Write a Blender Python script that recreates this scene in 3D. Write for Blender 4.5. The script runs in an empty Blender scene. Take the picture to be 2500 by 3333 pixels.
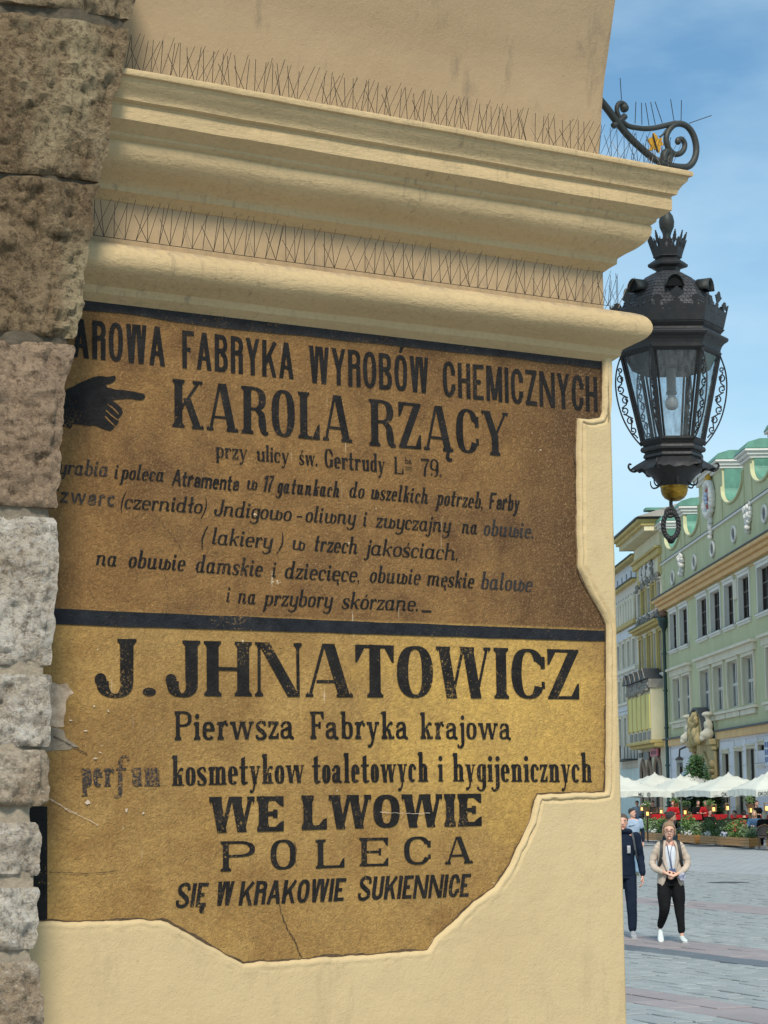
import bpy, math, random
from mathutils import Vector, Matrix, noise, geometry
random.seed(7)
R_ = math.radians
sc = bpy.context.scene
COL = sc.collection

# ------------------------------------------------------------------ camera
EYE = Vector((0, 0, 2.15))
PITCH, ROLL, FPX, IW, IH = R_(7.08), R_(-0.75), 7413.0, 2500.0, 3333.0
fwd = Vector((0, math.cos(PITCH), math.sin(PITCH)))
rt0 = Vector((1, 0, 0)); up0 = rt0.cross(fwd)
rt = rt0 * math.cos(ROLL) + up0 * math.sin(ROLL)
up = -rt0 * math.sin(ROLL) + up0 * math.cos(ROLL)
cd = bpy.data.cameras.new('camera'); cam = bpy.data.objects.new('camera', cd); COL.objects.link(cam)
cd.sensor_fit = 'VERTICAL'; cd.sensor_height = 36; cd.sensor_width = 27; cd.lens = FPX / IH * 36
cd.clip_start = 0.1; cd.clip_end = 3000
cam.matrix_world = Matrix(((rt.x, up.x, -fwd.x, EYE.x), (rt.y, up.y, -fwd.y, EYE.y), (rt.z, up.z, -fwd.z, EYE.z), (0, 0, 0, 1)))
sc.camera = cam
# ------------------------------------------------------------------ light
SUN_EL, SUN_AZ = R_(47), R_(178)      # azimuth from +Y clockwise: behind the camera, to its left
w = bpy.data.worlds.new('World'); sc.world = w; w.use_nodes = True
nt = w.node_tree; nt.nodes.clear()
def N(nt, t, **k):
    n = nt.nodes.new(t)
    for a, b in k.items():
        if a in n.inputs.keys() if isinstance(a, str) and hasattr(n, 'inputs') else False: n.inputs[a].default_value = b
        else: setattr(n, a, b)
    return n
sky = nt.nodes.new('ShaderNodeTexSky'); sky.sky_type = 'NISHITA'; sky.sun_disc = False
sky.sun_elevation = SUN_EL; sky.sun_rotation = SUN_AZ; sky.air_density = 1.0; sky.dust_density = .5; sky.ozone_density = 2.0
tc = nt.nodes.new('ShaderNodeTexCoord')
mp = nt.nodes.new('ShaderNodeMapping'); mp.inputs['Scale'].default_value = (1, 1, 2.6)
nz = nt.nodes.new('ShaderNodeTexNoise'); nz.inputs['Scale'].default_value = 3.2; nz.inputs['Detail'].default_value = 7; nz.inputs['Roughness'].default_value = .52
cr = nt.nodes.new('ShaderNodeValToRGB'); cr.color_ramp.elements[0].position = .36; cr.color_ramp.elements[1].position = .62
cr.color_ramp.elements[0].color = (.0, .0, .0, 1); cr.color_ramp.elements[1].color = (.80, .80, .80, 1)
mixc = nt.nodes.new('ShaderNodeMix'); mixc.data_type = 'RGBA'
mixc.inputs['B'].default_value = (5.0, 6.7, 7.8, 1)
bg = nt.nodes.new('ShaderNodeBackground'); bg.inputs['Strength'].default_value = 0.070
wo = nt.nodes.new('ShaderNodeOutputWorld')
L = nt.links.new
L(tc.outputs['Generated'], mp.inputs['Vector']); L(mp.outputs[0], nz.inputs['Vector']); L(nz.outputs['Fac'], cr.inputs[0])
L(cr.outputs[0], mixc.inputs['Factor']); tint = nt.nodes.new('ShaderNodeMix'); tint.data_type = 'RGBA'; tint.blend_type = 'MULTIPLY'; tint.inputs['Factor'].default_value = 1; tint.inputs['B'].default_value = (.74, .98, 1.0, 1)
L(sky.outputs[0], tint.inputs['A']); L(tint.outputs['Result'], mixc.inputs['A']); L(mixc.outputs['Result'], bg.inputs[0]); L(bg.outputs[0], wo.inputs[0])
sd = bpy.data.lights.new('sun', 'SUN'); sd.energy = 2.1; sd.angle = R_(13); sd.color = (1, .92, .80)
sun = bpy.data.objects.new('sun', sd); COL.objects.link(sun)
sv = Vector((math.sin(SUN_AZ) * math.cos(SUN_EL), math.cos(SUN_AZ) * math.cos(SUN_EL), math.sin(SUN_EL)))
sun.rotation_euler = sv.to_track_quat('Z', 'Y').to_euler()
sc.view_settings.view_transform = 'Standard'; sc.view_settings.look = 'None'; sc.view_settings.gamma = 1
sc.view_settings.exposure = 0.9
sc.cycles.max_bounces = 6; sc.cycles.use_denoising = True
sc.cycles.transparent_max_bounces = 12

# ------------------------------------------------------------------ geometry of the view
def ray(px, py):
    return (fwd + rt * ((px - IW / 2) / FPX) + up * (-(py - IH / 2) / FPX))
def hit(px, py, p0, nrm):
    r = ray(px, py); return EYE + r * ((p0 - EYE).dot(nrm) / r.dot(nrm))
def ground(px, py, z=0): return hit(px, py, Vector((0, 0, z)), Vector((0, 0, 1)))
AZ = R_(56.7)
D = Vector((math.sin(AZ), math.cos(AZ), 0)); NN = Vector((math.cos(AZ), -math.sin(AZ), 0)); K = Vector((0, 0, 1))
P0 = Vector((0, 7.3, 0))
def Wp(u, h, z): return P0 + D * u + NN * h + K * z
def wall(px, py, h=0):           # pixel -> (u, z) on the plane parallel to the pier face, h in front of it
    p = hit(px, py, P0 + NN * h, NN) - P0
    return p.dot(D), p.z

# ------------------------------------------------------------------ mesh helpers
def m_of(o):
    return Matrix.Translation(o.location) @ o.rotation_euler.to_matrix().to_4x4()
def link(name, me, mat=None, parent=None, world=True):
    o = bpy.data.objects.new(name, me); COL.objects.link(o)
    if mat is not None and me is not None and len(me.materials) == 0: me.materials.append(mat)
    if parent is not None:
        o.parent = parent
        if world and parent.parent is None and parent.type == 'EMPTY': o.matrix_parent_inverse = m_of(parent).inverted()
    return o
def tag(o, label=None, cat=None, group=None, kind=None):
    if label: o['label'] = label
    if cat: o['category'] = cat
    if group: o['group'] = group
    if kind: o['kind'] = kind
    return o
def empty(name, loc=(0, 0, 0), label=None, cat=None, group=None, rz=0):
    o = bpy.data.objects.new(name, None); COL.objects.link(o); o.location = loc; o.rotation_euler = (0, 0, rz)
    o.empty_display_size = .2
    return tag(o, label, cat, group)
class MB:
    def __init__(s): s.v = []; s.f = []; s.mi = []; s.cur = 0
    def add(s, vs, fs):
        b = len(s.v); s.v += [tuple(x) for x in vs]; s.f += [tuple(b + i for i in f) for f in fs]; s.mi += [s.cur] * len(fs)
    def boxf(s, fn, a, b):       # fn maps local (x,y,z) -> world; box from a to b
        c = [fn(x, y, z) for x in (a[0], b[0]) for y in (a[1], b[1]) for z in (a[2], b[2])]
        s.add(c, [(0, 1, 3, 2), (4, 6, 7, 5), (0, 4, 5, 1), (2, 3, 7, 6), (0, 2, 6, 4), (1, 5, 7, 3)])
    def box(s, a, b): s.boxf(lambda x, y, z: (x, y, z), a, b)
    def poly(s, pts): s.add(pts, [tuple(range(len(pts)))])
    def prism(s, pts, off):      # pts: planar outline, off: extrusion vector
        n = len(pts); off = Vector(off); P = [Vector(p) for p in pts]
        b = len(s.v); s.v += [tuple(p) for p in P] + [tuple(p + off) for p in P]
        tris = geometry.tessellate_polygon([P])
        fs = [tuple(b + i for i in t) for t in tris] + [tuple(b + n + i for i in reversed(t)) for t in tris]
        fs += [(b + i, b + (i + 1) % n, b + n + (i + 1) % n, b + n + i) for i in range(n)]
        s.f += fs; s.mi += [s.cur] * len(fs)
    def flat(s, pts):
        P = [Vector(p) for p in pts]; b = len(s.v); s.v += [tuple(p) for p in P]
        fs = [tuple(b + i for i in t) for t in geometry.tessellate_polygon([P])]; s.f += fs; s.mi += [s.cur] * len(fs)
    def tube(s, path, r, n=8, cap=True, flat=1.0):
        P = [Vector(p) for p in path]; m = len(P); rr = r if hasattr(r, '__len__') else [r] * m
        rings = []; ref = None
        for i in range(m):
            t = (P[min(i + 1, m - 1)] - P[max(i - 1, 0)])
            if t.length < 1e-9: t = Vector((0, 0, 1))
            t.normalize()
            if ref is None:
                ref = Vector((0, 0, 1)) if abs(t.z) < .9 else Vector((1, 0, 0))
            a = t.cross(ref)
            if a.length < 1e-6: a = t.orthogonal()
            a.normalize(); b = a.cross(t); ref = b
            rings.append([P[i] + (a * math.cos(2 * math.pi * k / n) + b * math.sin(2 * math.pi * k / n) * flat) * rr[i] for k in range(n)])
        vs = [v for r_ in rings for v in r_]
        fs = [(i * n + k, i * n + (k + 1) % n, (i + 1) * n + (k + 1) % n, (i + 1) * n + k) for i in range(m - 1) for k in range(n)]
        if cap: fs += [tuple(reversed(range(n))), tuple((m - 1) * n + k for k in range(n))]
        s.add(vs, fs)
    def lathe(s, prof, n=24, c=(0, 0, 0), ph=0, poly=False):   # prof: (r,z)
        vs = []
        for r, z in prof:
            for k in range(n):
                a = 2 * math.pi * k / n + ph; vs.append((c[0] + r * math.cos(a), c[1] + r * math.sin(a), c[2] + z))
        m = len(prof)
        s.add(vs, [(i * n + k, i * n + (k + 1) % n, (i + 1) * n + (k + 1) % n, (i + 1) * n + k) for i in range(m - 1) for k in range(n)])
    def ball(s, c, r, n=12, m=8, sx=1, sy=1, sz=1):
        vs = []; c = Vector(c)
        for j in range(m + 1):
            p = math.pi * j / m
            for k in range(n):
                a = 2 * math.pi * k / n
                vs.append(c + Vector((math.sin(p) * math.cos(a) * r * sx, math.sin(p) * math.sin(a) * r * sy, math.cos(p) * r * sz)))
        s.add(vs, [(j * n + k, (j + 1) * n + k, (j + 1) * n + (k + 1) % n, j * n + (k + 1) % n) for j in range(m) for k in range(n)])
    def sweep(s, secs, close=False):    # secs: list of equal-length point lists
        n = len(secs[0]); b = len(s.v)
        for q in secs: s.v += [tuple(p) for p in q]
        kk = n if close else n - 1
        fs = [(b + i * n + k, b + i * n + (k + 1) % n, b + (i + 1) * n + (k + 1) % n, b + (i + 1) * n + k) for i in range(len(secs) - 1) for k in range(kk)]
        s.f += fs; s.mi += [s.cur] * len(fs)
    def me(s, name, smooth=None):
        me = bpy.data.meshes.new(name); me.from_pydata(s.v, [], s.f)
        if any(s.mi): me.polygons.foreach_set('material_index', s.mi)
        if smooth is not None:
            me.polygons.foreach_set('use_smooth', [True] * len(me.polygons))
            if smooth < 180: me.set_sharp_from_angle(angle=R_(smooth))
        me.update(); return me
    def obj(s, name, mat=None, parent=None, smooth=None, world=True, bevel=0):
        o = link(name, s.me(name, smooth), None, parent, world)
        for m in (mat if isinstance(mat, (list, tuple)) else [mat]):
            if m is not None: o.data.materials.append(m)
        if bevel:
            b = o.modifiers.new('bevel', 'BEVEL'); b.width = bevel; b.segments = 2; b.limit_method = 'ANGLE'; b.angle_limit = R_(40)
        return o
def copytree(o, parent=None):
    c = o.copy(); COL.objects.link(c)
    if parent: c.parent = parent
    for ch in [x for x in bpy.data.objects if x.parent == o]: copytree(ch, c)
    return c
def crv(pts, n=6):                # Catmull-Rom resample of a list of tuples (any length)
    P = [tuple(p) for p in pts]; out = []
    for i in range(len(P) - 1):
        p0, p1, p2, p3 = P[max(i - 1, 0)], P[i], P[i + 1], P[min(i + 2, len(P) - 1)]
        for k in range(n):
            t = k / n
            out.append(tuple(.5 * (2 * b + (c - a) * t + (2 * a - 5 * b + 4 * c - d) * t * t + (3 * b - a - 3 * c + d) * t ** 3) for a, b, c, d in zip(p0, p1, p2, p3)))
    out.append(P[-1]); return out

# ------------------------------------------------------------------ materials
class MT:
    """small node builder"""
    def __init__(s, name):
        s.m = bpy.data.materials.new(name); s.m.use_nodes = True; s.t = s.m.node_tree; s.p = s.t.nodes['Principled BSDF']
        g = s.t.nodes.new('ShaderNodeNewGeometry'); s.pos = g.outputs['Position']; s.geo = g
    def n(s, t, ins=None, **k):
        x = s.t.nodes.new(t)
        for a, b in k.items(): setattr(x, a, b)
        for a, b in (ins or {}).items():
            if hasattr(b, 'is_linked') or isinstance(b, bpy.types.NodeSocket): s.t.links.new(b, x.inputs[a])
            else: x.inputs[a].default_value = b
        return x
    def map(s, vec, sc=(1, 1, 1), rot=(0, 0, 0), loc=(0, 0, 0)):
        return s.n('ShaderNodeMapping', {'Vector': vec, 'Scale': sc, 'Rotation': rot, 'Location': loc}).outputs[0]
    def noise(s, scale, detail=4, rough=.55, vec=None, dist=0):
        return s.n('ShaderNodeTexNoise', {'Vector': vec or s.pos, 'Scale': scale, 'Detail': detail, 'Roughness': rough, 'Distortion': dist}).outputs['Fac']
    def ramp(s, fac, a, b, ca=0., cb=1.):
        if b < a: a, b, ca, cb = b, a, cb, ca
        return s.n('ShaderNodeMapRange', {'Value': fac, 'From Min': a, 'From Max': b, 'To Min': ca, 'To Max': cb}, clamp=True).outputs[0]
    def mix(s, f, a, b):
        x = s.n('ShaderNodeMix', data_type='RGBA')
        for nm, v in (('Factor', f), ('A', a), ('B', b)):
            i = [q for q in x.inputs if q.name == nm and q.enabled][0]
            if isinstance(v, bpy.types.NodeSocket): s.t.links.new(v, i)
            else: i.default_value = (*v, 1) if isinstance(v, (tuple, list)) and len(v) == 3 else v
        return [q for q in x.outputs if q.enabled][0]
    def math(s, op, a, b=0.):
        x = s.n('ShaderNodeMath', operation=op)
        for i, v in ((0, a), (1, b)):
            if isinstance(v, bpy.types.NodeSocket): s.t.links.new(v, x.inputs[i])
            else: x.inputs[i].default_value = v
        return x.outputs[0]
    def col(s, c):
        if isinstance(c, bpy.types.NodeSocket): s.t.links.new(c, s.p.inputs['Base Color'])
        else: s.p.inputs['Base Color'].default_value = (*c, 1)
    def bump(s, h, dist=.01, strength=1.0):
        b = s.n('ShaderNodeBump', {'Height': h, 'Distance': dist, 'Strength': strength}); s.t.links.new(b.outputs[0], s.p.inputs['Normal'])
    def set(s, **k):
        for a, b in k.items():
            i = s.p.inputs[a.replace('_', ' ')]
            if isinstance(b, bpy.types.NodeSocket): s.t.links.new(b, i)
            else: i.default_value = b
        return s.m
def simple(name, c, rough=.7, var=.12, scale=3., bump=0., metal=0., c2=None, bs=30., det=5):
    t = MT(name); f = t.ramp(t.noise(scale, det, .6), .35, .65)
    c2 = c2 or tuple(x * (1 - var * 2) for x in c)
    t.col(t.mix(f, c, c2))
    if bump: t.bump(t.noise(bs, 4), bump)
    return t.set(Roughness=rough, Metallic=metal)
# ------------------------------------------------------------------ pier materials
ROTZ = (0, 0, -(math.pi / 2 - AZ))
def wallvec(t, sc=(1, 1, 1)):    # position with x along the pier face
    v = t.n('ShaderNodeVectorRotate', {'Vector': t.pos, 'Angle': -(math.pi / 2 - AZ)}, rotation_type='Z_AXIS').outputs[0]
    return t.map(v, sc)
def plaster(name, c, dirt=.35, bumpd=.0035):
    t = MT(name); v = wallvec(t)
    a = t.ramp(t.noise(1.7, 6, .6, v), .32, .68); b = t.ramp(t.noise(9, 5, .65, v, .6), .3, .7)
    col = t.mix(t.math('MULTIPLY', a, .55), c, tuple(x * y for x, y in zip(c, (.80, .76, .70))))
    col = t.mix(t.math('MULTIPLY', b, .3), col, tuple(x * 1.15 for x in c))
    st = t.ramp(t.noise(5, 7, .72, wallvec(t, (1.6, 1.6, .45))), .56, .74)   # rain-washed smudges
    col = t.mix(t.math('MULTIPLY', st, dirt), col, (.20, .15, .10))
    dots = t.ramp(t.noise(42, 3, .6, v), .73, .78)
    col = t.mix(t.math('MULTIPLY', dots, .5), col, (.16, .12, .08))
    t.col(col)
    h = t.math('ADD', t.math('MULTIPLY', t.noise(70, 5, .6, v, .8), .55), t.math('ADD', t.noise(14, 4, .55, v), t.math('MULTIPLY', t.noise(240, 2, .6, v), .22)))
    t.bump(h, bumpd); return t.set(Roughness=.88)
CREAM = (.57, .435, .235)
M_pl = plaster('cream_plaster', CREAM, .25)
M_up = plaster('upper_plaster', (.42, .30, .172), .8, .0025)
def dirty_mould():
    t = MT('weathered_moulding'); v = wallvec(t)
    c = (.55, .405, .215)
    a = t.ramp(t.noise(1.9, 6, .6, v), .32, .68)
    col = t.mix(t.math('MULTIPLY', a, .5), c, (.43, .305, .155))
    drip = t.ramp(t.noise(13, 5, .7, wallvec(t, (3.2, 3.2, .35))), .55, .68)
    patch = t.ramp(t.noise(1.5, 2, .5, v), .44, .60)
    col = t.mix(t.math('MULTIPLY', t.math('MULTIPLY', drip, patch), .45), col, (.13, .10, .07))
    gr = t.ramp(t.noise(55, 5, .75, v), .5, .72); col = t.mix(t.math('MULTIPLY', gr, .35), col, (.24, .18, .10))
    nz_ = t.n('ShaderNodeSeparateXYZ', {0: t.geo.outputs['Normal']}).outputs[2]
    top = t.math('MULTIPLY', t.ramp(nz_, .45, .9), t.ramp(t.noise(26, 5, .75, v), .42, .6))    # soot settled on up-facing ledges
    col = t.mix(t.math('MULTIPLY', top, .6), col, (.20, .17, .14)); t.col(col)
    h = t.math('ADD', t.math('MULTIPLY', t.noise(60, 5, .6, wallvec(t, (.5, 1, 1.4)), .9), .6), t.noise(12, 4, .6, wallvec(t, (.4, 1, 1.3))))
    t.bump(h, .005); return t.set(Roughness=.85)
M_dm = dirty_mould()

ZB = wall(1050, 2015)[1]          # height of the dark dividing band
UG, ZG = wall(1640, 2330)
def sign_paint(t):
    v = wallvec(t); sep = t.n('ShaderNodeSeparateXYZ', {0: v}); z = sep.outputs[2]; x = sep.outputs[0]
    u0 = P0.dot(D)
    fine = t.ramp(t.noise(60, 6, .72, v, .5), .33, .67); mid = t.ramp(t.noise(7, 6, .65, v, .4), .36, .64); big = t.ramp(t.noise(2.6, 7, .68, v, .5), .40, .60)
    up_c = t.mix(big, (.225, .115, .038), (.130, .064, .026)); up_c = t.mix(t.math('MULTIPLY', mid, .6), up_c, (.37, .205, .070))
    # dark, scoured right-hand side
    rgt = t.math('MULTIPLY', t.ramp(t.math('ADD', x, t.math('MULTIPLY', t.noise(2.5, 4, .6, v), .5)), u0 + .66, u0 + 1.05), .8)
    spk = t.ramp(t.noise(90, 4, .7, v), .56, .66)
    dk = t.mix(t.math('MULTIPLY', spk, .8), (.062, .032, .018), (.30, .185, .10))
    up_c = t.mix(rgt, up_c, dk)
    lo_c = t.mix(big, (.45, .265, .080), (.30, .165, .050)); lo_c = t.mix(t.math('MULTIPLY', mid, .5), lo_c, (.50, .32, .11))
    edg = t.ramp(t.math('ADD', t.math('MULTIPLY', t.noise(1.4, 5, .6, t.map(v, (1, 1, 1), (0, 0, 0), (7, 1, 1))), 1.0), 0), .50, .66); lo_c = t.mix(t.math('MULTIPLY', edg, .6), lo_c, (.20, .105, .036))
    # golden re-touched area
    dx = t.math('DIVIDE', t.math('SUBTRACT', x, u0 + UG), .62); dz = t.math('DIVIDE', t.math('SUBTRACT', z, ZG), .42)
    d2 = t.math('ADD', t.math('MULTIPLY', dx, dx), t.math('MULTIPLY', dz, dz))
    g = t.math('MULTIPLY', t.ramp(t.math('ADD', d2, t.math('MULTIPLY', mid, .7)), 1.5, .3), .64)
    lo_c = t.mix(g, lo_c, (.82, .52, .13))
    f = t.ramp(z, ZB - .005, ZB + .005)
    col = t.mix(f, lo_c, up_c)
    col = t.mix(t.math('MULTIPLY', fine, .46), col, (.085, .045, .018))
    grain = t.ramp(t.noise(150, 4, .75, v), .52, .68); col = t.mix(t.math('MULTIPLY', grain, .28), col, (.62, .42, .18))
    # pale chips and scratches
    ch = t.ramp(t.noise(34, 3, .6, v), .735, .75); ch2 = t.ramp(t.noise(5, 2, .5, t.map(v, (1, 1, 1), (0, 0, 0), (3.3, 1, 7.7))), .52, .6)
    ch = t.math('MULTIPLY', ch, ch2)
    sc1 = t.n('ShaderNodeTexNoise', {'Vector': t.map(v, (1, 1, .06), (0, .5, 0)), 'Scale': 95., 'Detail': 1}).outputs['Fac']
    scr = t.math('MULTIPLY', t.math('MULTIPLY', t.ramp(sc1, .76, .79), ch2), .6)
    col = t.mix(t.math('MAXIMUM', ch, scr), col, (.62, .50, .34))
    h = t.math('ADD', t.math('MULTIPLY', t.noise(48, 5, .62, v, 1.6), 1.0), t.math('MULTIPLY', t.noise(170, 3, .6, v, .8), .4))
    return col, h, v, x, z, u0
def mk_sign():
    t = MT('ochre_sign_plaster'); col, h, *_ = sign_paint(t); t.col(col); t.bump(h, .006); return t.set(Roughness=.85, Specular_IOR_Level=.25)
def mk_ink(name, lo, hi, ink=(.0115, .0105, .0100), fade=.0):
    t = MT(name); col, h, v, *_ = sign_paint(t)
    wn = t.noise(120, 5, .78, v, .3); big = t.noise(4.5, 3, .6, v)
    wear = t.ramp(t.math('ADD', wn, t.math('MULTIPLY', t.math('SUBTRACT', big, .5), .5)), lo, hi)
    inkc = t.mix(t.ramp(t.noise(18, 4, .7, v), .35, .7), ink, tuple(x * 1.7 + .004 for x in ink))
    inkc = t.mix(fade, inkc, (.16, .12, .085))
    t.col(t.mix(wear, inkc, col)); t.bump(h, .006); return t.set(Roughness=.8, Specular_IOR_Level=.18)
M_sign = mk_sign()
M_ink = mk_ink('black_sign_paint', .62, .72)
M_ink_w = mk_ink('rubbed_sign_paint', .59, .70, (.020, .020, .022), .05)
M_ink_f = mk_ink('faded_sign_paint', .54, .64, (.02, .02, .024), .08)
M_band = mk_ink('blue_black_band_paint', .66, .76, (.012, .0135, .0165))

# ------------------------------------------------------------------ pier
pier = empty('arcade_pier', P0 + D * .3, 'cream plastered arcade pier with moulded cornice carrying two painted wall advertisements', 'pier')
CH = .018                                            # the newer plaster stands this far proud of the painted one
uR = wall(2006, 1900, CH)[0]                         # right arris
uRn = wall(1963.5, 940, -.01)[0]                     # arris of the frieze
zT0 = None
def mitre(px, py, ub=uRn, hb=-.01):
    """(projection, height) of a silhouette point on the mitre line of the mouldings"""
    a = Wp(ub, hb, 0); e = (D + NN); nrm = e.cross(K)
    p = hit(px, py, a, nrm) - a
    return p.dot(e) / 2, p.z
def moulding(name, sil, mat, uL=-1.21, back=.9, ub=None, hb=-.01, closed_in=.1):
    ub = uRn if ub is None else ub
    prof = [mitre(x, y, ub, hb) for x, y in sil]
    mb = MB(); prof = [(-closed_in, prof[0][1])] + prof + [(-closed_in, prof[-1][1])]
    secs = []
    nn = 46
    for i in range(nn + 1):
        u = uL + (ub - uL) * i / nn
        q = []
        for j, (p, z) in enumerate(prof):
            wob = .0022 * noise.noise(Vector((u * 3.1, z * 9, p * 11))) + .0015 * noise.noise(Vector((u * 9.1, z * 23, p * 31)))
            q.append(Wp(u if i < nn else ub + p, hb + p + wob, z + wob * .7))
        secs.append(q)
    for k in range(1, 7):
        secs.append([Wp(ub + p, hb - back * k / 6 + (0 if k else p), z) for p, z in prof])
    mb.sweep(secs, close=True)
    return mb.obj(name, mat, pier, smooth=32)
cor = [(1949, 498), (2250, 555), (2257, 559), (2259, 566), (2256, 573), (2243, 577), (2241, 582), (2238, 590), (2222, 603), (2212, 616), (2207, 622), (2205, 633), (2186, 641), (2184, 646), (2187, 649), (2187, 686), (2137, 715), (2136, 723), (2124, 731), (2117, 735), (2122, 742), (2120, 762), (2112, 776), (2099, 790), (2084, 801), (2068, 811), (2051, 820), (2037, 827), (2012, 841), (2009, 846), (2008, 860), (1984, 873), (1966, 886)]
prf = [mitre(x, y) for x, y in cor[1:]]
# lay the top of the cornice level, slightly weathered towards the front
zc = prf[0][1]
moulding('cornice', cor[1:], M_dm, -1.10)
tor = [(1966, 1006), (2000, 1011), (2034, 1016), (2066, 1020), (2091, 1026), (2107, 1034), (2118, 1045), (2124, 1058), (2125, 1070), (2120, 1084), (2109, 1096), (2095, 1106), (2077, 1115), (2055, 1125), (2027, 1138), (2023, 1146), (2021, 1158), (2006, 1168), (1986, 1180)]
# the torus is a level roll: take its silhouette below and a level top
pt = [mitre(x, y) for x, y in tor]
moulding('torus_moulding', tor, M_dm)
z_tb = pt[-1][1]; z_tt = pt[0][1]; z_cb = prf[-1][1]; z_ct = prf[0][1]
# frieze between the mouldings
def slab(name, mat, u0, u1, z0, z1, h, back, nu=24, nz=10, amp=.0015, parent=pier):
    mb = MB(); secs = []
    for i in range(nu + 1):
        u = u0 + (u1 - u0) * i / nu
        secs.append([Wp(u, h + amp * noise.noise(Vector((u * 4, z0 + (z1 - z0) * j / nz * 4 + (z1 - z0) * j / nz, h))), z0 + (z1 - z0) * j / nz) for j in range(nz + 1)])
    mb.sweep(secs)
    mb.add([Wp(u1, h, z0), Wp(u1, h - back, z0), Wp(u1, h - back, z1), Wp(u1, h, z1)], [(0, 1, 2, 3)])
    mb.add([Wp(u0, h - back, z0), Wp(u1, h - back, z0), Wp(u1, h - back, z1), Wp(u0, h - back, z1)], [(0, 1, 2, 3)])
    return mb.obj(name, mat, parent, smooth=30)
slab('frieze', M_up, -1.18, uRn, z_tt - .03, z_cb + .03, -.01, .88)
# arch reveal above the cornice, curving over towards the viewer
edge = [(1951, 494), (1956, 400), (1962, 304), (1969, 240), (1978, 179), (1990, 90), (2002, 0), (2020, -120), (2045, -260)]
side_n = D
ep = []
for x, y in edge:
    p = hit(x, y, Wp(uRn, 0, 0), D) - P0
    ep.append((p.dot(NN), p.z))
h0 = ep[0][0]
mb = MB(); secs = []
epc = [(-.01, z_ct - .05), (-.01, ep[0][1])] + [(max(-.01, a - h0 - .01), z) for a, z in ep[1:]]
ph, pz = epc[-1]
for a_ in range(1, 9):      # the intrados goes on curving over the passage
    an_ = R_(a_ * 10); epc.append((ph + 1.9 * (1 - math.cos(an_ * .92)), pz + 1.9 * math.sin(an_ * .92)))
epc = crv(epc, 4)
for i in range(41):
    u = -1.02 + (uRn + 1.02) * i / 40
    secs.append([Wp(u, a + .004 * noise.noise(Vector((u * 1.3, z * 1.3, 5))), z) for a, z in epc])
secs.append([Wp(uRn, -.9, z) for a, z in epc])
secs.append([Wp(-1.02, -.9, z) for a, z in epc])
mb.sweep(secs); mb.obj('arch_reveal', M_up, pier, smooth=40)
print('heights', z_tb, z_tt, z_cb, z_ct, 'uR', uR, uRn, 'band', ZB, [wall(x,y,.25)[0] for x,y in ((60,3300),(140,3300),(100,1650),(195,1550),(270,0),(441,0),(190,600),(330,600))], wall(60,3002))
# core of the pier behind the painted plaster
mb = MB()
def wbox(mb, u0, u1, h0, h1, z0, z1): mb.boxf(lambda x, y, z: Wp(x, y, z), (u0, h0, z0), (u1, h1, z1))
wbox(mb, -1.30, uR - .012, -.9, -.004, .42, z_tb + .02)
mb.obj('core', M_pl, pier)
mb = MB(); wbox(mb, -1.31, uR + .12, -1.0, .12, .0, .42); mb.obj('plinth', simple('plinth_stone', (.32, .28, .22), .85, .15, 4, .006), pier, bevel=.01)

# new plaster with a cut edge round the painted plaster
inner = [(1957, 1150), (1957, 1250), (1956, 1340), (1950, 1360), (1912, 1364), (1876, 1361), (1873, 1400), (1872, 1500), (1873, 1700), (1877, 1850), (1884, 1868), (1915, 1930), (1950, 1993), (1968, 2030), (1969, 2100), (1969, 2300), (1967, 2500), (1966, 2578), (1850, 2581), (1748, 2583), (1738, 2604), (1727, 2650), (1700, 2718), (1658, 2806), (1608, 2886), (1541, 2934), (1476, 2992), (1411, 3055), (1388, 3091), (1223, 3104), (1100, 3112), (970, 3122), (789, 3134), (735, 3105), (681, 3076), (608, 3034), (543, 3001), (520, 2994), (451, 2992), (307, 2998), (154, 2999), (60, 3002), (20, 3003)]
def uvp(p, h=0): return Vector((*wall(p[0], p[1], h), 0))
IN = [uvp(p) for p in inner]
IN[0].y = z_tb + .012
den = []
for i in range(len(IN) - 1):
    a, b = IN[i], IN[i + 1]; k = max(1, int((b - a).length / .012))
    for j in range(k):
        q = a.lerp(b, j / k); w_ = .0045 if i > 16 else .0025
        den.append(q + Vector(((noise.noise(q * 14) + .6 * noise.noise(q * 45)) * w_, (noise.noise(q * 14 + Vector((9, 9, 9))) + .6 * noise.noise(q * 45 + Vector((4, 4, 4)))) * w_, 0)))
den.append(IN[-1])
def offs(poly, d):
    out = []
    for i, p in enumerate(poly):
        kk = 3 if abs(d) < .012 else 5
        a = poly[max(i - kk, 0)]; b = poly[min(i + kk, len(poly) - 1)]; t = (b - a).normalized()
        out.append(p + Vector((-t.y, t.x, 0)) * d)
    return out
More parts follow.
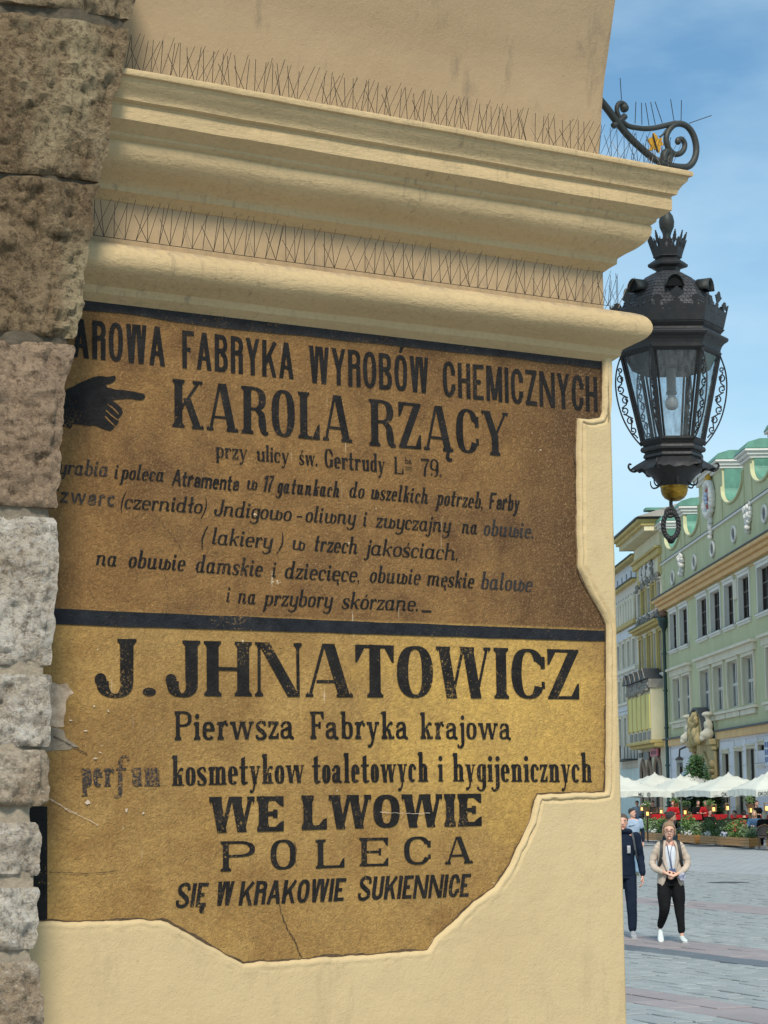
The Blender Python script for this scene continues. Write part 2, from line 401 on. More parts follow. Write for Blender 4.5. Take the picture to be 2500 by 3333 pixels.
# profile of the cut edge: a rounded lip, then the flat face
rims = [(0, -.001), (.003, .009), (.007, .0155), (.013, .0195), (.019, .0175), (.0225, .0125), (.027, .0150), (.034, CH)]
mb = MB()
secs = []
for dd, hh in rims:
    secs.append([Wp(p.x, (hh if not .012 < dd < .03 else hh + (CH - hh) * min(1, max(0, (ZB - .72 - p.y) / .12)) * .9) + (.0035 * noise.noise(p * 30) + .002 * noise.noise(p * 90) if 0 < hh < CH - .0003 else 0), p.y) for p in offs(den, dd)])
mb.sweep(secs)
mb.obj('cut_plaster_edge', M_pl, pier, smooth=60)
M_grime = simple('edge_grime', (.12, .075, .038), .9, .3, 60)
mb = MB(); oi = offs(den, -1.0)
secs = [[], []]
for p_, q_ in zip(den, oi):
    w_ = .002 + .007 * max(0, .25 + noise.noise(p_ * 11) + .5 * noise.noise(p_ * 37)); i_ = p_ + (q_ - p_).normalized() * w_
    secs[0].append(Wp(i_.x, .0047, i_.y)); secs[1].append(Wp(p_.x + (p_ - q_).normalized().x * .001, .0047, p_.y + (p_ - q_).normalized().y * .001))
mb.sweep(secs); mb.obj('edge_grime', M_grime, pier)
fr = offs(den, rims[-1][0])
outl = fr + [Vector((fr[-1].x, .40, 0)), Vector((uR - .01, .40, 0)), Vector((uR - .01, z_tb + .02, 0)), Vector((fr[0].x, z_tb + .02, 0))]
mb = MB(); mb.flat([Wp(p.x, CH, p.y) for p in outl])
# rounded arris and the return face
secs = []
for a in range(0, 6):
    an = a / 5 * math.pi / 2
    ring = []
    for j in range(61):
        z = .40 + (z_tb + .02 - .40) * j / 60; wv = .003 * noise.noise(Vector((0, 3, z * 5))) * (a / 5)
        ring.append(Wp(uR - .01 + .01 * math.sin(an) + wv, CH - .01 + .01 * math.cos(an), z))
    secs.append(ring)
secs.append([Wp(uR, CH - .9, .40 + (z_tb + .02 - .40) * j / 60) for j in range(61)])
mb.sweep(secs); mb.obj('plaster_face', M_pl, pier, smooth=50)

# ------------------------------------------------------------------ painted advertisements
ads_up = empty('painted_sign', Wp(wall(1000, 1500)[0], 0, ZB + .02), 'upper dark brown painted wall advertisement with pointing black hand and slanted script lines', 'sign')
ads_lo = empty('painted_sign', Wp(wall(1000, 2500)[0], 0, ZB - 1.05), 'lower golden ochre painted wall advertisement with huge black slab capitals', 'sign')
def panel(parent, z0, z1, name='painted_plaster'):
    mb = MB(); secs = []
    uL, u1 = -1.30, uR - .015
    nu, nz_ = 90, 50
    for i in range(nu + 1):
        u = uL + (u1 - uL) * i / nu
        secs.append([Wp(u, .0012 * noise.noise(Vector((u * 3, z * 3, 2))) if 0 else 0, z) for z in [z0 + (z1 - z0) * j / nz_ for j in range(nz_ + 1)]])
    mb.sweep(secs); return mb.obj(name, M_sign, parent, smooth=180)
panel(ads_up, ZB, z_tb + .02); panel(ads_lo, ZB - 1.25, ZB)

class St:
    def __init__(s, **k):
        s.T = .2; s.t = .07; s.sl = .05; s.st = .07; s.xh = .62; s.it = False; s.sans = False; s.shear = 0; s.gap = .07; s.w = .5; s.slab = False
        s.__dict__.update(k)
def glyph(c, S):
    out = []; T, t, w, xh = S.T, S.t, S.w, S.xh
    def P(*p): out.append(list(p))
    def Rc(x0, y0, x1, y1): P((x0, y0), (x1, y0), (x1, y1), (x0, y1))
    def ring(cx, cy, rx, ry, tx, ty, a0=0, a1=360, n=26, k=2.5):
        m = max(4, int(n * abs(a1 - a0) / 360)); prev = None
        for i in range(m + 1):
            a = R_(a0 + (a1 - a0) * i / m); ca, sa = math.cos(a), math.sin(a)
            ex = 2 / k; fx = math.copysign(abs(ca) ** ex, ca); fy = math.copysign(abs(sa) ** ex, sa)
            q = ((cx + rx * fx, cy + ry * fy), (cx + max(rx - tx, .001) * fx, cy + max(ry - ty, .001) * fy))
            if prev: P(prev[0], q[0], q[1], prev[1])
            prev = q
    def stroke(pts, n=5):          # (x,y,width)
        q = crv(pts, n); prev = None
        for i, (x, y, ww) in enumerate(q):
            a = q[max(i - 1, 0)]; b = q[min(i + 1, len(q) - 1)]; dx, dy = b[0] - a[0], b[1] - a[1]; l = math.hypot(dx, dy) or 1
            nx, ny = -dy / l * ww / 2, dx / l * ww / 2; cur = ((x + nx, y + ny), (x - nx, y - ny))
            if prev: P(prev[0], cur[0], cur[1], prev[1])
            prev = cur
    def disc(x, y, r, ry=None):
        ry = ry or r; P(*[(x + r * math.cos(2 * math.pi * k / 14), y + ry * math.sin(2 * math.pi * k / 14)) for k in range(14)])
    def Dg(x0, y0, x1, y1, ww): P((x0, y0), (x0 + ww, y0), (x1 + ww, y1), (x1, y1))
    def foot(x0, x1, y=0.0, up=1, l=1, r=1):
        if S.sans: return
        sl, st = S.sl, S.st
        Rc(x0 - sl * l, min(y, y + st * up), x1 + sl * r, max(y, y + st * up))
        b = st * .9
        if l: P((x0 - sl * .7, y + st * up), (x0, y + st * up), (x0, y + (st + b) * up))
        if r: P((x1, y + st * up), (x1 + sl * .7, y + st * up), (x1, y + (st + b) * up))
    def V(x, y0, y1, ww=None, f0=1, f1=1):
        ww = T if ww is None else ww; Rc(x, y0, x + ww, y1)
        if f0: foot(x, x + ww, y0, 1)
        if f1: foot(x, x + ww, y1, -1)
    tt = t if not S.sans else t
    base = c; acc = None
    if c in 'ÓóśĄĘęłą': base, acc = {'Ó': ('O', "'"), 'ó': ('o', "'"), 'ś': ('s', "'"), 'Ą': ('A', ','), 'Ę': ('E', ','), 'ę': ('e', ','), 'ł': ('l', '/'), 'ą': ('a', ',')}[c]
    b = base
    ow = .80 * w
    if b == 'A':
        ww = w * 1.12; Dg(0, 0, ww / 2 - T * .55, 1, tt * 1.1); Dg(ww - T, 0, ww / 2 - T * .5, 1, T); Rc(ww * .2, .26, ww * .75, .26 + tt * .9); foot(0, tt); foot(ww - T, ww)
    elif b == 'B':
        V(0, 0, 1); ring(w * .45, .75, w * .5, .25, T * .9, tt, -90, 90); ring(w * .45, .27, w * .55, .27, T, tt, -90, 90)
        for y in (0, .5, 1 - tt): Rc(T * .5, y, w * .46, y + tt)
    elif b == 'C':
        ring(w / 2, .5, w / 2, .5, T, tt, 28, 332); x = w - (T * .5 if not S.sans else T * .95)
        if S.sans: Rc(w - T, .62, w, .78); Rc(w - T, .2, w, .36)
        else: Rc(w - tt * 1.7, .60, w, .84); Rc(w - tt * 1.3, .2, w, .34); P((w - T * .9, .74), (w, .60), (w, .8), (w - T * .7, .86))
    elif b == 'G':
        ring(w / 2, .5, w / 2, .5, T, tt, 28, 330); Rc(w - tt * 1.5, .62, w, .86); V(w - T, .06, .44, None, 0, 1)
    elif b == 'D':
        V(0, 0, 1); ring(w * .4, .5, w * .6, .5, T, tt, -90, 90); Rc(T * .5, 0, w * .42, tt); Rc(T * .5, 1 - tt, w * .42, 1)
    elif b in 'EF':
        V(0, 0, 1); ww = w * .88; Rc(T * .5, 1 - tt, ww, 1); Rc(T * .5, .5 - tt / 2, ww * .72, .5 + tt / 2)
        if not S.sans: P((ww, 1), (ww, .7), (ww - tt * .9, .74), (ww - T * .9, 1 - tt)); Rc(ww * .72 - tt, .38, ww * .72 + tt * .2, .62)
        if b == 'E':
            Rc(T * .5, 0, ww, tt)
            if not S.sans: P((ww, 0), (ww, .3), (ww - tt * .9, .26), (ww - T * .9, tt))
    elif b == 'H': V(0, 0, 1); V(w - T + (.06 if not S.sans else 0), 0, 1); Rc(T * .5, .5 - tt / 2, w - T * .5, .5 + tt / 2)
    elif b == 'I': V(0, 0, 1)
    elif b == 'J':
        V(w * .55, .26, 1, None, 0, 1); ring(w * .55 + T - w * .38, .26, w * .38, .29, T * .95, tt * 1.2, 180, 360)
        disc(w * .55 + T - w * .38 - w * .38 + .085, .28, .115)
    elif b == 'K':
        V(0, 0, 1); stroke([(T * .7, .36, tt), (w * .98, .97, tt)]); Dg(w * .95 - T * .5, 0, T * 1.1, .62, T * .95); foot(w * .92 - tt, w * .95 + tt, 1, -1); foot(w * .95 - T * .5, w * .95 + T * .45)
    elif b == 'L':
        V(0, 0, 1); ww = w * .85; Rc(T * .5, 0, ww, tt)
        if not S.sans: P((ww, 0), (ww, .34), (ww - tt * .9, .3), (ww - T * .9, tt))
    elif b == 'M':
        ww = w * 1.3; V(0, 0, 1, tt * 1.1); V(ww - T, 0, 1); Dg(ww / 2 - T * .5, .05, tt * .4, 1, T); Dg(ww / 2 - tt * .3, .05, ww - T, 1, tt)
    elif b == 'N':
        V(0, 0, 1, tt * 1.1); V(w, 0, 1, tt * 1.1, 0, 1); Dg(w + tt - T, 0, 0, 1, T)
    elif b == 'O': ring(w / 2, .5, w / 2, .5, T, tt)
    elif b == 'P':
        V(0, 0, 1); ring(w * .45, .73, w * .53, .27, T * .92, tt, -90, 90); Rc(T * .5, .46, w * .46, .46 + tt); Rc(T * .5, 1 - tt, w * .46, 1)
    elif b == 'R':
        V(0, 0, 1); ring(w * .42, .75, w * .52, .25, T * .92, tt, -90, 90); Rc(T * .5, .5, w * .46, .5 + tt); Rc(T * .5, 1 - tt, w * .46, 1)
        if S.sans: Rc(w * .94 - T, 0, w * .94, .56)
        else: stroke([(w * .5, .53, tt), (w * .74, .42, T * .8), (w * .80, .2, T), (w * .86, .05, T * .7), (w * 1.04, .03, tt)])
    elif b == 'S':
        q = T * 1.0; stroke([(w * .93, .70, q * .8), (w * .86, .9, q * .7), (w * .5, .96, tt), (w * .14, .86, q * .8), (w * .16, .66, q), (w * .5, .50, q * 1.05), (w * .84, .34, q), (w * .86, .13, q * .8), (w * .5, .04, tt), (w * .12, .10, q * .7), (w * .07, .3, q * .8)])
    elif b == 'T':
        ww = w * 1.05; V(ww / 2 - T / 2, 0, 1, None, 1, 0); Rc(0, 1 - tt, ww, 1)
        if not S.sans: P((0, 1), (0, .66), (tt * .8, .68), (T * .8, 1 - tt)); P((ww, 1), (ww, .66), (ww - tt * .8, .68), (ww - T * .8, 1 - tt))
    elif b == 'U':
        V(0, .3, 1, None, 0, 1); V(w - (T if S.sans else tt * 1.2), .3, 1, T if S.sans else tt * 1.2, 0, 1); ring(w / 2, .3, w / 2, .3, T, tt, 180, 360)
    elif b in 'WV':
        ww = w * (1.5 if b == 'W' else 1.0); a = ww / (2 if b == 'W' else 1)
        for i in range(2 if b == 'W' else 1):
            x = i * a * .92; Dg(x + a * .5 - T * .5, 0, x, 1, T); Dg(x + a * .5 - tt * .4, 0, x + a - tt, 1, tt * 1.05); foot(x, x + T, 1, -1, 1, .6)
        foot(a * .92 * (1 if b == 'W' else 0) + a - tt, a * .92 * (1 if b == 'W' else 0) + a, 1, -1)
    elif b == 'Y':
        ww = w * 1.05; Dg(ww / 2 - T / 2, .42, 0, 1, T); Dg(ww / 2 - tt / 2, .42, ww - tt, 1, tt); Rc(ww / 2 - T / 2, 0, ww / 2 + T / 2, .46); foot(ww / 2 - T / 2, ww / 2 + T / 2); foot(0, T, 1, -1, 1, .5); foot(ww - tt, ww, 1, -1)
    elif b == 'Z':
        ww = w * .95; Rc(0, 1 - tt, ww, 1); Rc(0, 0, ww, tt); Dg(0, tt * .5, ww - T, 1 - tt * .5, T)
        if not S.sans: P((0, 1), (0, .68), (tt * .8, .7), (T * .8, 1 - tt)); P((ww, 0), (ww, .32), (ww - tt * .8, .3), (ww - T * .8, tt))
    # ---- lower case
    elif b == 'o': ring(ow / 2, xh / 2, ow / 2, xh / 2 + .01, T, tt)
    elif b == 'c':
        ring(ow / 2, xh / 2, ow / 2 * .95, xh / 2 + .01, T, tt, 45, 315)
        if S.sans: pass
        else: disc(ow * .82, xh * .76, .062)
    elif b == 'e': ring(ow / 2, xh / 2, ow / 2, xh / 2 + .01, T, tt, 0, 318); Rc(T * .7, xh * .5 - tt * .2, ow - tt * .4, xh * .5 + tt * .8)
    elif b == 'a':
        if S.it: ring(ow / 2, xh / 2, ow / 2, xh / 2 + .01, T, tt); Rc(ow - T, .04, ow, xh); stroke([(ow - T * .5, .1, T * .8), (ow + .02, .02, tt * 1.3), (ow + .10, .12, tt * .8)])
        else:
            ring(ow * .42, xh * .29, ow * .42, xh * .29, T * .9, tt, 60, 330); Rc(ow * .95 - T, .04, ow * .95, xh * .74)
            ring(ow * .5, xh * .68, ow * .45, xh * .32, T * .9, tt, 0, 150); disc(ow * .16, xh * .74, .06 if not S.sans else T * .5)
            if not S.sans: stroke([(ow * .95 - T * .5, .08, T * .7), (ow * 1.0, .03, tt * 1.4), (ow * 1.1, .06, tt)])
            stroke([(ow * .4, xh * .56, tt), (ow * .8, xh * .62, tt)])
    elif b == 'b': V(0, .02, 1, None, 0, 0); ring(ow / 2, xh / 2, ow / 2, xh / 2 + .01, T, tt); (None if S.sans else P((-S.sl * 1.3, .95), (0, 1.02), (0, .88)))
    elif b == 'd': V(ow - T, 0, 1, None, 0, 0); ring(ow / 2, xh / 2, ow / 2, xh / 2 + .01, T, tt); (None if S.sans else P((ow - T - S.sl * 1.3, .95), (ow - T, 1.02), (ow - T, .88))); (stroke([(ow - T * .5, .1, T * .8), (ow + .02, .02, tt * 1.3), (ow + .10, .12, tt * .8)]) if S.it else foot(ow, ow, 0, 1, 0, 1))
    elif b == 'p':
        V(0, -.30, xh, None, 0 if S.it else 1, 0); ring(ow / 2, xh / 2, ow / 2, xh / 2 + .01, T, tt, -180, 180)
        if not S.sans: P((-S.sl * 1.4, xh - .07), (0, xh + .03), (0, xh - .12))
        if S.it: stroke([(T * .5, -.28, T * .9), (T * .1, -.34, T * .7), (-.06, -.33, tt)])
    elif b == 'g':
        ring(ow / 2, xh / 2, ow / 2, xh / 2 + .01, T, tt); Rc(ow - T, -.12, ow, xh); stroke([(ow - T * .5, -.1, T), (ow - T * .6, -.22, T * .85), (ow * .5, -.31, tt * 1.2), (ow * .14, -.27, tt)]); disc(ow * .13, -.23, .055)
    elif b in 'nhm':
        k = 2 if b == 'm' else 1; dx = ow - T
        V(0, 0, 1 if b == 'h' else xh, None, 0 if S.it else 1, 0)
        if not S.sans: P((-S.sl * 1.4, (1 if b == 'h' else xh) - .07), (0, (1 if b == 'h' else xh) + .02), (0, (1 if b == 'h' else xh) - .13))
        for i in range(k):
            Rc(dx * (i + 1), 0.03 if S.it else 0, dx * (i + 1) + T, xh * .68); ring(dx * i + ow * .54, xh - .21, ow * .46, .22, T, tt, 0, 150)
            if not S.it: foot(dx * (i + 1), dx * (i + 1) + T)
        if S.it: stroke([(dx * k + T * .5, .1, T * .8), (dx * k + T + .02, .02, tt * 1.3), (dx * k + T + .10, .12, tt * .8)])
    elif b == 'u':
        Rc(0, xh * .32, T, xh); Rc(ow - T, .03 if S.it else 0, ow, xh); ring(ow * .46, .21, ow * .46, .22, T, tt, 180, 330)
        for xx in (0, ow - T):
            if not S.sans: P((xx - S.sl * 1.4, xh - .07), (xx, xh + .02), (xx, xh - .13))
        if S.it: stroke([(ow - T * .5, .1, T * .8), (ow + .02, .02, tt * 1.3), (ow + .10, .12, tt * .8)])
        else: foot(ow, ow, 0, 1, 0, 1)
    elif b == 'r':
        V(0, 0, xh, None, 0 if S.it else 1, 0); stroke([(T * .8, xh * .66, tt), (T + ow * .12, xh * .95, tt * 1.2), (T + ow * .32, xh * .97, tt * 1.6)]); disc(T + ow * .34, xh * .84, .062 if not S.sans else T * .45)
        if not S.sans: P((-S.sl * 1.4, xh - .07), (0, xh + .02), (0, xh - .13))
    elif b == 's':
        q = T * .92; x = ow * .85; stroke([(x * .88, xh * .74, q * .6), (x * .8, xh * .93, tt * 1.3), (x * .48, xh * .97, tt), (x * .16, xh * .82, q * .8), (x * .26, xh * .62, q), (x * .6, xh * .44, q * 1.1), (x * .86, xh * .26, q), (x * .8, xh * .08, tt * 1.6), (x * .45, xh * .02, tt), (x * .14, xh * .08, tt * 1.4), (x * .1, xh * .26, q * .6)])
    elif b == 't':
        Rc(0, .08, T, .86); P((0, .86), (T, .92), (T, .8)); Rc(-.07, xh - tt, T + .1, xh); stroke([(T * .5, .12, T), (T * .7, .03, T * .7), (T + .1, .06, tt)])
    elif b in 'iıl':
        hh = 1 if b == 'l' else xh; V(0, 0.03 if S.it else 0, hh, None, 0 if S.it else 1, 0)
        if not S.sans: P((-S.sl * 1.4, hh - .07), (0, hh + .02), (0, hh - .13))
        if S.it: stroke([(T * .5, .1, T * .8), (T + .02, .02, tt * 1.3), (T + .10, .12, tt * .8)])
        if b == 'i': disc(T / 2, xh + .2, max(T * .56, .055))
    elif b == 'j':
        V(0, -.12, xh, None, 0, 0); stroke([(T * .5, -.08, T), (T * .4, -.22, T * .8), (-.05, -.31, tt * 1.3), (-.15, -.27, tt)]); disc(T / 2, xh + .2, max(T * .56, .055))
        if not S.sans: disc(-.14, -.24, .05); P((-S.sl * 1.4, xh - .07), (0, xh + .02), (0, xh - .13))
    elif b == 'k':
        V(0, 0, 1, None, 0 if S.it else 1, 0); stroke([(T * .7, xh * .40, tt), (ow * .6, xh * .85, tt), (ow * .86, xh * .93, tt * 1.7)]); Dg(ow * .95 - T, 0.0, T * 1.1, xh * .6, T * .9); foot(ow * .95 - T, ow * .95)
        if not S.sans: P((-S.sl * 1.4, .93), (0, 1.02), (0, .87)); disc(ow * .86, xh * .9, .05)
    elif b == 'z':
        x = ow * .85; Rc(0, xh - tt * 1.2, x, xh); Rc(0, 0, x, tt * 1.2); Dg(0, tt * .5, x - T * .8, xh - tt * .5, T * .8)
        if not S.sans: P((0, xh), (0, xh * .66), (tt, xh * .7), (T * .7, xh - tt)); P((x, 0), (x, xh * .34), (x - tt, xh * .3), (x - T * .7, tt))
    elif b in 'wvy':
        if S.it:
            dx = ow - T
            Rc(0, .16, T, xh); P((-S.sl * 1.4, xh - .07), (0, xh + .02), (0, xh - .13))
            if b == 'w':
                ring(ow * .46, .2, ow * .46, .2, T, tt, 180, 330); Rc(dx, .12, dx + T, xh); ring(dx + ow * .42, xh * .42, ow * .42, xh * .43, T * .9, tt, -160, 110)
            else:
                ring(ow * .46, .2, ow * .46, .2, T, tt, 180, 330); Rc(dx, -.1, dx + T, xh); stroke([(dx + T * .5, -.08, T), (dx + T * .3, -.22, T * .8), (ow * .42, -.31, tt * 1.2), (ow * .1, -.27, tt)]); disc(ow * .1, -.24, .052)
        else:
            a = ow * .92; k = 2 if b == 'w' else 1
            for i in range(k):
                x = i * a * .86; Dg(x + a * .5 - T * .45, 0, x, xh, T * .95); Dg(x + a * .5 - tt * .4, 0, x + a - tt, xh, tt); foot(x, x + T * .95, xh, -1, 1, .5)
            foot((k - 1) * a * .86 + a - tt, (k - 1) * a * .86 + a, xh, -1)
            if b == 'y': stroke([(a * .5, .03, tt * 1.2), (a * .34, -.2, tt * 1.3), (a * .12, -.29, tt * 1.2)]); disc(a * .08, -.25, .055 if not S.sans else T * .4)
    elif b == 'f':
        Rc(0, -.22, T, .84); stroke([(T * .5, .8, T), (T * .8, .93, T * .7), (T + .1, .99, tt * 1.2), (T + .2, .95, tt)]); disc(T + .2, .9, .055); Rc(-.08, xh - tt, T + .14, xh)
        stroke([(T * .5, -.2, T), (T * .3, -.3, T * .7), (-.1, -.36, tt)]); disc(-.11, -.31, .05)
    elif b == '(': stroke([(.16, 1.08, tt * .6), (.05, .75, tt * 1.3), (.0, .35, tt * 1.7), (.05, -.05, tt * 1.3), (.12, -.32, tt * .6)])
    elif b == ')': stroke([(0, 1.05, tt * .6), (.1, .75, tt * 1.3), (.14, .35, tt * 1.7), (.06, -.05, tt * 1.3), (-.06, -.32, tt * .6)])
    elif b == '.': disc(.07, .07, .075)
    elif b == ',': disc(.06, .07, .06); stroke([(.09, .06, .07), (.08, -.06, .04), (.02, -.14, .02)])
    elif b == '-': Rc(0, xh * .42, .26, xh * .42 + .075)
    elif b == '_': Rc(0, -.02, .62, .12)
    elif b == '1': V(.1, 0, 1); stroke([(0, .78, tt), (.12, .92, T * .5)])
    elif b == '7': Rc(0, 1 - T * .6, w * .8, 1); stroke([(w * .75, .95, tt), (w * .42, .45, T * .9), (w * .36, 0, T)])
    elif b == '9': ring(w * .4, .68, w * .4, .32, T, tt); ring(w * .4, .4, w * .4, .42, T, tt, -90, 40); disc(w * .14, .12, .06); Rc(w * .8 - T, .4, w * .8, .7)
    if acc:
        xs = [p[0] for q in out for p in q]; xm = (min(xs) + max(xs)) / 2
        if acc == "'": yy = 1.06 if c == 'Ó' else xh + .1; P((xm - .05, yy), (xm + .03, yy), (xm + .11, yy + .16), (xm + .0, yy + .16))
        if acc == ',': xe = max(xs) - (T * .6 if c in 'ĄĘ' else .06); stroke([(xe, .02, tt), (xe - .06, -.1, tt * 1.5), (xe - .02, -.18, tt * 1.5), (xe + .06, -.17, tt)])
        if acc == '/': P((-.12, .42), (-.12, .52), (T + .12, .68), (T + .12, .58))
    return out
def layout(word, S):
    x = 0; res = []
    for c in word:
        if c == ' ': x += S.w * .7; continue
        g = glyph(c, S)
        if not g: print('NO GLYPH', repr(c), word); continue
        core = [p[0] for q in g for p in q if -.02 <= p[1] <= 1.02] or [p[0] for q in g for p in q]
        mn, mx = min(core), max(core)
        for q in g: res.append([(px - mn + x, py) for px, py in q])
        x += mx - mn + S.gap
    return res, x - S.gap
CNT = [0]
def word(parent, txt, q, S, mat=None, name='lettering', arc=0):
    """q: source-pixel quad (xL, baseL, xR, baseR, capL, capR) measured on the photograph, carried onto the pier's plane"""
    xL, bL, xR, bR, cL, cR = q
    A, B = uvp((xL, bL)), uvp((xR, bR)); Ct, Dt = uvp((xL, cL)), uvp((xR, cR))
    Hh = ((Ct - A).length + (Dt - B).length) / 2; asp = (B - A).length / Hh
    S = St(**S.__dict__); lo, hi = .12, 2.2
    for _ in range(18):
        S.w = (lo + hi) / 2
        if layout(txt, S)[1] < asp: lo = S.w
        else: hi = S.w
    polys, wd = layout(txt, S)
    upv = Vector((0, 1, 0)); mb = MB()
    for k, p in enumerate(polys):
        CNT[0] = (CNT[0] + 1) % 12
        hh = .0016 + .00013 * CNT[0]
        vs = []
        for x, y in p:
            jx = .010 * noise.noise(Vector((x * 3.1 + bL, y * 3.1, xL * .1))); jy = .008 * noise.noise(Vector((x * 3.1 + 40, y * 3.1, xL)))
            x2 = x + jx + S.shear * y; y2 = y + jy
            s_ = x2 / wd; base = A.lerp(B, s_); ht = (Ct.y - A.y) * (1 - s_) + (Dt.y - B.y) * s_
            vs.append(Wp(base.x, hh, base.y + y2 * ht))
        # orient towards the viewer
        if len(vs) >= 3:
            nrm = (vs[1] - vs[0]).cross(vs[2] - vs[0])
            if nrm.dot(NN) < 0: vs.reverse()
        mb.poly(vs)
    return mb.obj(name, mat or M_ink, parent)
cond = St(T=.135, t=.115, sans=True, gap=.085)
did = St(T=.185, t=.06, sl=.05, st=.055, gap=.075)
fat = St(T=.255, t=.062, sl=.055, st=.055, gap=.07)
rom = St(T=.155, t=.055, sl=.035, st=.035, gap=.05, xh=.60)
ita = St(T=.160, t=.058, sl=.03, st=.03, gap=.055, xh=.60, it=True, shear=.22)
bsi = St(T=.16, t=.13, sans=True, gap=.055, xh=.66, shear=.16)
bss = St(T=.16, t=.13, sans=True, gap=.16, xh=.66, shear=.1)
slb = St(T=.155, t=.085, sl=.055, st=.085, gap=.07, xh=.62)
csr = St(T=.160, t=.056, sl=.04, st=.035, gap=.05, xh=.60)
ega = St(T=.31, t=.13, sl=.06, st=.13, gap=.07)
wid = St(T=.23, t=.085, sl=.09, st=.07, gap=.1)
ics = St(T=.19, t=.15, sans=True, gap=.075, shear=.17)
def c5(x0, b0, x1, b1, h): return (150 + x0 * .6028, 1450 + b0 * .6028, 150 + x1 * .6028, 1450 + b1 * .6028, 1450 + (b0 - h) * .6028, 1450 + (b1 - h) * .6028)
def c6(x0, b0, x1, b1, h): return (1000 + x0 * .6028, 1500 + b0 * .6028, 1000 + x1 * .6028, 1500 + b1 * .6028, 1500 + (b0 - h) * .6028, 1500 + (b1 - h) * .6028)
U = ads_up
word(U, 'PAROWA', (180, 1157, 536, 1192, 1031, 1066), cond)
word(U, 'FABRYKA', (592, 1197, 955, 1235, 1075, 1118), cond)
word(U, 'WYROBÓW', (1006, 1245, 1394, 1281, 1125, 1165), cond)
word(U, 'CHEMICZNYCH', (1441, 1289, 1945, 1342, 1175, 1228), cond)
word(U, 'KAROLA', (560, 1389, 1146, 1441, 1233, 1292), did)
word(U, 'RZĄCY', (1201, 1449, 1655, 1486, 1298, 1345), did)
word(U, 'przy', (701, 1488, 804, 1497, 1433, 1442), rom)
word(U, 'ulicy', (834, 1500, 940, 1508, 1446, 1454), rom)
word(U, 'św.', (973, 1512, 1033, 1517, 1458, 1463), rom)
word(U, 'Gertrudy', (1056, 1521, 1252, 1538, 1460, 1479), rom)
word(U, 'L', (1282, 1541, 1313, 1543, 1487, 1489), rom)
word(U, 'ba', (1317, 1508, 1340, 1510, 1489, 1491), slb)
word(U, '_', (1318, 1521, 1340, 1523, 1508, 1510), slb); word(U, '_', (1318, 1529, 1340, 1531, 1516, 1518), slb)
word(U, '79.', (1369, 1549, 1436, 1552, 1493, 1496), rom)
word(U, 'wyrabia', c5(-10, 150, 330, 168, 88), ita, M_ink_w)
word(U, 'i', c5(362, 178, 385, 180, 84), ita)
word(U, 'poleca', c5(400, 180, 632, 195, 84), ita)
word(U, 'Atramenta', c5(675, 213, 1036, 247, 86), bsi)
word(U, 'w', c5(1078, 237, 1136, 241, 84), ita)
word(U, '17', c5(1163, 246, 1215, 250, 86), ita)
word(U, 'gatunkach', c5(1243, 254, 1582, 281, 88), ita)
word(U, 'do', c6(222, 195, 303, 203, 88), ita)
word(U, 'wszelkich', c6(337, 205, 650, 232, 88), ita)
word(U, 'potrzeb,', c6(695, 236, 945, 258, 90), ita)
word(U, 'Farby', c6(980, 258, 1140, 272, 88), bsi)
word(U, 'Szwarc', c5(0, 303, 366, 330, 88), bss, M_ink_w)
word(U, '(czernidło)', c5(398, 338, 858, 368, 86), ita)
word(U, 'Jndigowo', c5(900, 376, 1320, 408, 88), ita)
word(U, '-', c5(1345, 408, 1375, 410, 88), ita)
word(U, 'oliwny', (150 + 1395 * .6028, 1450 + 412 * .6028, 1154, 1707, 1450 + 324 * .6028, 1654), ita)
word(U, 'i', c6(296, 352, 318, 353, 86), ita)
word(U, 'zwyczajny', c6(367, 358, 768, 387, 88), ita)
word(U, 'na', c6(830, 390, 915, 396, 86), ita)
word(U, 'obuwie.', c6(948, 400, 1218, 419, 88), ita, M_ink_w)
word(U, '(', c5(832, 530, 850, 532, 92), ita); word(U, 'lakiery', c5(890, 532, 1215, 556, 92), ita); word(U, ')', c5(1252, 560, 1270, 562, 90), ita)
word(U, 'w', c5(1323, 562, 1393, 568, 86), ita)
word(U, 'trzech', c6(32, 486, 268, 503, 92), ita)
word(U, 'jakościach,', c6(318, 506, 808, 537, 90), ita)
word(U, 'na', c5(264, 645, 378, 653, 92), ita)
word(U, 'obuwie', c5(440, 657, 745, 678, 96), ita)
word(U, 'damskie', c5(802, 683, 1163, 708, 96), ita)
word(U, 'i', c5(1216, 711, 1238, 713, 92), ita)
word(U, 'dziecięce,', (150 + 1283 * .6028, 1450 + 716 * .6028, 1168, 1895, 1450 + 620 * .6028, 1839), ita)
word(U, 'obuwie', c6(332, 655, 606, 669, 92), ita)
word(U, 'męskie', c6(642, 672, 896, 689, 92), ita)
word(U, 'balowe', c6(932, 690, 1212, 706, 94), ita, M_ink_w)
word(U, 'i', c5(968, 845, 990, 846, 90), ita)
word(U, 'na', c5(1030, 851, 1128, 857, 90), ita)
word(U, 'przybory', (152 + 1170 * .6028, 1450 + 862 * .6028, 1078, 1978, 1450 + 770 * .6028, 1921), ita)
word(U, 'skórzane.', c6(183, 796, 595, 812, 92), ita)
word(U, '_', c6(615, 815, 668, 817, 78), slb)
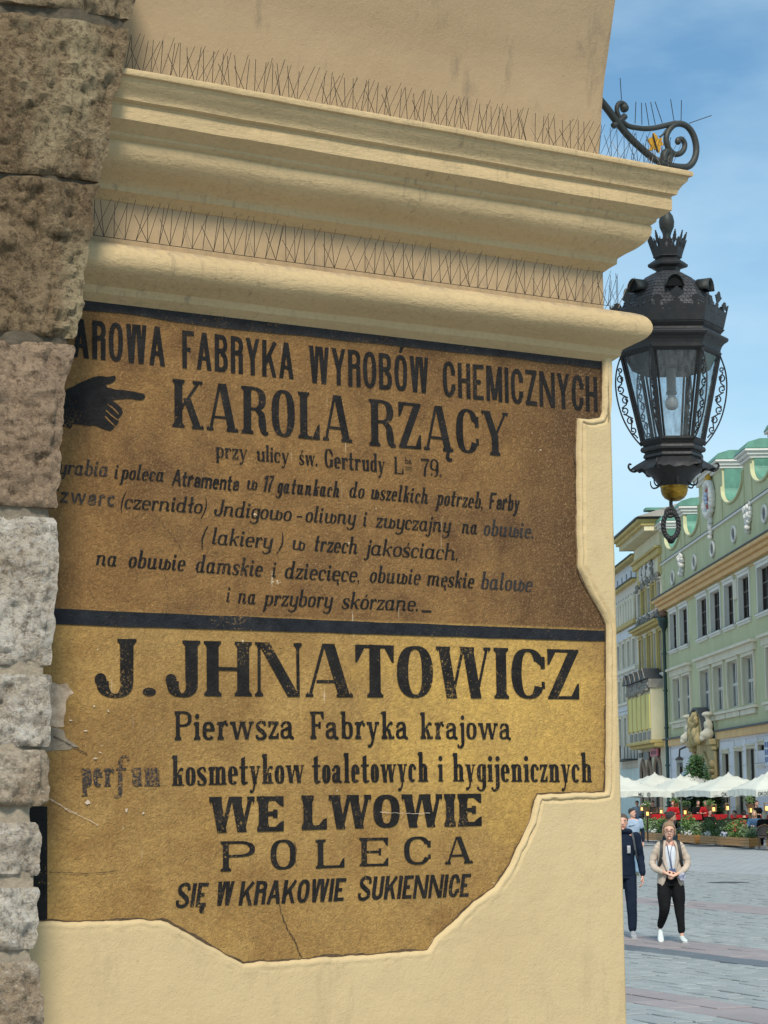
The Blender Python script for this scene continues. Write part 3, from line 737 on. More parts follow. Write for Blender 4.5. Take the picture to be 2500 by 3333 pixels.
def blot(parent, pts, name, mat, h=.0024, f=lambda x, y: (150 + x * .6028, 950 + y * .6028)):
    q = []
    P_ = [uvp(f(*p)) for p in pts]
    for i, a in enumerate(P_):
        b = P_[(i + 1) % len(P_)]; k = max(1, int((b - a).length / .012))
        for j in range(k):
            c = a.lerp(b, j / k); q.append(c + Vector((noise.noise(c * 40), noise.noise(c * 40 + Vector((5, 5, 5))), 0)) * .003)
    mb = MB(); mb.flat([Wp(p.x, h, p.y) for p in q]); return mb.obj(name, mat, parent)
blot(U, [(60, 560), (118, 522), (150, 510), (200, 483), (255, 460), (305, 455), (345, 458), (370, 451), (377, 462), (372, 478), (355, 490), (318, 503), (328, 518), (400, 530), (470, 538), (525, 550), (536, 563), (532, 578), (510, 584), (430, 576), (352, 584), (383, 606), (404, 628), (411, 650), (404, 668), (392, 682), (391, 700), (380, 715), (368, 722), (362, 740), (345, 751), (322, 745), (300, 733), (262, 720), (225, 724), (180, 718), (140, 712), (60, 700)], 'pointing_hand', M_ink)
blot(U, [(40, 690), (120, 690), (138, 700), (140, 722), (128, 740), (100, 728), (40, 735)], 'cuff', M_ink, .0032)
for pp in ([(322, 640), (350, 664), (388, 690), (386, 696), (346, 671), (318, 645)], [(318, 668), (345, 700), (372, 722), (368, 726), (340, 706), (314, 674)], [(330, 608), (356, 622), (392, 660), (388, 664), (352, 629), (328, 613)]):
    blot(U, pp, 'finger_gap', M_sign, .0036)
def strip(parent, name, top, bot, mat, h=.0028, amp=.004, fq=9):
    """painted strip between two pixel polylines"""
    def rs(pl, k=90):
        P_ = [uvp(p) for p in pl]; out = []
        for i in range(k + 1):
            t_ = i / k * (len(P_) - 1); j = min(int(t_), len(P_) - 2); out.append(P_[j].lerp(P_[j + 1], t_ - j))
        return out
    a, b = rs(top), rs(bot); mb = MB()
    a = [p + Vector((0, noise.noise(p * fq) * amp, 0)) for p in a]; b = [p + Vector((0, noise.noise(p * fq + Vector((7, 0, 0))) * amp, 0)) for p in b]
    mb.sweep([[Wp(p.x, h, p.y) for p in b], [Wp(p.x, h, p.y) for p in a]]); return mb.obj(name, mat, parent)
zz = z_tb + .004
strip(U, 'painted_border', [(150, 960), (700, 1020), (1955, 1168)], [(150, 995), (400, 1022), (700, 1066), (1300, 1126), (1955, 1199)], M_ink_w, .0028, .006, 5)
strip(ads_lo, 'dividing_band', [(60, 1977), (1000, 2016), (1969, 2054)], [(60, 2029), (1000, 2058), (1969, 2088)], M_band, .0030, .003, 6)
strip(ads_lo, 'painted_border', [(60, 2625), (153, 2625)], [(60, 2998), (153, 2998)], M_ink, .0029, .0)
Lw = ads_lo
word(Lw, 'J', (307, 2265, 442, 2266, 2078, 2080), fat); word(Lw, '.', (463, 2265, 508, 2265, 2080, 2081), St(**{**fat.__dict__}))
word(Lw, 'JHNATOWICZ', (537, 2264, 1885, 2276, 2083, 2115), fat)
word(Lw, 'Pierwsza', (567, 2409, 957, 2404, 2315, 2312), slb)
word(Lw, 'Fabryka', (1009, 2405, 1328, 2405, 2316, 2315), slb)
word(Lw, 'krajowa', (1366, 2405, 1663, 2407, 2318, 2322), slb)
word(Lw, 'perfum', (262, 2561, 521, 2558, 2462, 2459), csr, M_ink_f)
word(Lw, 'kosmetykow', (558, 2558, 990, 2547, 2459, 2452), csr)
word(Lw, 'toaletowych', (1015, 2549, 1393, 2544, 2452, 2447), csr)
word(Lw, 'i', (1424, 2543, 1442, 2543, 2450, 2450), csr)
word(Lw, 'hygijenicznych', (1472, 2543, 1926, 2546, 2451, 2449), csr)
word(Lw, 'WE', (680, 2711, 923, 2705, 2594, 2591), ega); word(Lw, 'LWOWIE', (981, 2701, 1567, 2688, 2589, 2583), ega)
cl = lambda x, y: (500 + x * .7233, 2500 + y * .7233)
for ch, x0, x1, b0, b1, h in (('P', 300, 455, 465, 462, 135), ('O', 525, 640, 458, 455, 135), ('L', 728, 858, 452, 447, 130), ('E', 925, 1055, 442, 440, 128), ('C', 1127, 1247, 436, 433, 127), ('A', 1310, 1435, 433, 427, 122)):
    a, b = cl(x0, b0), cl(x1, b1); word(Lw, ch, (*a, *b, a[1] - h * .7233, b[1] - h * .7233), wid)
word(Lw, 'SIĘ', (569, 2954, 668, 2950, 2876, 2873), ics); word(Lw, 'W', (699, 2948, 752, 2946, 2870, 2868), ics)
word(Lw, 'KRAKOWIE', (775, 2947, 1117, 2932, 2869, 2858), ics); word(Lw, 'SUKIENNICE', (1162, 2930, 1524, 2918, 2854, 2844), ics)
# bare patches, chips and cracks in the painted plaster
def mk_bare():
    t = MT('bare_lime_plaster'); v = wallvec(t); f = t.ramp(t.noise(30, 5, .7, v), .4, .66)
    t.col(t.mix(f, (.64, .48, .34), (.36, .25, .16))); t.bump(t.noise(60, 5, .7, v), .006); return t.set(Roughness=.9)
M_bare = mk_bare(); M_grey = simple('grey_render_patch', (.34, .27, .19), .9, .2, 20, .006, bs=60)
M_chip = simple('chipped_plaster', (.62, .50, .38), .9, .1, 20)
M_crack = simple('crack_shadow', (.05, .032, .02), .9, .1, 20)
f7 = lambda x, y: (150 + x * .6028, 2000 + y * .6028)
blot(Lw, [(-30, 375), (30, 365), (70, 380), (110, 372), (150, 425), (125, 440), (105, 470), (108, 520), (95, 560), (95, 605), (55, 612), (30, 600), (-30, 600)], 'bare_patch', M_bare, .0012, f7)
blot(Lw, [(-30, 604), (40, 610), (95, 622), (105, 668), (140, 690), (175, 712), (120, 728), (60, 735), (-30, 745)], 'grey_patch', M_grey, .0014, f7)
for cx, cy, rx, ry in ((255, 495, 12, 8), (331, 520, 8, 14), (128, 572, 16, 9), (213, 625, 22, 5), (262, 775, 26, 6), (222, 1012, 22, 22), (290, 745, 12, 7), (430, 1058, 14, 24), (520, 1075, 10, 10)):
    blot(Lw, [(cx + rx * .75 * math.cos(a) * (.4 + .8 * random.random()), cy + ry * .75 * math.sin(a) * (.4 + .8 * random.random())) for a in [k * .7 for k in range(9)]], 'chip', M_chip, .0041, f7)
def crack(parent, pts, wd=1.3, f=cl, mat=None, h=.0045):
    q = crv([(*f(*p),) for p in pts], 8); mb = MB(); top, bot = [], []
    for i, p in enumerate(q):
        j = (random.random() - .5) * 3; ww = wd * (.4 + random.random() * .8)
        a = q[max(i - 1, 0)]; b = q[min(i + 1, len(q) - 1)]; dx, dy = b[0] - a[0], b[1] - a[1]; l = math.hypot(dx, dy) or 1
        x, y = p[0] - dy / l * j, p[1] + dx / l * j
        for s_, lst in ((ww, top), (-ww, bot)):
            u_, z_ = wall(x - dy / l * s_, y + dx / l * s_); lst.append(Wp(u_, h, z_))
    mb.sweep([top, bot]); return mb.obj('crack', mat or M_crack, parent)
crack(Lw, [(575, 660), (590, 700), (610, 740), (635, 780), (650, 825), (665, 850)], 1.6); crack(Lw, [(575, 660), (568, 640), (560, 560), (552, 525)], 1.1)
crack(Lw, [(630, 330), (640, 370), (632, 400), (640, 440)], 1.0)
crack(Lw, [(1015, 198), (1060, 202), (1130, 203), (1200, 205), (1240, 202)], .9, cl, M_chip)
crack(Lw, [(35, 658), (80, 680), (130, 705), (220, 755)], 1.5, f7); crack(Lw, [(10, 992), (60, 1020), (120, 1062), (160, 1078)], 1.0, f7, M_chip)
f2 = lambda x, y: (x * .512, 2200 + y * .512)
crack(Lw, [(310, 782), (380, 820), (450, 860), (530, 900), (620, 950)], .9, f2, M_chip); crack(Lw, [(310, 1245), (450, 1250), (560, 1255), (740, 1240)], 1.2, f2)
crack(U, [(505, 335), (590, 380), (640, 440), (690, 505), (750, 590)], .7, lambda x, y: (150 + x * .6028, 1450 + y * .6028))
for pts in ([(470, 650), (490, 700), (475, 740)], [(640, 700), (650, 760), (655, 830), (648, 900)], [(220, 760), (260, 830), (300, 880)]):
    crack(U, pts, .45, lambda x, y: (150 + x * .6028, 1450 + y * .6028))
# ------------------------------------------------------------------ rough stone jamb on the left
HS = .25
rE = [(-250, 470), (0, 441), (50, 430), (100, 421), (160, 415), (220, 405), (280, 390), (345, 372), (400, 365), (470, 358), (495, 352), (540, 335), (600, 334), (612, 315), (640, 308), (720, 300), (790, 292), (850, 283), (940, 278), (1000, 272), (1040, 262), (1100, 247), (1150, 238), (1210, 228), (1280, 213), (1350, 205), (1450, 200), (1550, 195), (1640, 193), (1660, 183), (1690, 188), (1740, 192), (1800, 190), (1900, 183), (1960, 180), (2030, 182), (2120, 175), (2180, 165), (2240, 163), (2330, 165), (2500, 158), (2610, 153), (2625, 125), (2670, 122), (2690, 135), (2760, 137), (2900, 132), (3040, 128), (3080, 118), (3110, 120), (3160, 138), (3333, 140), (3700, 140)]
rC = [(-250, 300), (0, 270), (400, 215), (600, 190), (800, 165), (1100, 142), (1500, 108), (1650, 100), (1700, 112), (2000, 92), (2200, 73), (2640, 66), (2700, 58), (3090, 54), (3333, 66), (3700, 66)]
def interp(tb, y):
    for (a, p), (b, q) in zip(tb, tb[1:]):
        if y <= b: return p + (q - p) * (y - a) / (b - a)
    return tb[-1][1]
EZ = [(wall(x, y, HS)[1], wall(x, y, HS)[0]) for y, x in rE][::-1]
CZ = [(wall(x, y, HS)[1], wall(x, y, HS)[0]) for y, x in rC][::-1]
def stone(name, base, alt, dark, mixp=(.42, .6), bump=.014, pale=None, lam=4.):
    t = MT(name); v = t.pos
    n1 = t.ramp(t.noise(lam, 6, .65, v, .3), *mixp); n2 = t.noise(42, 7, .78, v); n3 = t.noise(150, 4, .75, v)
    c = t.mix(n1, base, alt)
    if pale: c = t.mix(t.ramp(t.noise(3.1, 4, .6, t.map(v, (1, 1, .35), (0, 0, 0), (4, 1, 2))), .5, .62), c, pale)
    c = t.mix(t.math('MULTIPLY', t.ramp(n2, .53, .38), .8), c, dark)  # pits of the bump darkened: shade put into the colour along with dirt
    c = t.mix(t.math('MULTIPLY', t.ramp(t.noise(75, 5, .75, v), .53, .66), .55), c, tuple(min(.8, x * 1.5) for x in base))
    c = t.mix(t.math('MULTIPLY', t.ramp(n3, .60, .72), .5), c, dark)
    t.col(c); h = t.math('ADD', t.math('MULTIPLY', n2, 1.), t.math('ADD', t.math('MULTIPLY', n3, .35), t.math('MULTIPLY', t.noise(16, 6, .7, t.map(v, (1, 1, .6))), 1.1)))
    t.bump(h, bump); return t.set(Roughness=.93, Specular_IOR_Level=.2)
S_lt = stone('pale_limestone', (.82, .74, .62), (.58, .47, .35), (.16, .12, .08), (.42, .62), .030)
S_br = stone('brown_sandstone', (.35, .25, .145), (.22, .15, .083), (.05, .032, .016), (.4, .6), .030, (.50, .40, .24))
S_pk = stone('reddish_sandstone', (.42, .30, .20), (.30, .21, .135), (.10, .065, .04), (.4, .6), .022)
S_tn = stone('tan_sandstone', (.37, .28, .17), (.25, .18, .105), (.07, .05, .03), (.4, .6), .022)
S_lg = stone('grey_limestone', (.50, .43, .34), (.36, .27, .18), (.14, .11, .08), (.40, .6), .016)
S_mo = stone('lime_mortar', (.22, .185, .13), (.15, .12, .08), (.12, .10, .08), (.4, .6), .006, None, 9.)
jamb = empty('stone_jamb', Wp(EZ[0][1] - .1, 0, .42), 'rough hewn stone arch jamb of stacked blocks, brown above and pale below', 'stone arch')
def sec(z):     # cross-section polyline of the jamb, as (u,h,normal_u,normal_h)
    ue, uc = interp(EZ, z), interp(CZ, z)
    return ue, uc
def stone_piece(z0, z1, part, mat, seed, amp=.022, name='stone_block', du=0.):
    """part: 'front' (the narrow face and its right return) or 'side' (the broad face running back)"""
    mb = MB(); nz_ = max(10, int((z1 - z0) / .008)); secs = []; _e, _c = sec((z0 + z1) / 2); N2 = max(8, int(abs(_e - _c) / .008))
    for j in range(-1, nz_ + 2):
        z = z0 + (z1 - z0) * min(max(j / nz_, 0), 1)
        ue, uc = sec(z)
        path = []
        n1 = 8
        for k in range(n1): path.append((ue, -.05 + (HS + .05) * k / n1, 1, 0))
        n2 = N2
        for k in range(n2 + 1):
            f = k / n2; a = math.pi / 4 * max(0, 1 - f * n2 / 2.5); b = math.pi / 4 * max(0, 1 - (1 - f) * n2 / 2.5)
            path.append((ue + (uc - ue) * f, HS, math.sin(a) - math.sin(b), math.cos(a) * math.cos(b)))
        n3 = 74; ln = 1.3 if part == 'long' else .62
        for k in range(1, n3 + 1):
            tt_ = .75 * (k / n3); path.append((uc - .97 * tt_, HS - .247 * tt_, -.247, .97))
        ring = []
        L_ = len(path)
        for k, (u, h, nu, nh) in enumerate(path):
            q = Vector((u * 1.0, h * 1.0, z)) * 1.0 + Vector((seed * 3.7, 0, 0))
            d = amp * (noise.noise(q * 4.5) * .8 + .75 * noise.noise(q * 11) + .7 * noise.noise(q * 24) + .45 * noise.noise(q * 52) - .5 * max(0, .22 - abs(noise.noise(q * 9 + Vector((5, 1, 2))))) / .22)
            ridg = abs(noise.noise(Vector((q.x * 9 + z * 5, q.y * 9, q.z * 4)))); d += amp * 1.0 * (.25 - ridg)
            e = min(abs(z - z0), abs(z1 - z)) + .006 * noise.noise(q * 21); d -= .012 * math.exp(-max(e, 0) / .007)
            ek = L_ - 1 - k
            if part != 'long': d -= .02 * math.exp(-ek / 1.2)
            if k <= n1 + 3: d *= .5
            d = max(d, -.015 - .012 * math.exp(-max(e, 0) / .006))
            if j < 0 or j > nz_: d = -.06
            ring.append(Wp(u + nu * d + du, h + nh * d, z + .0025 * noise.noise(q * 17)))
        secs.append(ring)
    mb.sweep(secs); return mb.obj(name, mat, jamb, smooth=38)
def zE(y): return wall(interp(rE, y), y, HS)[1]
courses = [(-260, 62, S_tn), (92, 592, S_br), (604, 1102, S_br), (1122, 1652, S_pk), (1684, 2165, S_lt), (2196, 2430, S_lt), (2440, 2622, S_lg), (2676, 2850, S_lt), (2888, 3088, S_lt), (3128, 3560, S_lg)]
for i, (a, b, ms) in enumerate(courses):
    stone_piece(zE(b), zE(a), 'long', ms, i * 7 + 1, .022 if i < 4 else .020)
# smaller filling stones set into the side face
def mortar_mat():
    t = MT('joint_mortar'); z = t.n('ShaderNodeSeparateXYZ', {0: t.pos}).outputs[2]; f = t.ramp(z, zE(1720), zE(1600)); n_ = t.ramp(t.noise(24, 6, .7), .35, .65)
    t.col(t.mix(f, t.mix(n_, (.40, .33, .24), (.27, .22, .16)), t.mix(n_, (.13, .105, .07), (.075, .058, .038)))); t.bump(t.noise(60, 6, .75), .008); return t.set(Roughness=.95)
S_mo = mortar_mat()
# mortar bed behind the stones
mb = MB(); secs = []
z0, z1 = zE(3560), zE(-260)
for j in range(300):
    z = z0 + (z1 - z0) * j / 299; ue, uc = sec(z); ring = []
    pth = [(ue - .016, -.05), (ue - .016, HS - .018)] + [(ue - .016 + (uc - ue + .016) * f / 10, HS - .018) for f in range(1, 10)] + [(uc, HS - .018), (uc - .2, HS - .069), (uc - .4, HS - .118), (uc - .72, HS - .196)]
    for u, h in pth:
        w_ = .003 * noise.noise(Vector((u * 20, h * 20, z * 22)))
        ring.append(Wp(u + w_, h + w_, z))
    secs.append(ring)
mb.sweep(secs); mb.obj('mortar', S_mo, jamb, smooth=60)

# ------------------------------------------------------------------ bird spikes
M_wire = simple('spike_wire', (.07, .06, .05), .45, .1, 20, metal=.6)
def spike_row(label, z, path, step, name='bird_spike_strip', hgt=.125, p_off=0.):
    """path: list of points (world), spikes planted every `step` metres"""
    root = empty(name, path[0], label, 'bird spikes', 'bird spike strips on the pier')
    def wire(vec):
        mb = MB(); mb.tube([(0, 0, 0), Vector(vec) * .3, Vector(vec)], [.00105, .001, .0009], 4); me = mb.me('spike'); me.materials.append(M_wire); return me
    tot = 0; pts = []
    for a, b in zip(path, path[1:]):
        l = (b - a).length; t = 0
        while t < l: pts.append((a.lerp(b, t / l), (b - a).normalized())); t += step * random.uniform(.9, 1.1)
    mb = MB(); mb.tube([p for p, _ in pts], .0011, 4); mb.obj('base_strip', M_wire, root)
    base_t = pts[0][1]
    kinds = {}
    for i, (p, t) in enumerate(pts):
        out = t.cross(K).normalized()
        if out.dot(NN) < 0 and abs(out.dot(NN)) > .5: out = -out
        if abs(out.dot(NN)) < .5 and out.dot(D) < 0: out = -out
        r3 = i % 3
        vs = [(out * .62 + K * .95 + t * .10), (K + t * .04), (-out * .35 + K * .62 - t * .05 if r3 == 0 else -t * .32 + K * .75)]
        for q, vv in enumerate(vs):
            if (q == 2 and i % 2) or random.random() < .04: continue
            key = (q, r3, round(t.x, 2))
            if key not in kinds: kinds[key] = [wire(vv.normalized() * hgt * (1, .93, .72)[q] * random.uniform(.93, 1.05)) for _ in range(3)]
            o = link('spike', random.choice(kinds[key]), None, root); o.location = p
            o.rotation_euler = (random.gauss(0, .075), random.gauss(0, .075), random.gauss(0, .12))
    return root
uL_ = -1.08
pc = prf[0][0] - .045; ptm = .045
spike_row('long row of thin bird spikes along the top of the upper cornice', z_ct, [Wp(uL_, pc, z_ct), Wp(uRn + pc, -.01 + pc, z_ct)], .030)
spike_row('bird spikes on the street side return of the upper cornice, against the sky', z_ct, [Wp(uRn + pc, -.01 + pc - .02, z_ct), Wp(uRn + pc, -.80, z_ct)], .034)
ptt = pt[0][0]
spike_row('long row of thin bird spikes along the top of the lower rounded moulding', z_tt, [Wp(-1.17, ptm, z_tt + .002), Wp(uRn + ptm, -.01 + ptm, z_tt + .002)], .037)
spike_row('short run of bird spikes on the lower moulding return, in front of the lantern', z_tt, [Wp(uRn + ptm, ptm - .03, z_tt + .002), Wp(uRn + ptm, -.80, z_tt + .002)], .045)
# ------------------------------------------------------------------ wrought iron lantern and its bracket
DL = 9.5; LX = 2186
def lz(py): return hit(LX, py + 12, Vector((0, DL, 0)), Vector((0, 1, 0))).z
lc = hit(LX, 1290, Vector((0, DL, 0)), Vector((0, 1, 0))); AX = Vector((lc.x, DL, 0)); PXM = DL / FPX
def iron(name='blackened_iron', c=(.036, .037, .040), r=.42):
    t = MT(name); n_ = t.noise(30, 5, .7)
    t.col(t.mix(t.ramp(n_, .4, .7), c, (.055, .052, .05))); t.bump(t.noise(90, 4, .6), .0012)
    return t.set(Roughness=t.ramp(n_, .3, .7, r, r + .25), Metallic=.35)
M_iron = iron(); M_iron2 = iron('grey_green_iron', (.05, .058, .052), .45); M_iron3 = iron('lantern_roof_iron', (.10, .10, .108), .5)
def brass():
    t = MT('tarnished_brass'); n_ = t.noise(16, 5, .7, t.map(t.pos, (1, 1, 3.5)))
    t.col(t.mix(t.ramp(n_, .38, .62), (.50, .30, .045), (.16, .10, .02))); return t.set(Metallic=.85, Roughness=.34)
M_brass = brass()
M_gold = simple('gilded_leaf', (.85, .42, .03), .4, .25, 60, metal=.3)
def glassm():
    t = MT('lantern_glass'); nt = t.t; nt.nodes.remove(t.p)
    out = nt.nodes['Material Output']
    tr = t.n('ShaderNodeBsdfTransparent'); tr.inputs[0].default_value = (.86, .90, .92, 1)
    gl = t.n('ShaderNodeBsdfGlossy'); gl.inputs['Roughness'].default_value = .08
    df = t.n('ShaderNodeBsdfDiffuse'); df.inputs[0].default_value = (.22, .25, .26, 1)
    f = t.ramp(t.noise(22, 6, .75, t.map(t.pos, (2.2, 2.2, .6))), .40, .64, .05, .42)
    m1 = t.n('ShaderNodeMixShader'); nt.links.new(f, m1.inputs[0]); nt.links.new(tr.outputs[0], m1.inputs[1]); nt.links.new(df.outputs[0], m1.inputs[2])
    lw = t.n('ShaderNodeLayerWeight'); lw.inputs[0].default_value = .5; frv = t.math('ADD', t.math('MULTIPLY', t.math('POWER', lw.outputs['Facing'], 4.0), .5), .04)
    m2 = t.n('ShaderNodeMixShader'); nt.links.new(frv, m2.inputs[0]); nt.links.new(m1.outputs[0], m2.inputs[1]); nt.links.new(gl.outputs[0], m2.inputs[2])
    nt.links.new(m2.outputs[0], out.inputs[0]); return t.m
M_glass = glassm(); M_bulb = simple('opal_bulb', (.62, .62, .60), .3, .02, 5); M_sock = simple('lamp_socket', (.45, .45, .43), .5, .1, 9)
lant = empty('wall_lantern', (AX.x, AX.y, lz(1640)), 'large black six-sided lantern with glass panes, crown finials and brass bowl', 'lantern')
HA = [R_(a) for a in (241.3, 301.3, 1.3, 61.3, 121.3, 181.3)]
def hp(k, r, z): return Vector((AX.x + r * PXM * math.cos(HA[k % 6]), AX.y + r * PXM * math.sin(HA[k % 6]), z))
def hexa(mb, prof, cap=True):     # prof: (radius px, py)
    secs = [[hp(k, r, lz(y)) for k in range(6)] for r, y in prof]; mb.sweep(secs, close=True)
    if cap: mb.poly(secs[0]); mb.poly(secs[-1])
def hexo(name, prof, mat=M_iron, bevel=.0015, cap=True):
    mb = MB(); hexa(mb, prof, cap); return mb.obj(name, mat, lant, bevel=bevel)
def rnd(mb, prof, n=20): mb.lathe([(r * PXM, lz(y)) for r, y in prof], n, (AX.x, AX.y, 0))
def fret(mb, k, r0, y0, r1, y1, pts_fn, holes, th=.003):
    """sheet on face k between two rims, given as a grid mask function (x 0..1, y 0..1) -> solid"""
    a0, b0, a1, b1 = hp(k, r0, lz(y0)), hp(k + 1, r0, lz(y0)), hp(k, r1, lz(y1)), hp(k + 1, r1, lz(y1))
    nx, ny = 36, 22
    nrm = ((b0 - a0).cross(a1 - a0)).normalized() * th
    for i in range(nx):
        for j in range(ny):
            if not pts_fn((i + .5) / nx, (j + .5) / ny): continue
            q = []
            for di, dj in ((0, 0), (1, 0), (1, 1), (0, 1)):
                x, y = (i + di) / nx, (j + dj) / ny; q.append(a0.lerp(b0, x).lerp(a1.lerp(b1, x), y))
            mb.poly(q)
# crown over the roof
def crown_mask(x, y):
    if y < .30: return True
    f = (x * 2) % 1.0
    d = abs(f - .5)
    if y > .62: return d < .20 * (1 - (y - .62) / .38) + .035 or (y < .72 and (abs(f - .0) < .06 or abs(f - 1) < .06))
    if (f - .32) ** 2 / .012 + (y - .46) ** 2 / .012 < 1 or (f - .68) ** 2 / .012 + (y - .46) ** 2 / .012 < 1: return False
    return True
mb = MB()
for k in range(6): fret(mb, k, 46, 829, 74, 748, crown_mask, 0)
o = mb.obj('crown', M_iron, lant); so = o.modifiers.new('sheet', 'SOLIDIFY'); so.thickness = .004
hexo('crown_base', [(40, 834), (46, 829), (50, 826), (46, 822), (30, 800), (24, 780)], M_iron)
hexo('crown_plate', [(38, 876), (42, 866), (44, 862), (66, 858), (68, 850), (50, 838), (40, 832)], M_iron)
mb = MB(); rnd(mb, [(4, 800), (18, 795), (21, 780), (12, 758), (16, 745), (24, 728), (26, 710), (22, 692), (12, 678), (10, 668), (16, 660), (18, 652), (10, 640), (7, 632), (12, 622), (13, 612), (7, 600), (5, 575)], 20)
mb.obj('hanging_rod', M_iron2, lant, smooth=60)
# shingled dome roof
dome = [(42, 874), (58, 884), (86, 900), (112, 922), (134, 950), (150, 980), (160, 1010), (164, 1045), (164, 1062)]
dm = hexo('roof', dome, M_iron3, 0, True)
def dome_r(y):
    for (r0, a), (r1, b) in zip(dome, dome[1:]):
        if y <= b: return r0 + (r1 - r0) * (y - a) / (b - a)
    return 164
mb = MB(); rows = 15
for j in range(rows):
    y0 = 880 + j * 11.5; y1 = y0 + 14; r0, r1 = dome_r(y0), dome_r(y1)
    for k in range(6):
        n_ = max(3, int(r1 / 13)); sh = .5 * (j % 2)
        for i in range(n_ + (j % 2)):
            fa, fb = max(0, (i - sh) / n_), min(1, (i + 1 - sh) / n_)
            if fb - fa < .02: continue
            g = .06 * (fb - fa)
            A0 = hp(k, r0, lz(y0)).lerp(hp(k + 1, r0, lz(y0)), fa + g); B0 = hp(k, r0, lz(y0)).lerp(hp(k + 1, r0, lz(y0)), fb - g)
            A1 = hp(k, r1 + 2.6, lz(y1)).lerp(hp(k + 1, r1 + 2.6, lz(y1)), fa + g); B1 = hp(k, r1 + 2.6, lz(y1)).lerp(hp(k + 1, r1 + 2.6, lz(y1)), fb - g)
            M1 = A1.lerp(B1, .5) + (A1 - A0) * .18
            mb.add([A0, B0, B1, M1, A1], [(0, 1, 2, 3, 4)])
o = mb.obj('shingle_scales', M_iron3, lant); o['kind'] = 'stuff'
so = o.modifiers.new('sheet', 'SOLIDIFY'); so.thickness = .0022
# hooded dormers
for k in range(6):
    mid = (HA[k] + HA[(k + 1) % 6]) / 2 if k != 5 else HA[5] + R_(30)
    if k == 1: mid = R_(331.3)
    dv = Vector((math.cos(mid), math.sin(mid), 0)); sv_ = Vector((-math.sin(mid), math.cos(mid), 0))
    mb = MB(); secs = []
    for dpt in (0, 1):
        ring = []
        for i in range(11):
            a = math.pi * i / 10; rr = 27 * PXM
            base = AX + dv * ((150 if dpt == 0 else 104) * PXM)
            ring.append(Vector((base.x, base.y, lz(948))) + sv_ * rr * math.cos(a) + K * (rr * 1.35 * math.sin(a)))
        secs.append(ring)
    mb.sweep(secs); o = mb.obj('dormer_hood', M_iron2, lant, smooth=40); so = o.modifiers.new('sheet', 'SOLIDIFY'); so.thickness = .005
    mb = MB(); mb.poly([q - dv * .012 for q in secs[0]]); mb.obj('dormer_opening', simple('dark_inside', (.006, .006, .006), .9, 0) if k == 0 else bpy.data.materials['dark_inside'], lant)
def gal_mask(x, y):
    if y < .34: return True
    # fleur-de-lis crests: tall centre, two side ones
    for cx, hh, wd_ in ((.5, 1.0, .17), (.18, .78, .13), (.82, .78, .13), (.0, .74, .07), (1.0, .74, .07)):
        if y > hh: continue
        yy = (y - .34) / (hh - .34); dx = abs(x - cx) / wd_
        lobes = .55 + .4 * math.sin(yy * 9.5) * (1 - yy * .4)
        if yy > .8: lobes = (1 - yy) * 3.2
        if dx < lobes: 
            if .32 < dx < .62 and .3 < yy < .55: return False
            return True
    return y < .48 and abs(math.sin(x * 25)) > .35
mb = MB()
for k in range(6): fret(mb, k, 180, 1060, 206, 958, gal_mask, 0)
o = mb.obj('pierced_gallery', M_iron, lant); so = o.modifiers.new('sheet', 'SOLIDIFY'); so.thickness = .004
hexo('eave', [(160, 1060), (180, 1062), (184, 1064), (178, 1070), (170, 1078), (174, 1086), (192, 1090), (196, 1095), (193, 1102), (180, 1110), (172, 1120), (168, 1130), (166, 1144), (150, 1144)])
mb = MB(); hexa(mb, [(158, 1142), (128, 1196), (60, 1190)], False); mb.poly([hp(k, 60, lz(1190)) for k in range(6)]); mb.obj('reflector', simple('lantern_ceiling', (.07, .072, .075), .6, .2, 20), lant)
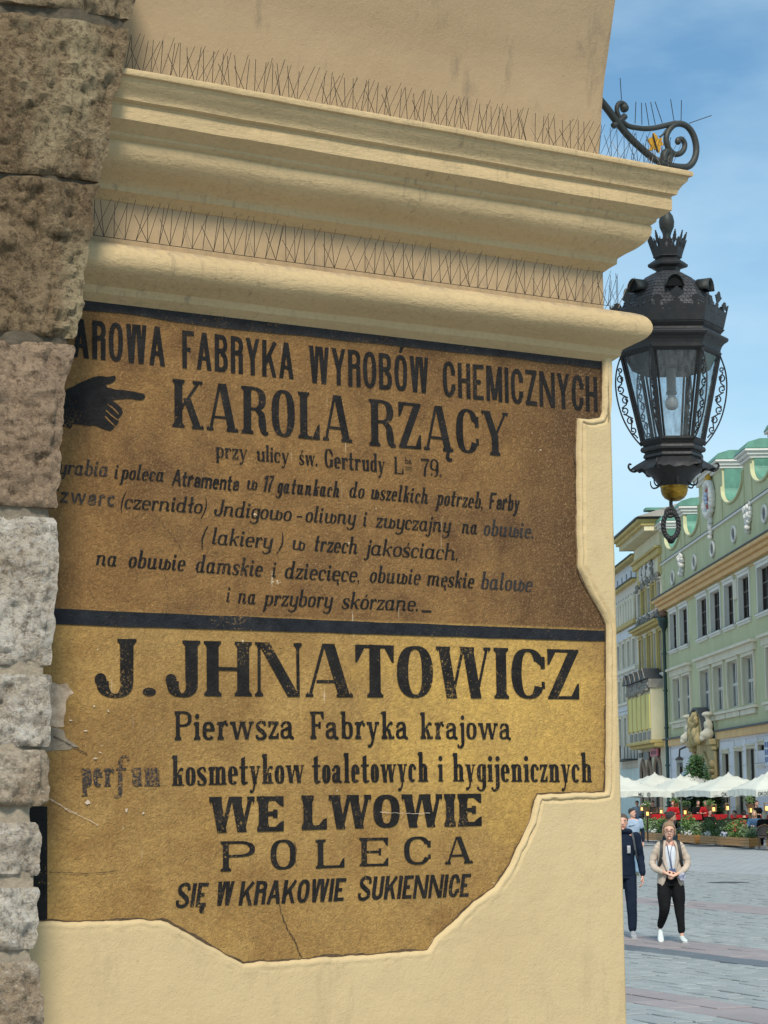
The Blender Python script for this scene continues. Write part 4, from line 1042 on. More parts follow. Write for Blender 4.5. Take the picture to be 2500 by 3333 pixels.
# glazed body
RT, YT, RB, YB = 163, 1142, 100, 1432
mb = MB()
def bar(a, b, r, n=4): mb.tube([a, b], r, n)
for k in range(6):
    mb = MB(); mb.tube([hp(k, RT, lz(YT)), hp(k, RB, lz(YB))], .0085, 4); mb.obj('corner_bar', M_iron, lant, bevel=.001)
    for (r, y, th) in ((RT, YT, .012), (RB + 2, YB - 4, .012)):
        mb = MB(); mb.tube([hp(k, r, lz(y)), hp(k + 1, r, lz(y))], th, 4); mb.obj('glazing_bar', M_iron, lant)
    # inner frame of the pane
    a0, b0, a1, b1 = hp(k, RT - 3, lz(YT + 8)), hp(k + 1, RT - 3, lz(YT + 8)), hp(k, RB, lz(YB - 12)), hp(k + 1, RB, lz(YB - 12))
    P4 = lambda x, y: a0.lerp(b0, x).lerp(a1.lerp(b1, x), y)
    mb = MB()
    for (p, q) in (((.075, .0), (.10, 1)), ((.925, 0), (.90, 1))): mb.tube([P4(*p), P4(*q)], .0048, 4)
    mb.obj('pane_frame', M_iron, lant)
    mb = MB(); mb.poly([P4(.05, .01), P4(.95, .01), P4(.95, .99), P4(.05, .99)]); mb.obj('pane', M_glass, lant)
    # scrolled wing standing out from the corner
    dv = Vector((math.cos(HA[k]), math.sin(HA[k]), 0))
    def wp(r, y): return Vector((AX.x, AX.y, lz(y))) + dv * (r * PXM)
    arc = crv([(166, 1150), (180, 1195), (184, 1245), (177, 1300), (160, 1355), (132, 1405), (103, 1440)], 6)
    mb = MB(); mb.tube([wp(*p) for p in arc], .0036, 6)
    def lin(y): return RT + (RB - RT) * (y - YT) / (YB - YT) + 7
    def outr(y):
        for (r0, a), (r1, b) in zip(arc, arc[1:]):
            if a <= y <= b: return r0 + (r1 - r0) * (y - a) / (b - a)
        return 103
    def spiral(cx, cy, r, s0, turns, sgn):
        return [(cx + r * (1 - .75 * i / 16) * math.cos(s0 + sgn * turns * 2 * math.pi * i / 16), cy + r * (1 - .75 * i / 16) * math.sin(s0 + sgn * turns * 2 * math.pi * i / 16)) for i in range(17)]
    for i, y in enumerate((1192, 1222, 1256, 1290, 1324, 1357, 1388)):
        a_, b_ = lin(y), outr(y); wdt = b_ - a_
        if wdt < 9: continue
        rr = min(wdt * .42, 13)
        cx = a_ + rr + 1 if i % 2 else b_ - rr - 1
        sp = spiral(cx, y, rr, -math.pi / 2 if i % 2 else math.pi / 2, 1.12, 1)
        mb.tube([wp(*p) for p in sp], .0031, 5)
        y2 = y + 17; c2 = (lin(y2) + outr(y2)) / 2
        s2 = crv([sp[0], (cx + (rr if i % 2 == 0 else -rr) * .2, y + 10), (c2, y2), ((lin(y + 33) + 6) if i % 2 == 0 else outr(y + 33) - 6, y + 26)], 4)
        mb.tube([wp(*p) for p in s2], .0031, 5)
    mb.obj('scroll_wing', M_iron, lant, smooth=60)
mb = MB(); mb.lathe([(.0, lz(1130)), (.020, lz(1130)), (.020, lz(1262)), (.023, lz(1264)), (.023, lz(1272)), (.016, lz(1274))], 16, (AX.x, AX.y, 0)); mb.obj('lamp_socket', M_sock, lant, smooth=40)
mb = MB(); mb.lathe([(.015, lz(1272)), (.018, lz(1280)), (.027, lz(1292)), (.029, lz(1302)), (.026, lz(1313)), (.016, lz(1321)), (.0, lz(1324))], 20, (AX.x, AX.y, 0)); mb.obj('bulb', M_bulb, lant, smooth=80)
# base
hexo('lower_ring', [(96, 1428), (104, 1436), (98, 1442), (106, 1446), (109, 1453), (106, 1460), (96, 1463), (92, 1468), (96, 1474)])
hexo('cove', [(94, 1466), (98, 1470), (100, 1478), (92, 1484), (86, 1492), (90, 1500)])
# flared skirt with leaf-like edge and curled tips
mb = MB(); secs = []
for f in [i / 8 for i in range(9)]:
    ring = []
    for k in range(6):
        for m in range(8):
            g = m / 8; cz = 1 - abs(g - .0) * 2 if g < .5 else (g - .5) * 2; cz = max(0, cz) ** 1.6
            r_ = 84 + f * (34 + 22 * cz) + (6 * math.sin(f * math.pi)); y_ = 1480 + 42 * f ** .8 + (4 * math.sin(g * 6 * math.pi) * f) - 6 * cz * f
            a, b = hp(k, r_, lz(y_)), hp(k + 1, r_, lz(y_)); p = a.lerp(b, g)
            ring.append(p)
    secs.append(ring)
mb.sweep(secs, close=True); o = mb.obj('flared_skirt', M_iron, lant, smooth=35); so = o.modifiers.new('sheet', 'SOLIDIFY'); so.thickness = .004
for k in range(6):
    dv = Vector((math.cos(HA[k]), math.sin(HA[k]), 0))
    mb = MB(); mb.tube([Vector((AX.x, AX.y, lz(y))) + dv * (r * PXM) for r, y in crv([(112, 1512), (128, 1522), (142, 1518), (149, 1506), (145, 1497), (139, 1500)], 4)], [.006 - .0022 * i / 20 for i in range(21)], 6); mb.obj('curled_tip', M_iron, lant, smooth=60)
mb = MB(); rnd(mb, [(0, 1505), (96, 1512), (88, 1528), (74, 1538), (62, 1552), (52, 1566), (44, 1574), (0, 1574)], 24); mb.obj('under_bowl', M_iron, lant, smooth=50)
for s in range(6):
    a = HA[s] + R_(30); dv = Vector((math.cos(a), math.sin(a), 0))
    mb = MB(); mb.tube([Vector((AX.x, AX.y, lz(y))) + dv * (r * PXM) for r, y in crv([(48, 1560), (60, 1570), (74, 1572), (82, 1562), (83, 1548)], 4)], [.005 - .003 * i / 16 for i in range(17)], 5)
    mb.obj('hook_leaf', M_iron, lant, smooth=60)
mb = MB(); rnd(mb, [(0, 1548), (42, 1548), (43, 1566), (46, 1568), (47, 1572), (45, 1576), (45, 1584), (41, 1598), (32, 1610), (18, 1618), (5, 1620), (0, 1620)], 28); mb.obj('brass_bowl', M_brass, lant, smooth=60)
def lp(px, py, dep=0): return hit(px, py, Vector((0, DL + dep, 0)), Vector((0, 1, 0)))
mb = MB(); mb.tube([lp(2184, 1622), lp(2184, 1636), lp(2184, 1644), lp(2190, 1656), lp(2197, 1664), lp(2199, 1675)], .0078, 8)
mb.tube([lp(2181 + 14 * math.cos(a), 1668 + 13 * math.sin(a)) for a in [R_(q) for q in range(-10, 320, 24)]], .0075, 8); mb.obj('hook', M_iron, lant, smooth=60)
# twisted rope-like ring
mb = MB()
for ph in (0, math.pi):
    pth = []
    for i in range(121):
        a = 2 * math.pi * i / 120; tw = a * 11 + ph
        cx, cy = 2184, 1710; rx, ry = 25, 43
        n_ = 4.6 * math.cos(tw); pth.append(lp(cx + (rx + n_) * math.cos(a), cy + (ry + n_) * math.sin(a), 4.6 * PXM * math.sin(tw)))
    mb.tube(pth, .0062, 6)
mb.ball(lp(2184, 1757), .017); mb.ball(lp(2184, 1757), .017)
mb.obj('twisted_ring', M_iron, lant, smooth=60)

# bracket, in the vertical plane that runs out from the street face
def bp(px, py, off=0): return hit(px, py, AX + NN * off, NN)
c1 = lambda x, y: (1900 + x * .3617, 200 + y * .3617)
brk = empty('lantern_bracket', bp(*c1(60, 200)) , 'scrolled wrought iron bracket arm reaching out over the cornice with a gilded leaf', 'bracket')
def btube(name, pts, r, mat=M_iron2, n=10, f=c1):
    q = crv([f(*p) for p in pts], 5); rr = r if not hasattr(r, '__len__') else [r[0] + (r[1] - r[0]) * i / (len(q) - 1) for i in range(len(q))]
    mb = MB(); mb.tube([bp(*p) for p in q], rr, n); return mb.obj(name, mat, brk, smooth=60)
btube('main_arm', [(-120, 60), (20, 205), (165, 370), (230, 450), (300, 545), (420, 690), (560, 820), (640, 880), (740, 930), (870, 952), (950, 940), (1000, 870), (1012, 770), (985, 660), (930, 585), (860, 560), (800, 580), (755, 640), (742, 710), (765, 785), (815, 832), (865, 830), (902, 790), (908, 740), (885, 700), (850, 703), (842, 722)], (.0175, .011))
btube('upper_scroll', [(372, 418), (352, 448), (375, 395), (330, 372), (300, 410), (305, 470), (340, 530), (400, 580), (480, 598), (560, 605), (640, 598), (740, 575), (830, 555)], (.010, .012))
mb = MB(); mb.ball(bp(*c1(365, 418)), .020); mb.obj('scroll_eye', M_iron2, brk, smooth=80)
mb = MB(); mb.ball(bp(*c1(848, 722)), .014); mb.obj('scroll_eye', M_iron2, brk, smooth=80)
for a, b in (((265, 582), (372, 492)), ((715, 880), (735, 820))):
    mb = MB(); mb.tube([bp(*c1(*a)), bp(*c1(*b))], .014, 8); mb.obj('collar', M_iron2, brk)
btube('knuckle', [(725, 900), (722, 850), (740, 815), (775, 830), (770, 880), (755, 920)], .016)
btube('tendril', [(740, 615), (715, 655), (685, 680)], .004)
mb = MB(); mb.tube([bp(*c1(800, 940)), Vector((AX.x, AX.y, lz(600)))], .012, 8); mb.obj('drop_link', M_iron2, brk)
star = [(622, 643), (648, 668), (660, 700), (700, 690), (692, 718), (710, 752), (682, 765), (685, 790), (668, 826), (645, 795), (622, 790), (604, 805), (586, 800), (600, 765), (592, 745), (570, 705), (590, 688), (612, 690)]
mb = MB(); mb.prism([bp(*c1(*p)) for p in star], NN * .006); mb.obj('gilded_leaf', M_gold, brk, bevel=.001)
mb = MB(); mb.tube([bp(*c1(622, 650), .01), bp(*c1(640, 720), .01), bp(*c1(668, 815), .01)], .003, 5); mb.obj('leaf_vein', M_iron, brk)
for a, b in (((328, 150), (340, 345)), ((470, 362), (462, 560)), ((520, 372), (524, 570)), ((556, 374), (588, 578)), ((602, 366), (645, 570)), ((642, 362), (708, 555)), ((782, 340), (812, 535)), ((880, 348), (876, 540)), ((1150, 486), (948, 556))):
    mb = MB(); mb.tube([bp(*c1(*a)), bp(*c1(*b))], .0017, 4); mb.obj('spike', M_wire, brk)
# ------------------------------------------------------------------ the square
def ground_mat():
    t = MT('distant_granite_paving'); v = t.map(t.pos, (1, 1, 1), (0, 0, R_(-21.5)))
    bk = t.n('ShaderNodeTexBrick', {'Vector': v, 'Color1': (.27, .29, .30, 1), 'Color2': (.34, .36, .37, 1), 'Mortar': (.12, .12, .12, 1), 'Scale': 1., 'Mortar Size': .012, 'Brick Width': .42, 'Row Height': .3})
    n_ = t.ramp(t.noise(.8, 5, .6), .35, .65)
    t.col(t.mix(t.math('MULTIPLY', n_, .35), bk.outputs[0], (.42, .42, .41))); t.bump(t.noise(20, 3), .01); return t.set(Roughness=.7)
gm = ground_mat()
mb = MB(); mb.add([(-900, -300, -.045), (900, -300, -.045), (900, 1200, -.045), (-900, 1200, -.045)], [(0, 1, 2, 3)])
gnd = mb.obj('ground', gm); tag(gnd, kind='structure')
# the raised floor on which the pier and the photographer stand
M_step = simple('arcade_stone_floor', (.30, .28, .25), .8, .15, 3, .004)
mb = MB()
def stepbox(u0, u1, h0, h1, z0, z1): mb.boxf(lambda x, y, z: Wp(x, y, z), (u0, h0, z0), (u1, h1, z1))
stepbox(-6, uR + .25, -6, 12, -.06, .42)
o = mb.obj('arcade_floor', M_step); tag(o, kind='structure')
mb = MB(); stepbox(uR + .25, uR + .65, -6, 12, -.06, .28); stepbox(uR + .65, uR + 1.05, -6, 12, -.06, .14)
o = mb.obj('arcade_steps', M_step, None, bevel=.01); tag(o, kind='structure')

PAZ = R_(-21.5); PD = Vector((math.sin(PAZ), math.cos(PAZ), 0)); PX = Vector((math.cos(PAZ), -math.sin(PAZ), 0))
def setm(name, c1_, c2_, r=.55):
    t = MT(name); rnd_ = t.n('ShaderNodeObjectInfo').outputs['Random']; f = t.ramp(t.noise(2.2, 6, .65), .32, .68); g = t.ramp(t.noise(60, 3, .7), .4, .65)
    c = t.mix(f, c1_, c2_); c = t.mix(t.math('MULTIPLY', g, .25), c, tuple(x * .55 for x in c1_)); c = t.mix(t.math('MULTIPLY', rnd_, .55), c, tuple(x * .55 for x in c2_))
    isl = t.geo.outputs['Random Per Island']; c = t.mix(t.math('MULTIPLY', isl, .45), c, tuple(x * .6 for x in c2_))
    t.col(c); t.bump(t.noise(35, 4, .6), .004); return t.set(Roughness=r)
M_gray = setm('grey_granite', (.29, .315, .31), (.40, .425, .41)); M_pink = setm('pink_granite', (.31, .265, .26), (.39, .335, .325)); M_dark = setm('dark_granite', (.12, .145, .165), (.16, .18, .20))
M_gray.name = 'grey_granite_sett'
# frame of the pattern: a along the bands (towards far left), b across
g0 = ground(2036, 3074)
def gb(px, py): return (ground(px, py) - Vector((0, 0, 0))).dot(PX)
b_dark0, b_dark1 = gb(2250, 3110), gb(2250, 3128)
b_dark0 = gb(2036, 3074); b_dark1 = gb(2036, 3091)
b_pk1, b_pk2 = gb(2180, 3062), gb(2060, 3072)
def bandb(y_left, x=2060): return gb(x, y_left)
B = {'dark': (bandb(3076), bandb(3094)), 'pinkA': (bandb(3042), bandb(3076)), 'pinkB': (bandb(3214), bandb(3262)), 'pinkC': (bandb(2918), bandb(2940))}
for k in B: B[k] = tuple(sorted(B[k]))
print('bands', B)
def kind_at(b):
    for k, (lo, hi) in B.items():
        if lo <= b <= hi: return k
    return 'grey'
def vis(p):
    v = Vector((p[0], p[1], 0)) - EYE; z = v.dot(fwd)
    if z <= 1: return None
    return IW / 2 + FPX * v.dot(rt) / z, IH / 2 - FPX * v.dot(up) / z
pave = empty('paving', (3, 30, 0)); tag(pave, kind='structure')
lows = sorted([v for k in B.values() for v in k]); cuts = []
bmin, bmax = gb(2500, 3333) - 3.5, gb(2036, 2860) + 4
bmin, bmax = min(bmin, 4), max(bmax, 26)
allb = [bmin] + [x for x in lows if bmin < x < bmax] + [bmax]
rowsb = []
for lo, hi in zip(allb, allb[1:]):
    k = kind_at((lo + hi) / 2)
    n_ = 1 if k == 'dark' else max(1, round((hi - lo) / (.40 if k != 'grey' else .21)))
    if hi - lo < .02: continue
    for i in range(n_): rowsb.append((lo + (hi - lo) * i / n_, lo + (hi - lo) * (i + 1) / n_, k))
cand = []
rs = random.Random(4)
for lo, hi, k in rowsb:
    L0 = {'grey': .42, 'dark': 1.3}.get(k, .85); a = 8 + rs.random() * L0
    while a < 62:
        l = L0 * rs.uniform(.75, 1.25); c = PD * (a + l / 2) + PX * ((lo + hi) / 2); q = vis(c)
        if q and q[1] < 3800 and 1500 < q[0] < 2900 and c.y > 14:
            inv = 2010 < q[0] < 2530 and q[1] < 3380
            cand.append((c, lo, hi, a, l, k, inv))
        a += l
sz = {}
inview = sorted([c for c in cand if c[6]], key=lambda c: c[0].y)
def sett_geo(mb, a, l, lo, hi, rs):
    g = .013; z = rs.uniform(-.006, .006); tl = rs.uniform(-.005, .005)
    P = lambda aa, bb, zz: PD * aa + PX * bb + K * zz
    e = .006
    t = [P(a + g + e, lo + g + e, z), P(a + l - g - e, lo + g + e, z + tl), P(a + l - g - e, hi - g - e, z + tl), P(a + g + e, hi - g - e, z)]
    m = [P(a + g, lo + g, z - .006), P(a + l - g, lo + g, z - .006), P(a + l - g, hi - g, z - .006), P(a + g, hi - g, z - .006)]
    b = [P(a + g, lo + g, -.04), P(a + l - g, lo + g, -.04), P(a + l - g, hi - g, -.04), P(a + g, hi - g, -.04)]
    f = [(0, 1, 2, 3)] + [(i + 4, (i + 1) % 4 + 4, (i + 1) % 4, i) for i in range(4)] + [(i + 8, (i + 1) % 4 + 8, (i + 1) % 4 + 4, i + 4) for i in range(4)]
    mb.add(t + m + b, f)
mats = {'grey': M_gray, 'dark': M_dark}
own = set()
for c in inview[:290]:
    own.add(id(c)); mb = MB(); sett_geo(mb, c[3], c[4], c[1], c[2], rs)
    mb.obj('granite_slab' if c[5] != 'grey' else 'granite_sett', mats.get(c[5], M_pink), pave)
rest = {}
for c in cand:
    if id(c) in own: continue
    sett_geo(rest.setdefault(c[5] if c[5] in mats else 'pink', MB()), c[3], c[4], c[1], c[2], rs)
for k, m in rest.items():
    o = m.obj('paving_setts', mats.get(k, M_pink), pave); o['kind'] = 'stuff'
    print('setts', k, len(m.f) // 9)
print('inview', len(inview))
mc = ground(2368, 2873)
mh = empty('manhole_cover', mc, 'dark round manhole cover set in the grey paving of the square', 'manhole cover')
mb = MB(); mb.lathe([(0, .010), (.36, .010), (.40, .008), (.42, .003), (.42, -.03)], 32, tuple(mc)); mb.obj('cover_plate', simple('cast_iron', (.05, .05, .05), .6, .2, 20, .004), mh, smooth=30)
mb = MB(); mb.lathe([(.425, -.03), (.425, .006), (.50, .006), (.50, -.03)], 32, tuple(mc)); mb.obj('rim', simple('manhole_rim', (.14, .14, .14), .7, .1, 9), mh, smooth=30)

# ------------------------------------------------------------------ facades on the right
FAZ = R_(-1.5); FD = Vector((math.sin(FAZ), math.cos(FAZ), 0)); FN = Vector((-math.cos(FAZ), math.sin(FAZ), 0))   # FN points out over the square
F0 = Vector((19.4 / math.cos(FAZ), 0, 0)); 
def Fp(s, o, z): return F0 + FD * s + FN * o + K * z
def fac(px, py, o=0):
    p = hit(px, py, F0 + FN * o, FN) - F0; return p.dot(FD), p.z
class FB(MB):
    def fb(s, s0, s1, o0, o1, z0, z1): s.boxf(lambda a, b, c: Fp(a, b, c), (s0, o0, z0), (s1, o1, z1))
def wall_holes(name, s0, s1, z0, z1, o, holes, mat, parent, depth=.45, jamb=None):
    ss = sorted({s0, s1, *[h[0] for h in holes], *[h[1] for h in holes]}); ss = [x for x in ss if s0 <= x <= s1]
    zs = sorted({z0, z1, *[h[2] for h in holes], *[h[3] for h in holes]}); zs = [x for x in zs if z0 <= x <= z1]
    mb = MB()
    for a, b in zip(ss, ss[1:]):
        for c, d in zip(zs, zs[1:]):
            m, n = (a + b) / 2, (c + d) / 2
            if any(h[0] < m < h[1] and h[2] < n < h[3] for h in holes): continue
            mb.poly([Fp(a, o, c), Fp(a, o, d), Fp(b, o, d), Fp(b, o, c)])
    for h in holes:
        a, b, c, d = h[:4]
        mb.poly([Fp(a, o, c), Fp(a, o - depth, c), Fp(a, o - depth, d), Fp(a, o, d)]); mb.poly([Fp(b, o, c), Fp(b, o, d), Fp(b, o - depth, d), Fp(b, o - depth, c)])
        mb.poly([Fp(a, o, d), Fp(a, o - depth, d), Fp(b, o - depth, d), Fp(b, o, d)]); mb.poly([Fp(a, o, c), Fp(b, o, c), Fp(b, o - depth, c), Fp(a, o - depth, c)])
    return mb.obj(name, mat, parent)
def paint(name, c, var=.08, bump=.01, rough=.85, sc_=.8, dirt=.25):
    t = MT(name); a = t.ramp(t.noise(sc_, 6, .62, t.map(t.pos, (1, 1, .6))), .32, .68); b = t.ramp(t.noise(3.5, 6, .7, t.map(t.pos, (1, 1, .25))), .52, .75)
    col = t.mix(a, c, tuple(x * (1 - var * 1.6) for x in c)); col = t.mix(t.math('MULTIPLY', b, dirt), col, tuple(x * .55 for x in c))
    t.col(col); t.bump(t.noise(6, 6, .65), bump); return t.set(Roughness=rough)
G_wall = paint('sage_green_render', (.53, .53, .31), .10); G_white = paint('white_trim', (.72, .69, .63), .06, .004); G_orange = paint('ochre_orange_cornice', (.74, .47, .21), .1); G_lav = paint('pale_lavender_render', (.70, .69, .72), .05)
G_cream = paint('cream_stone', (.70, .64, .50), .1); G_copper = paint('verdigris_copper', (.12, .30, .22), .22, .01, .6, 2.5, .5); G_slate = simple('slate_edge', (.05, .055, .06), .6, .2, 6); G_dkglass = simple('dark_window_glass', (.022, .018, .016), .5, .3, 1.5); G_pipe = simple('dark_green_pipe', (.02, .055, .05), .4, .2, 3)
G_curt = simple('net_curtained_glass', (.20, .20, .19), .5, .3, 1.2, c2=(.06, .06, .06)); G_stone = paint('portal_stone', (.55, .42, .20), .2, .03, .85, 3); G_frame = simple('brown_window_bars', (.10, .065, .045), .5, .2, 5); G_lite = simple('light_window_bars', (.58, .56, .50), .6, .1, 5)
for _m in (G_dkglass, G_curt): _m.node_tree.nodes['Principled BSDF'].inputs['Specular IOR Level'].default_value = .06
c5b = lambda x, y: (1950 + x * .3616, 1400 + y * .3616)
c4b = lambda x, y: (1980 + x * .3134, 2100 + y * .3134)
gs1 = fac(2158, 2000)[0]; gs0 = fac(2560, 2000)[0] - 14     # far (left) and near (right) ends of the green house
green = empty('green_house', Fp((gs0 + gs1) / 2, 0, 0), 'sage green house front with white framed windows, orange cornice and copper topped scalloped parapet', 'house')
z_cor = sum(fac(*c5b(x, y), .5)[1] for x, y in ((620, 1500), (1000, 1282), (1510, 985))) / 3
z_bnd = sum(fac(*c4b(x, y), .2)[1] for x, y in ((760, 985), (1400, 890))) / 2
z_par = sum(fac(*c5b(x, y), .05)[1] for x, y in ((590, 1195), (1000, 905), (1500, 535))) / 3
print('green', gs0, gs1, 'z', z_cor, z_bnd, z_par)
wins2 = [(645, 705, 1640, 1985), (732, 803, 1580, 1938), (893, 977, 1478, 1878), (1008, 1095, 1408, 1815), (1134, 1218, 1335, 1758), (1262, 1358, 1255, 1695), (1432, 1570, 1150, 1620)]
H2 = []
def rect_from(f, x0, x1, yt, yb, o=0):
    s_a = fac(*f(x0, (yt + yb) / 2), o)[0]; s_b = fac(*f(x1, (yt + yb) / 2), o)[0]
    # heights at the near edge
    zt = fac(*f(x0, yt + 0), o)[1]; zb = fac(*f(x0, yb), o)[1]
    return min(s_a, s_b), max(s_a, s_b), zb, zt
zs_t, zs_b = [], []
for x0, x1, yt, yb in wins2: 
    r_ = rect_from(c5b, x0, x1, yt, yb); zs_t.append(r_[3]); zs_b.append(fac(*c5b(x1, yb - 15))[1]); H2.append([r_[0], r_[1], 0, 0])
print('w2', [round(h[1] - h[0], 2) for h in H2], [round(x, 2) for x in zs_t], [round(x, 2) for x in zs_b])
def opening(parent, s0, s1, z0, z1, o, frame_w=.16, depth=.34, glass=G_dkglass, barm=G_frame, framem=G_white, cols=2, rows=3, sill=True, trim=.06, name='window', bw=.035, reveal=True):
    """frame and reveal lining as the window, with pane, bars and sill as its pieces"""
    m = FB(); f = frame_w
    if f > 0:
        m.fb(s0 - f, s0, o - .02, o + trim, z0, z1 + f); m.fb(s1, s1 + f, o - .02, o + trim, z0, z1 + f); m.fb(s0, s1, o - .02, o + trim, z1, z1 + f)
        m.fb(s0 - f - .05, s1 + f + .05, o - .02, o + trim + .07, z1 + f + .003, z1 + f + .09)
    if reveal:
        m.fb(s0, s0 + .03, o - depth, o - .021, z0, z1); m.fb(s1 - .03, s1, o - depth, o - .021, z0, z1); m.fb(s0 + .03, s1 - .03, o - depth, o - .021, z1 - .03, z1)
    w_ = m.obj(name, framem, parent)
    m = FB(); m.fb(s0, s1, o - depth - .04, o - depth, z0, z1); m.obj('pane', glass, w_)
    m = FB()
    for i in range(cols + 1):
        x = s0 + .03 + (s1 - s0 - .06) * i / cols; m.fb(x - bw, x + bw, o - depth + .001, o - depth + .05, z0, z1)
    for j in range(rows + 1):
        z = z0 + (z1 - z0) * j / rows; m.fb(s0, s1, o - depth + .002, o - depth + .045, z - bw * .8, z + bw * .8)
    m.obj('glazing_bars', barm, w_)
    if sill:
        m = FB(); m.fb(s0 - f - .1, s1 + f + .1, o - .02, o + .16, z0 - .10, z0 - .003); m.fb(s0 - f - .03, s1 + f + .03, o - .02, o + .09, z0 - .2, z0 - .101); m.obj('sill', G_white, w_)
        m = FB(); m.fb(s0 - f - .1, s1 + f + .1, o - .02, o + .17, z0 - .003, z0 + .012); m.obj('sill_flashing', G_slate, w_)
    return w_
def disco(c_s, c_z, rs_, rz_, o, n=24, r0=0.): return [Fp(c_s + rs_ * math.cos(2 * math.pi * k / n), o, c_z + rz_ * math.sin(2 * math.pi * k / n)) for k in range(n)]
# ---- green house
gs0w = 80.0
zT2, zB2 = 12.02, 9.97
second = [(h[0], h[1], zB2, zT2) for h in H2] + [(86.2, 89.2, zB2, zT2)]
first = []
for s0, s1 in ((124.95, 127.5), (121.55, 124.1)): first.append((s0, s1, 6.08, 8.33))
for s0, s1 in ((115.25, 118.1), (111.3, 114.15), (107.3, 110.1), (103.3, 106.1)): first.append((s0, s1, 6.08, 8.28))
for s0, s1 in ((97.6, 100.3), (94.0, 96.8)): first.append((s0, s1, 6.12, 8.35))
gf = [(125.0, 127.2, 1.2, 3.72), (110.7, 112.5, .05, 3.95), (107.0, 109.1, .05, 4.0), (103.95, 106.0, .05, 4.05), (101.5, 103.1, 3.33, 4.17), (96.5, 99.0, .05, 4.05)]
wall_holes('wall', gs0w, gs1, z_bnd, z_par, 0, second + first, G_wall, green, .70)
wall_holes('ground_floor_wall', gs0w, gs1, 0, z_bnd, -.02, gf + [(115.1, 119.0, .05, 4.15)], G_lav, green, .5)
m = FB()
for z in (.7, 1.35, 2.0, 2.65, 3.3, 3.95, 4.5):
    xs = [gs0w] + [v for h in sorted(gf + [(113.4, 121.0, 0, 5)]) if h[2] < z < h[3] for v in (h[0] - .1, h[1] + .1)] + [gs1]
    for a, b in zip(xs[::2], xs[1::2]): m.fb(a, b, -.02, .018, z + .02, z + .60) if z < 4 else m.fb(a, b, -.02, .018, z + .02, z + .30)
o_ = m.obj('rustication', G_lav, green)
for h in second:
    opening(green, *h[:2], h[2], h[3], 0, .17, .235, G_dkglass, G_frame, G_white, 3, 3)
for h in first:
    opening(green, *h[:2], h[2], h[3], 0, .16, .22, G_curt, G_lite, G_cream, 3, 2, False, .10, 'large_window', .09)
for a, b in ((121.2, 128.1), (102.9, 118.6), (93.6, 100.8)):
    m = FB(); m.fb(a - .1, b + .1, -.02, .16, 8.47, 8.80); m.fb(a - .3, b + .3, -.02, .34, 8.803, 8.93); m.obj('window_hood', G_cream, green)
    m = FB(); m.fb(a - .2, b + .2, -.02, .20, 5.86, 5.98); m.obj('window_ledge', G_cream, green)
    n_ = 2 if b - a < 7.2 else 4
    for i in range(n_):
        m = FB(); l = (b - a) / n_; m.fb(a + l * i + .12, a + l * (i + 1) - .12, -.02, .12, 5.60, 5.857); m.obj('apron', G_cream, green, bevel=.02)
for i, h in enumerate(gf):
    w_ = opening(green, h[0], h[1], h[2], h[3], -.02, .12, .17, G_dkglass, G_lite if i in (2, 3) else G_frame, G_cream, 2 if i != 4 else 1, 2 if i != 4 else 1, i in (0, 4), .05, 'shop_opening' if i not in (0, 4) else 'small_window')
# orange cornice and its mouldings
m = FB(); m.fb(gs0w, gs1 + .2, -.02, .25, z_cor - .36, z_cor - .12); m.fb(gs0w, gs1 + .3, -.02, .42, z_cor - .117, z_cor + .08); m.fb(gs0w, gs1 + .4, -.02, .60, z_cor + .083, z_cor + .26); m.obj('main_cornice', G_orange, green, bevel=.03)
m = FB(); m.fb(gs0w, gs1 + .42, -.02, .64, z_cor + .263, z_cor + .33); m.obj('cornice_flashing', G_slate, green)
m = FB(); m.fb(gs0w, gs1, -.02, .06, z_cor - .52, z_cor - .46); m.obj('string_course', G_orange, green)
m = FB(); m.fb(gs0w, gs1, -.02, .10, z_par - .09, z_par + .02); m.obj('parapet_string', G_white, green)
m = FB(); m.fb(gs0w, gs1, -.02, .12, z_par + .023, z_par + .05); m.obj('parapet_flashing', G_slate, green)
for a, b in ((121.0, gs1), (gs0w, 113.3)):
    m = FB(); m.fb(a, b, -.02, .16, z_bnd - .22, z_bnd + .14); m.obj('shopfront_band', G_orange, green)
    m = FB(); m.fb(a, b, -.02, .24, z_bnd + .143, z_bnd + .24); m.obj('band_flashing', G_slate, green)
# quoin grooves at the far corner
for z in [5.4 + .52 * i for i in range(19)]:
    if z_cor - 1.3 < z < z_cor + .1: continue
    m = FB(); m.fb(gs1 - 1.1, gs1 - .1, -.02, .02, z + .03, z + .49); m.obj('quoin', G_wall, green)
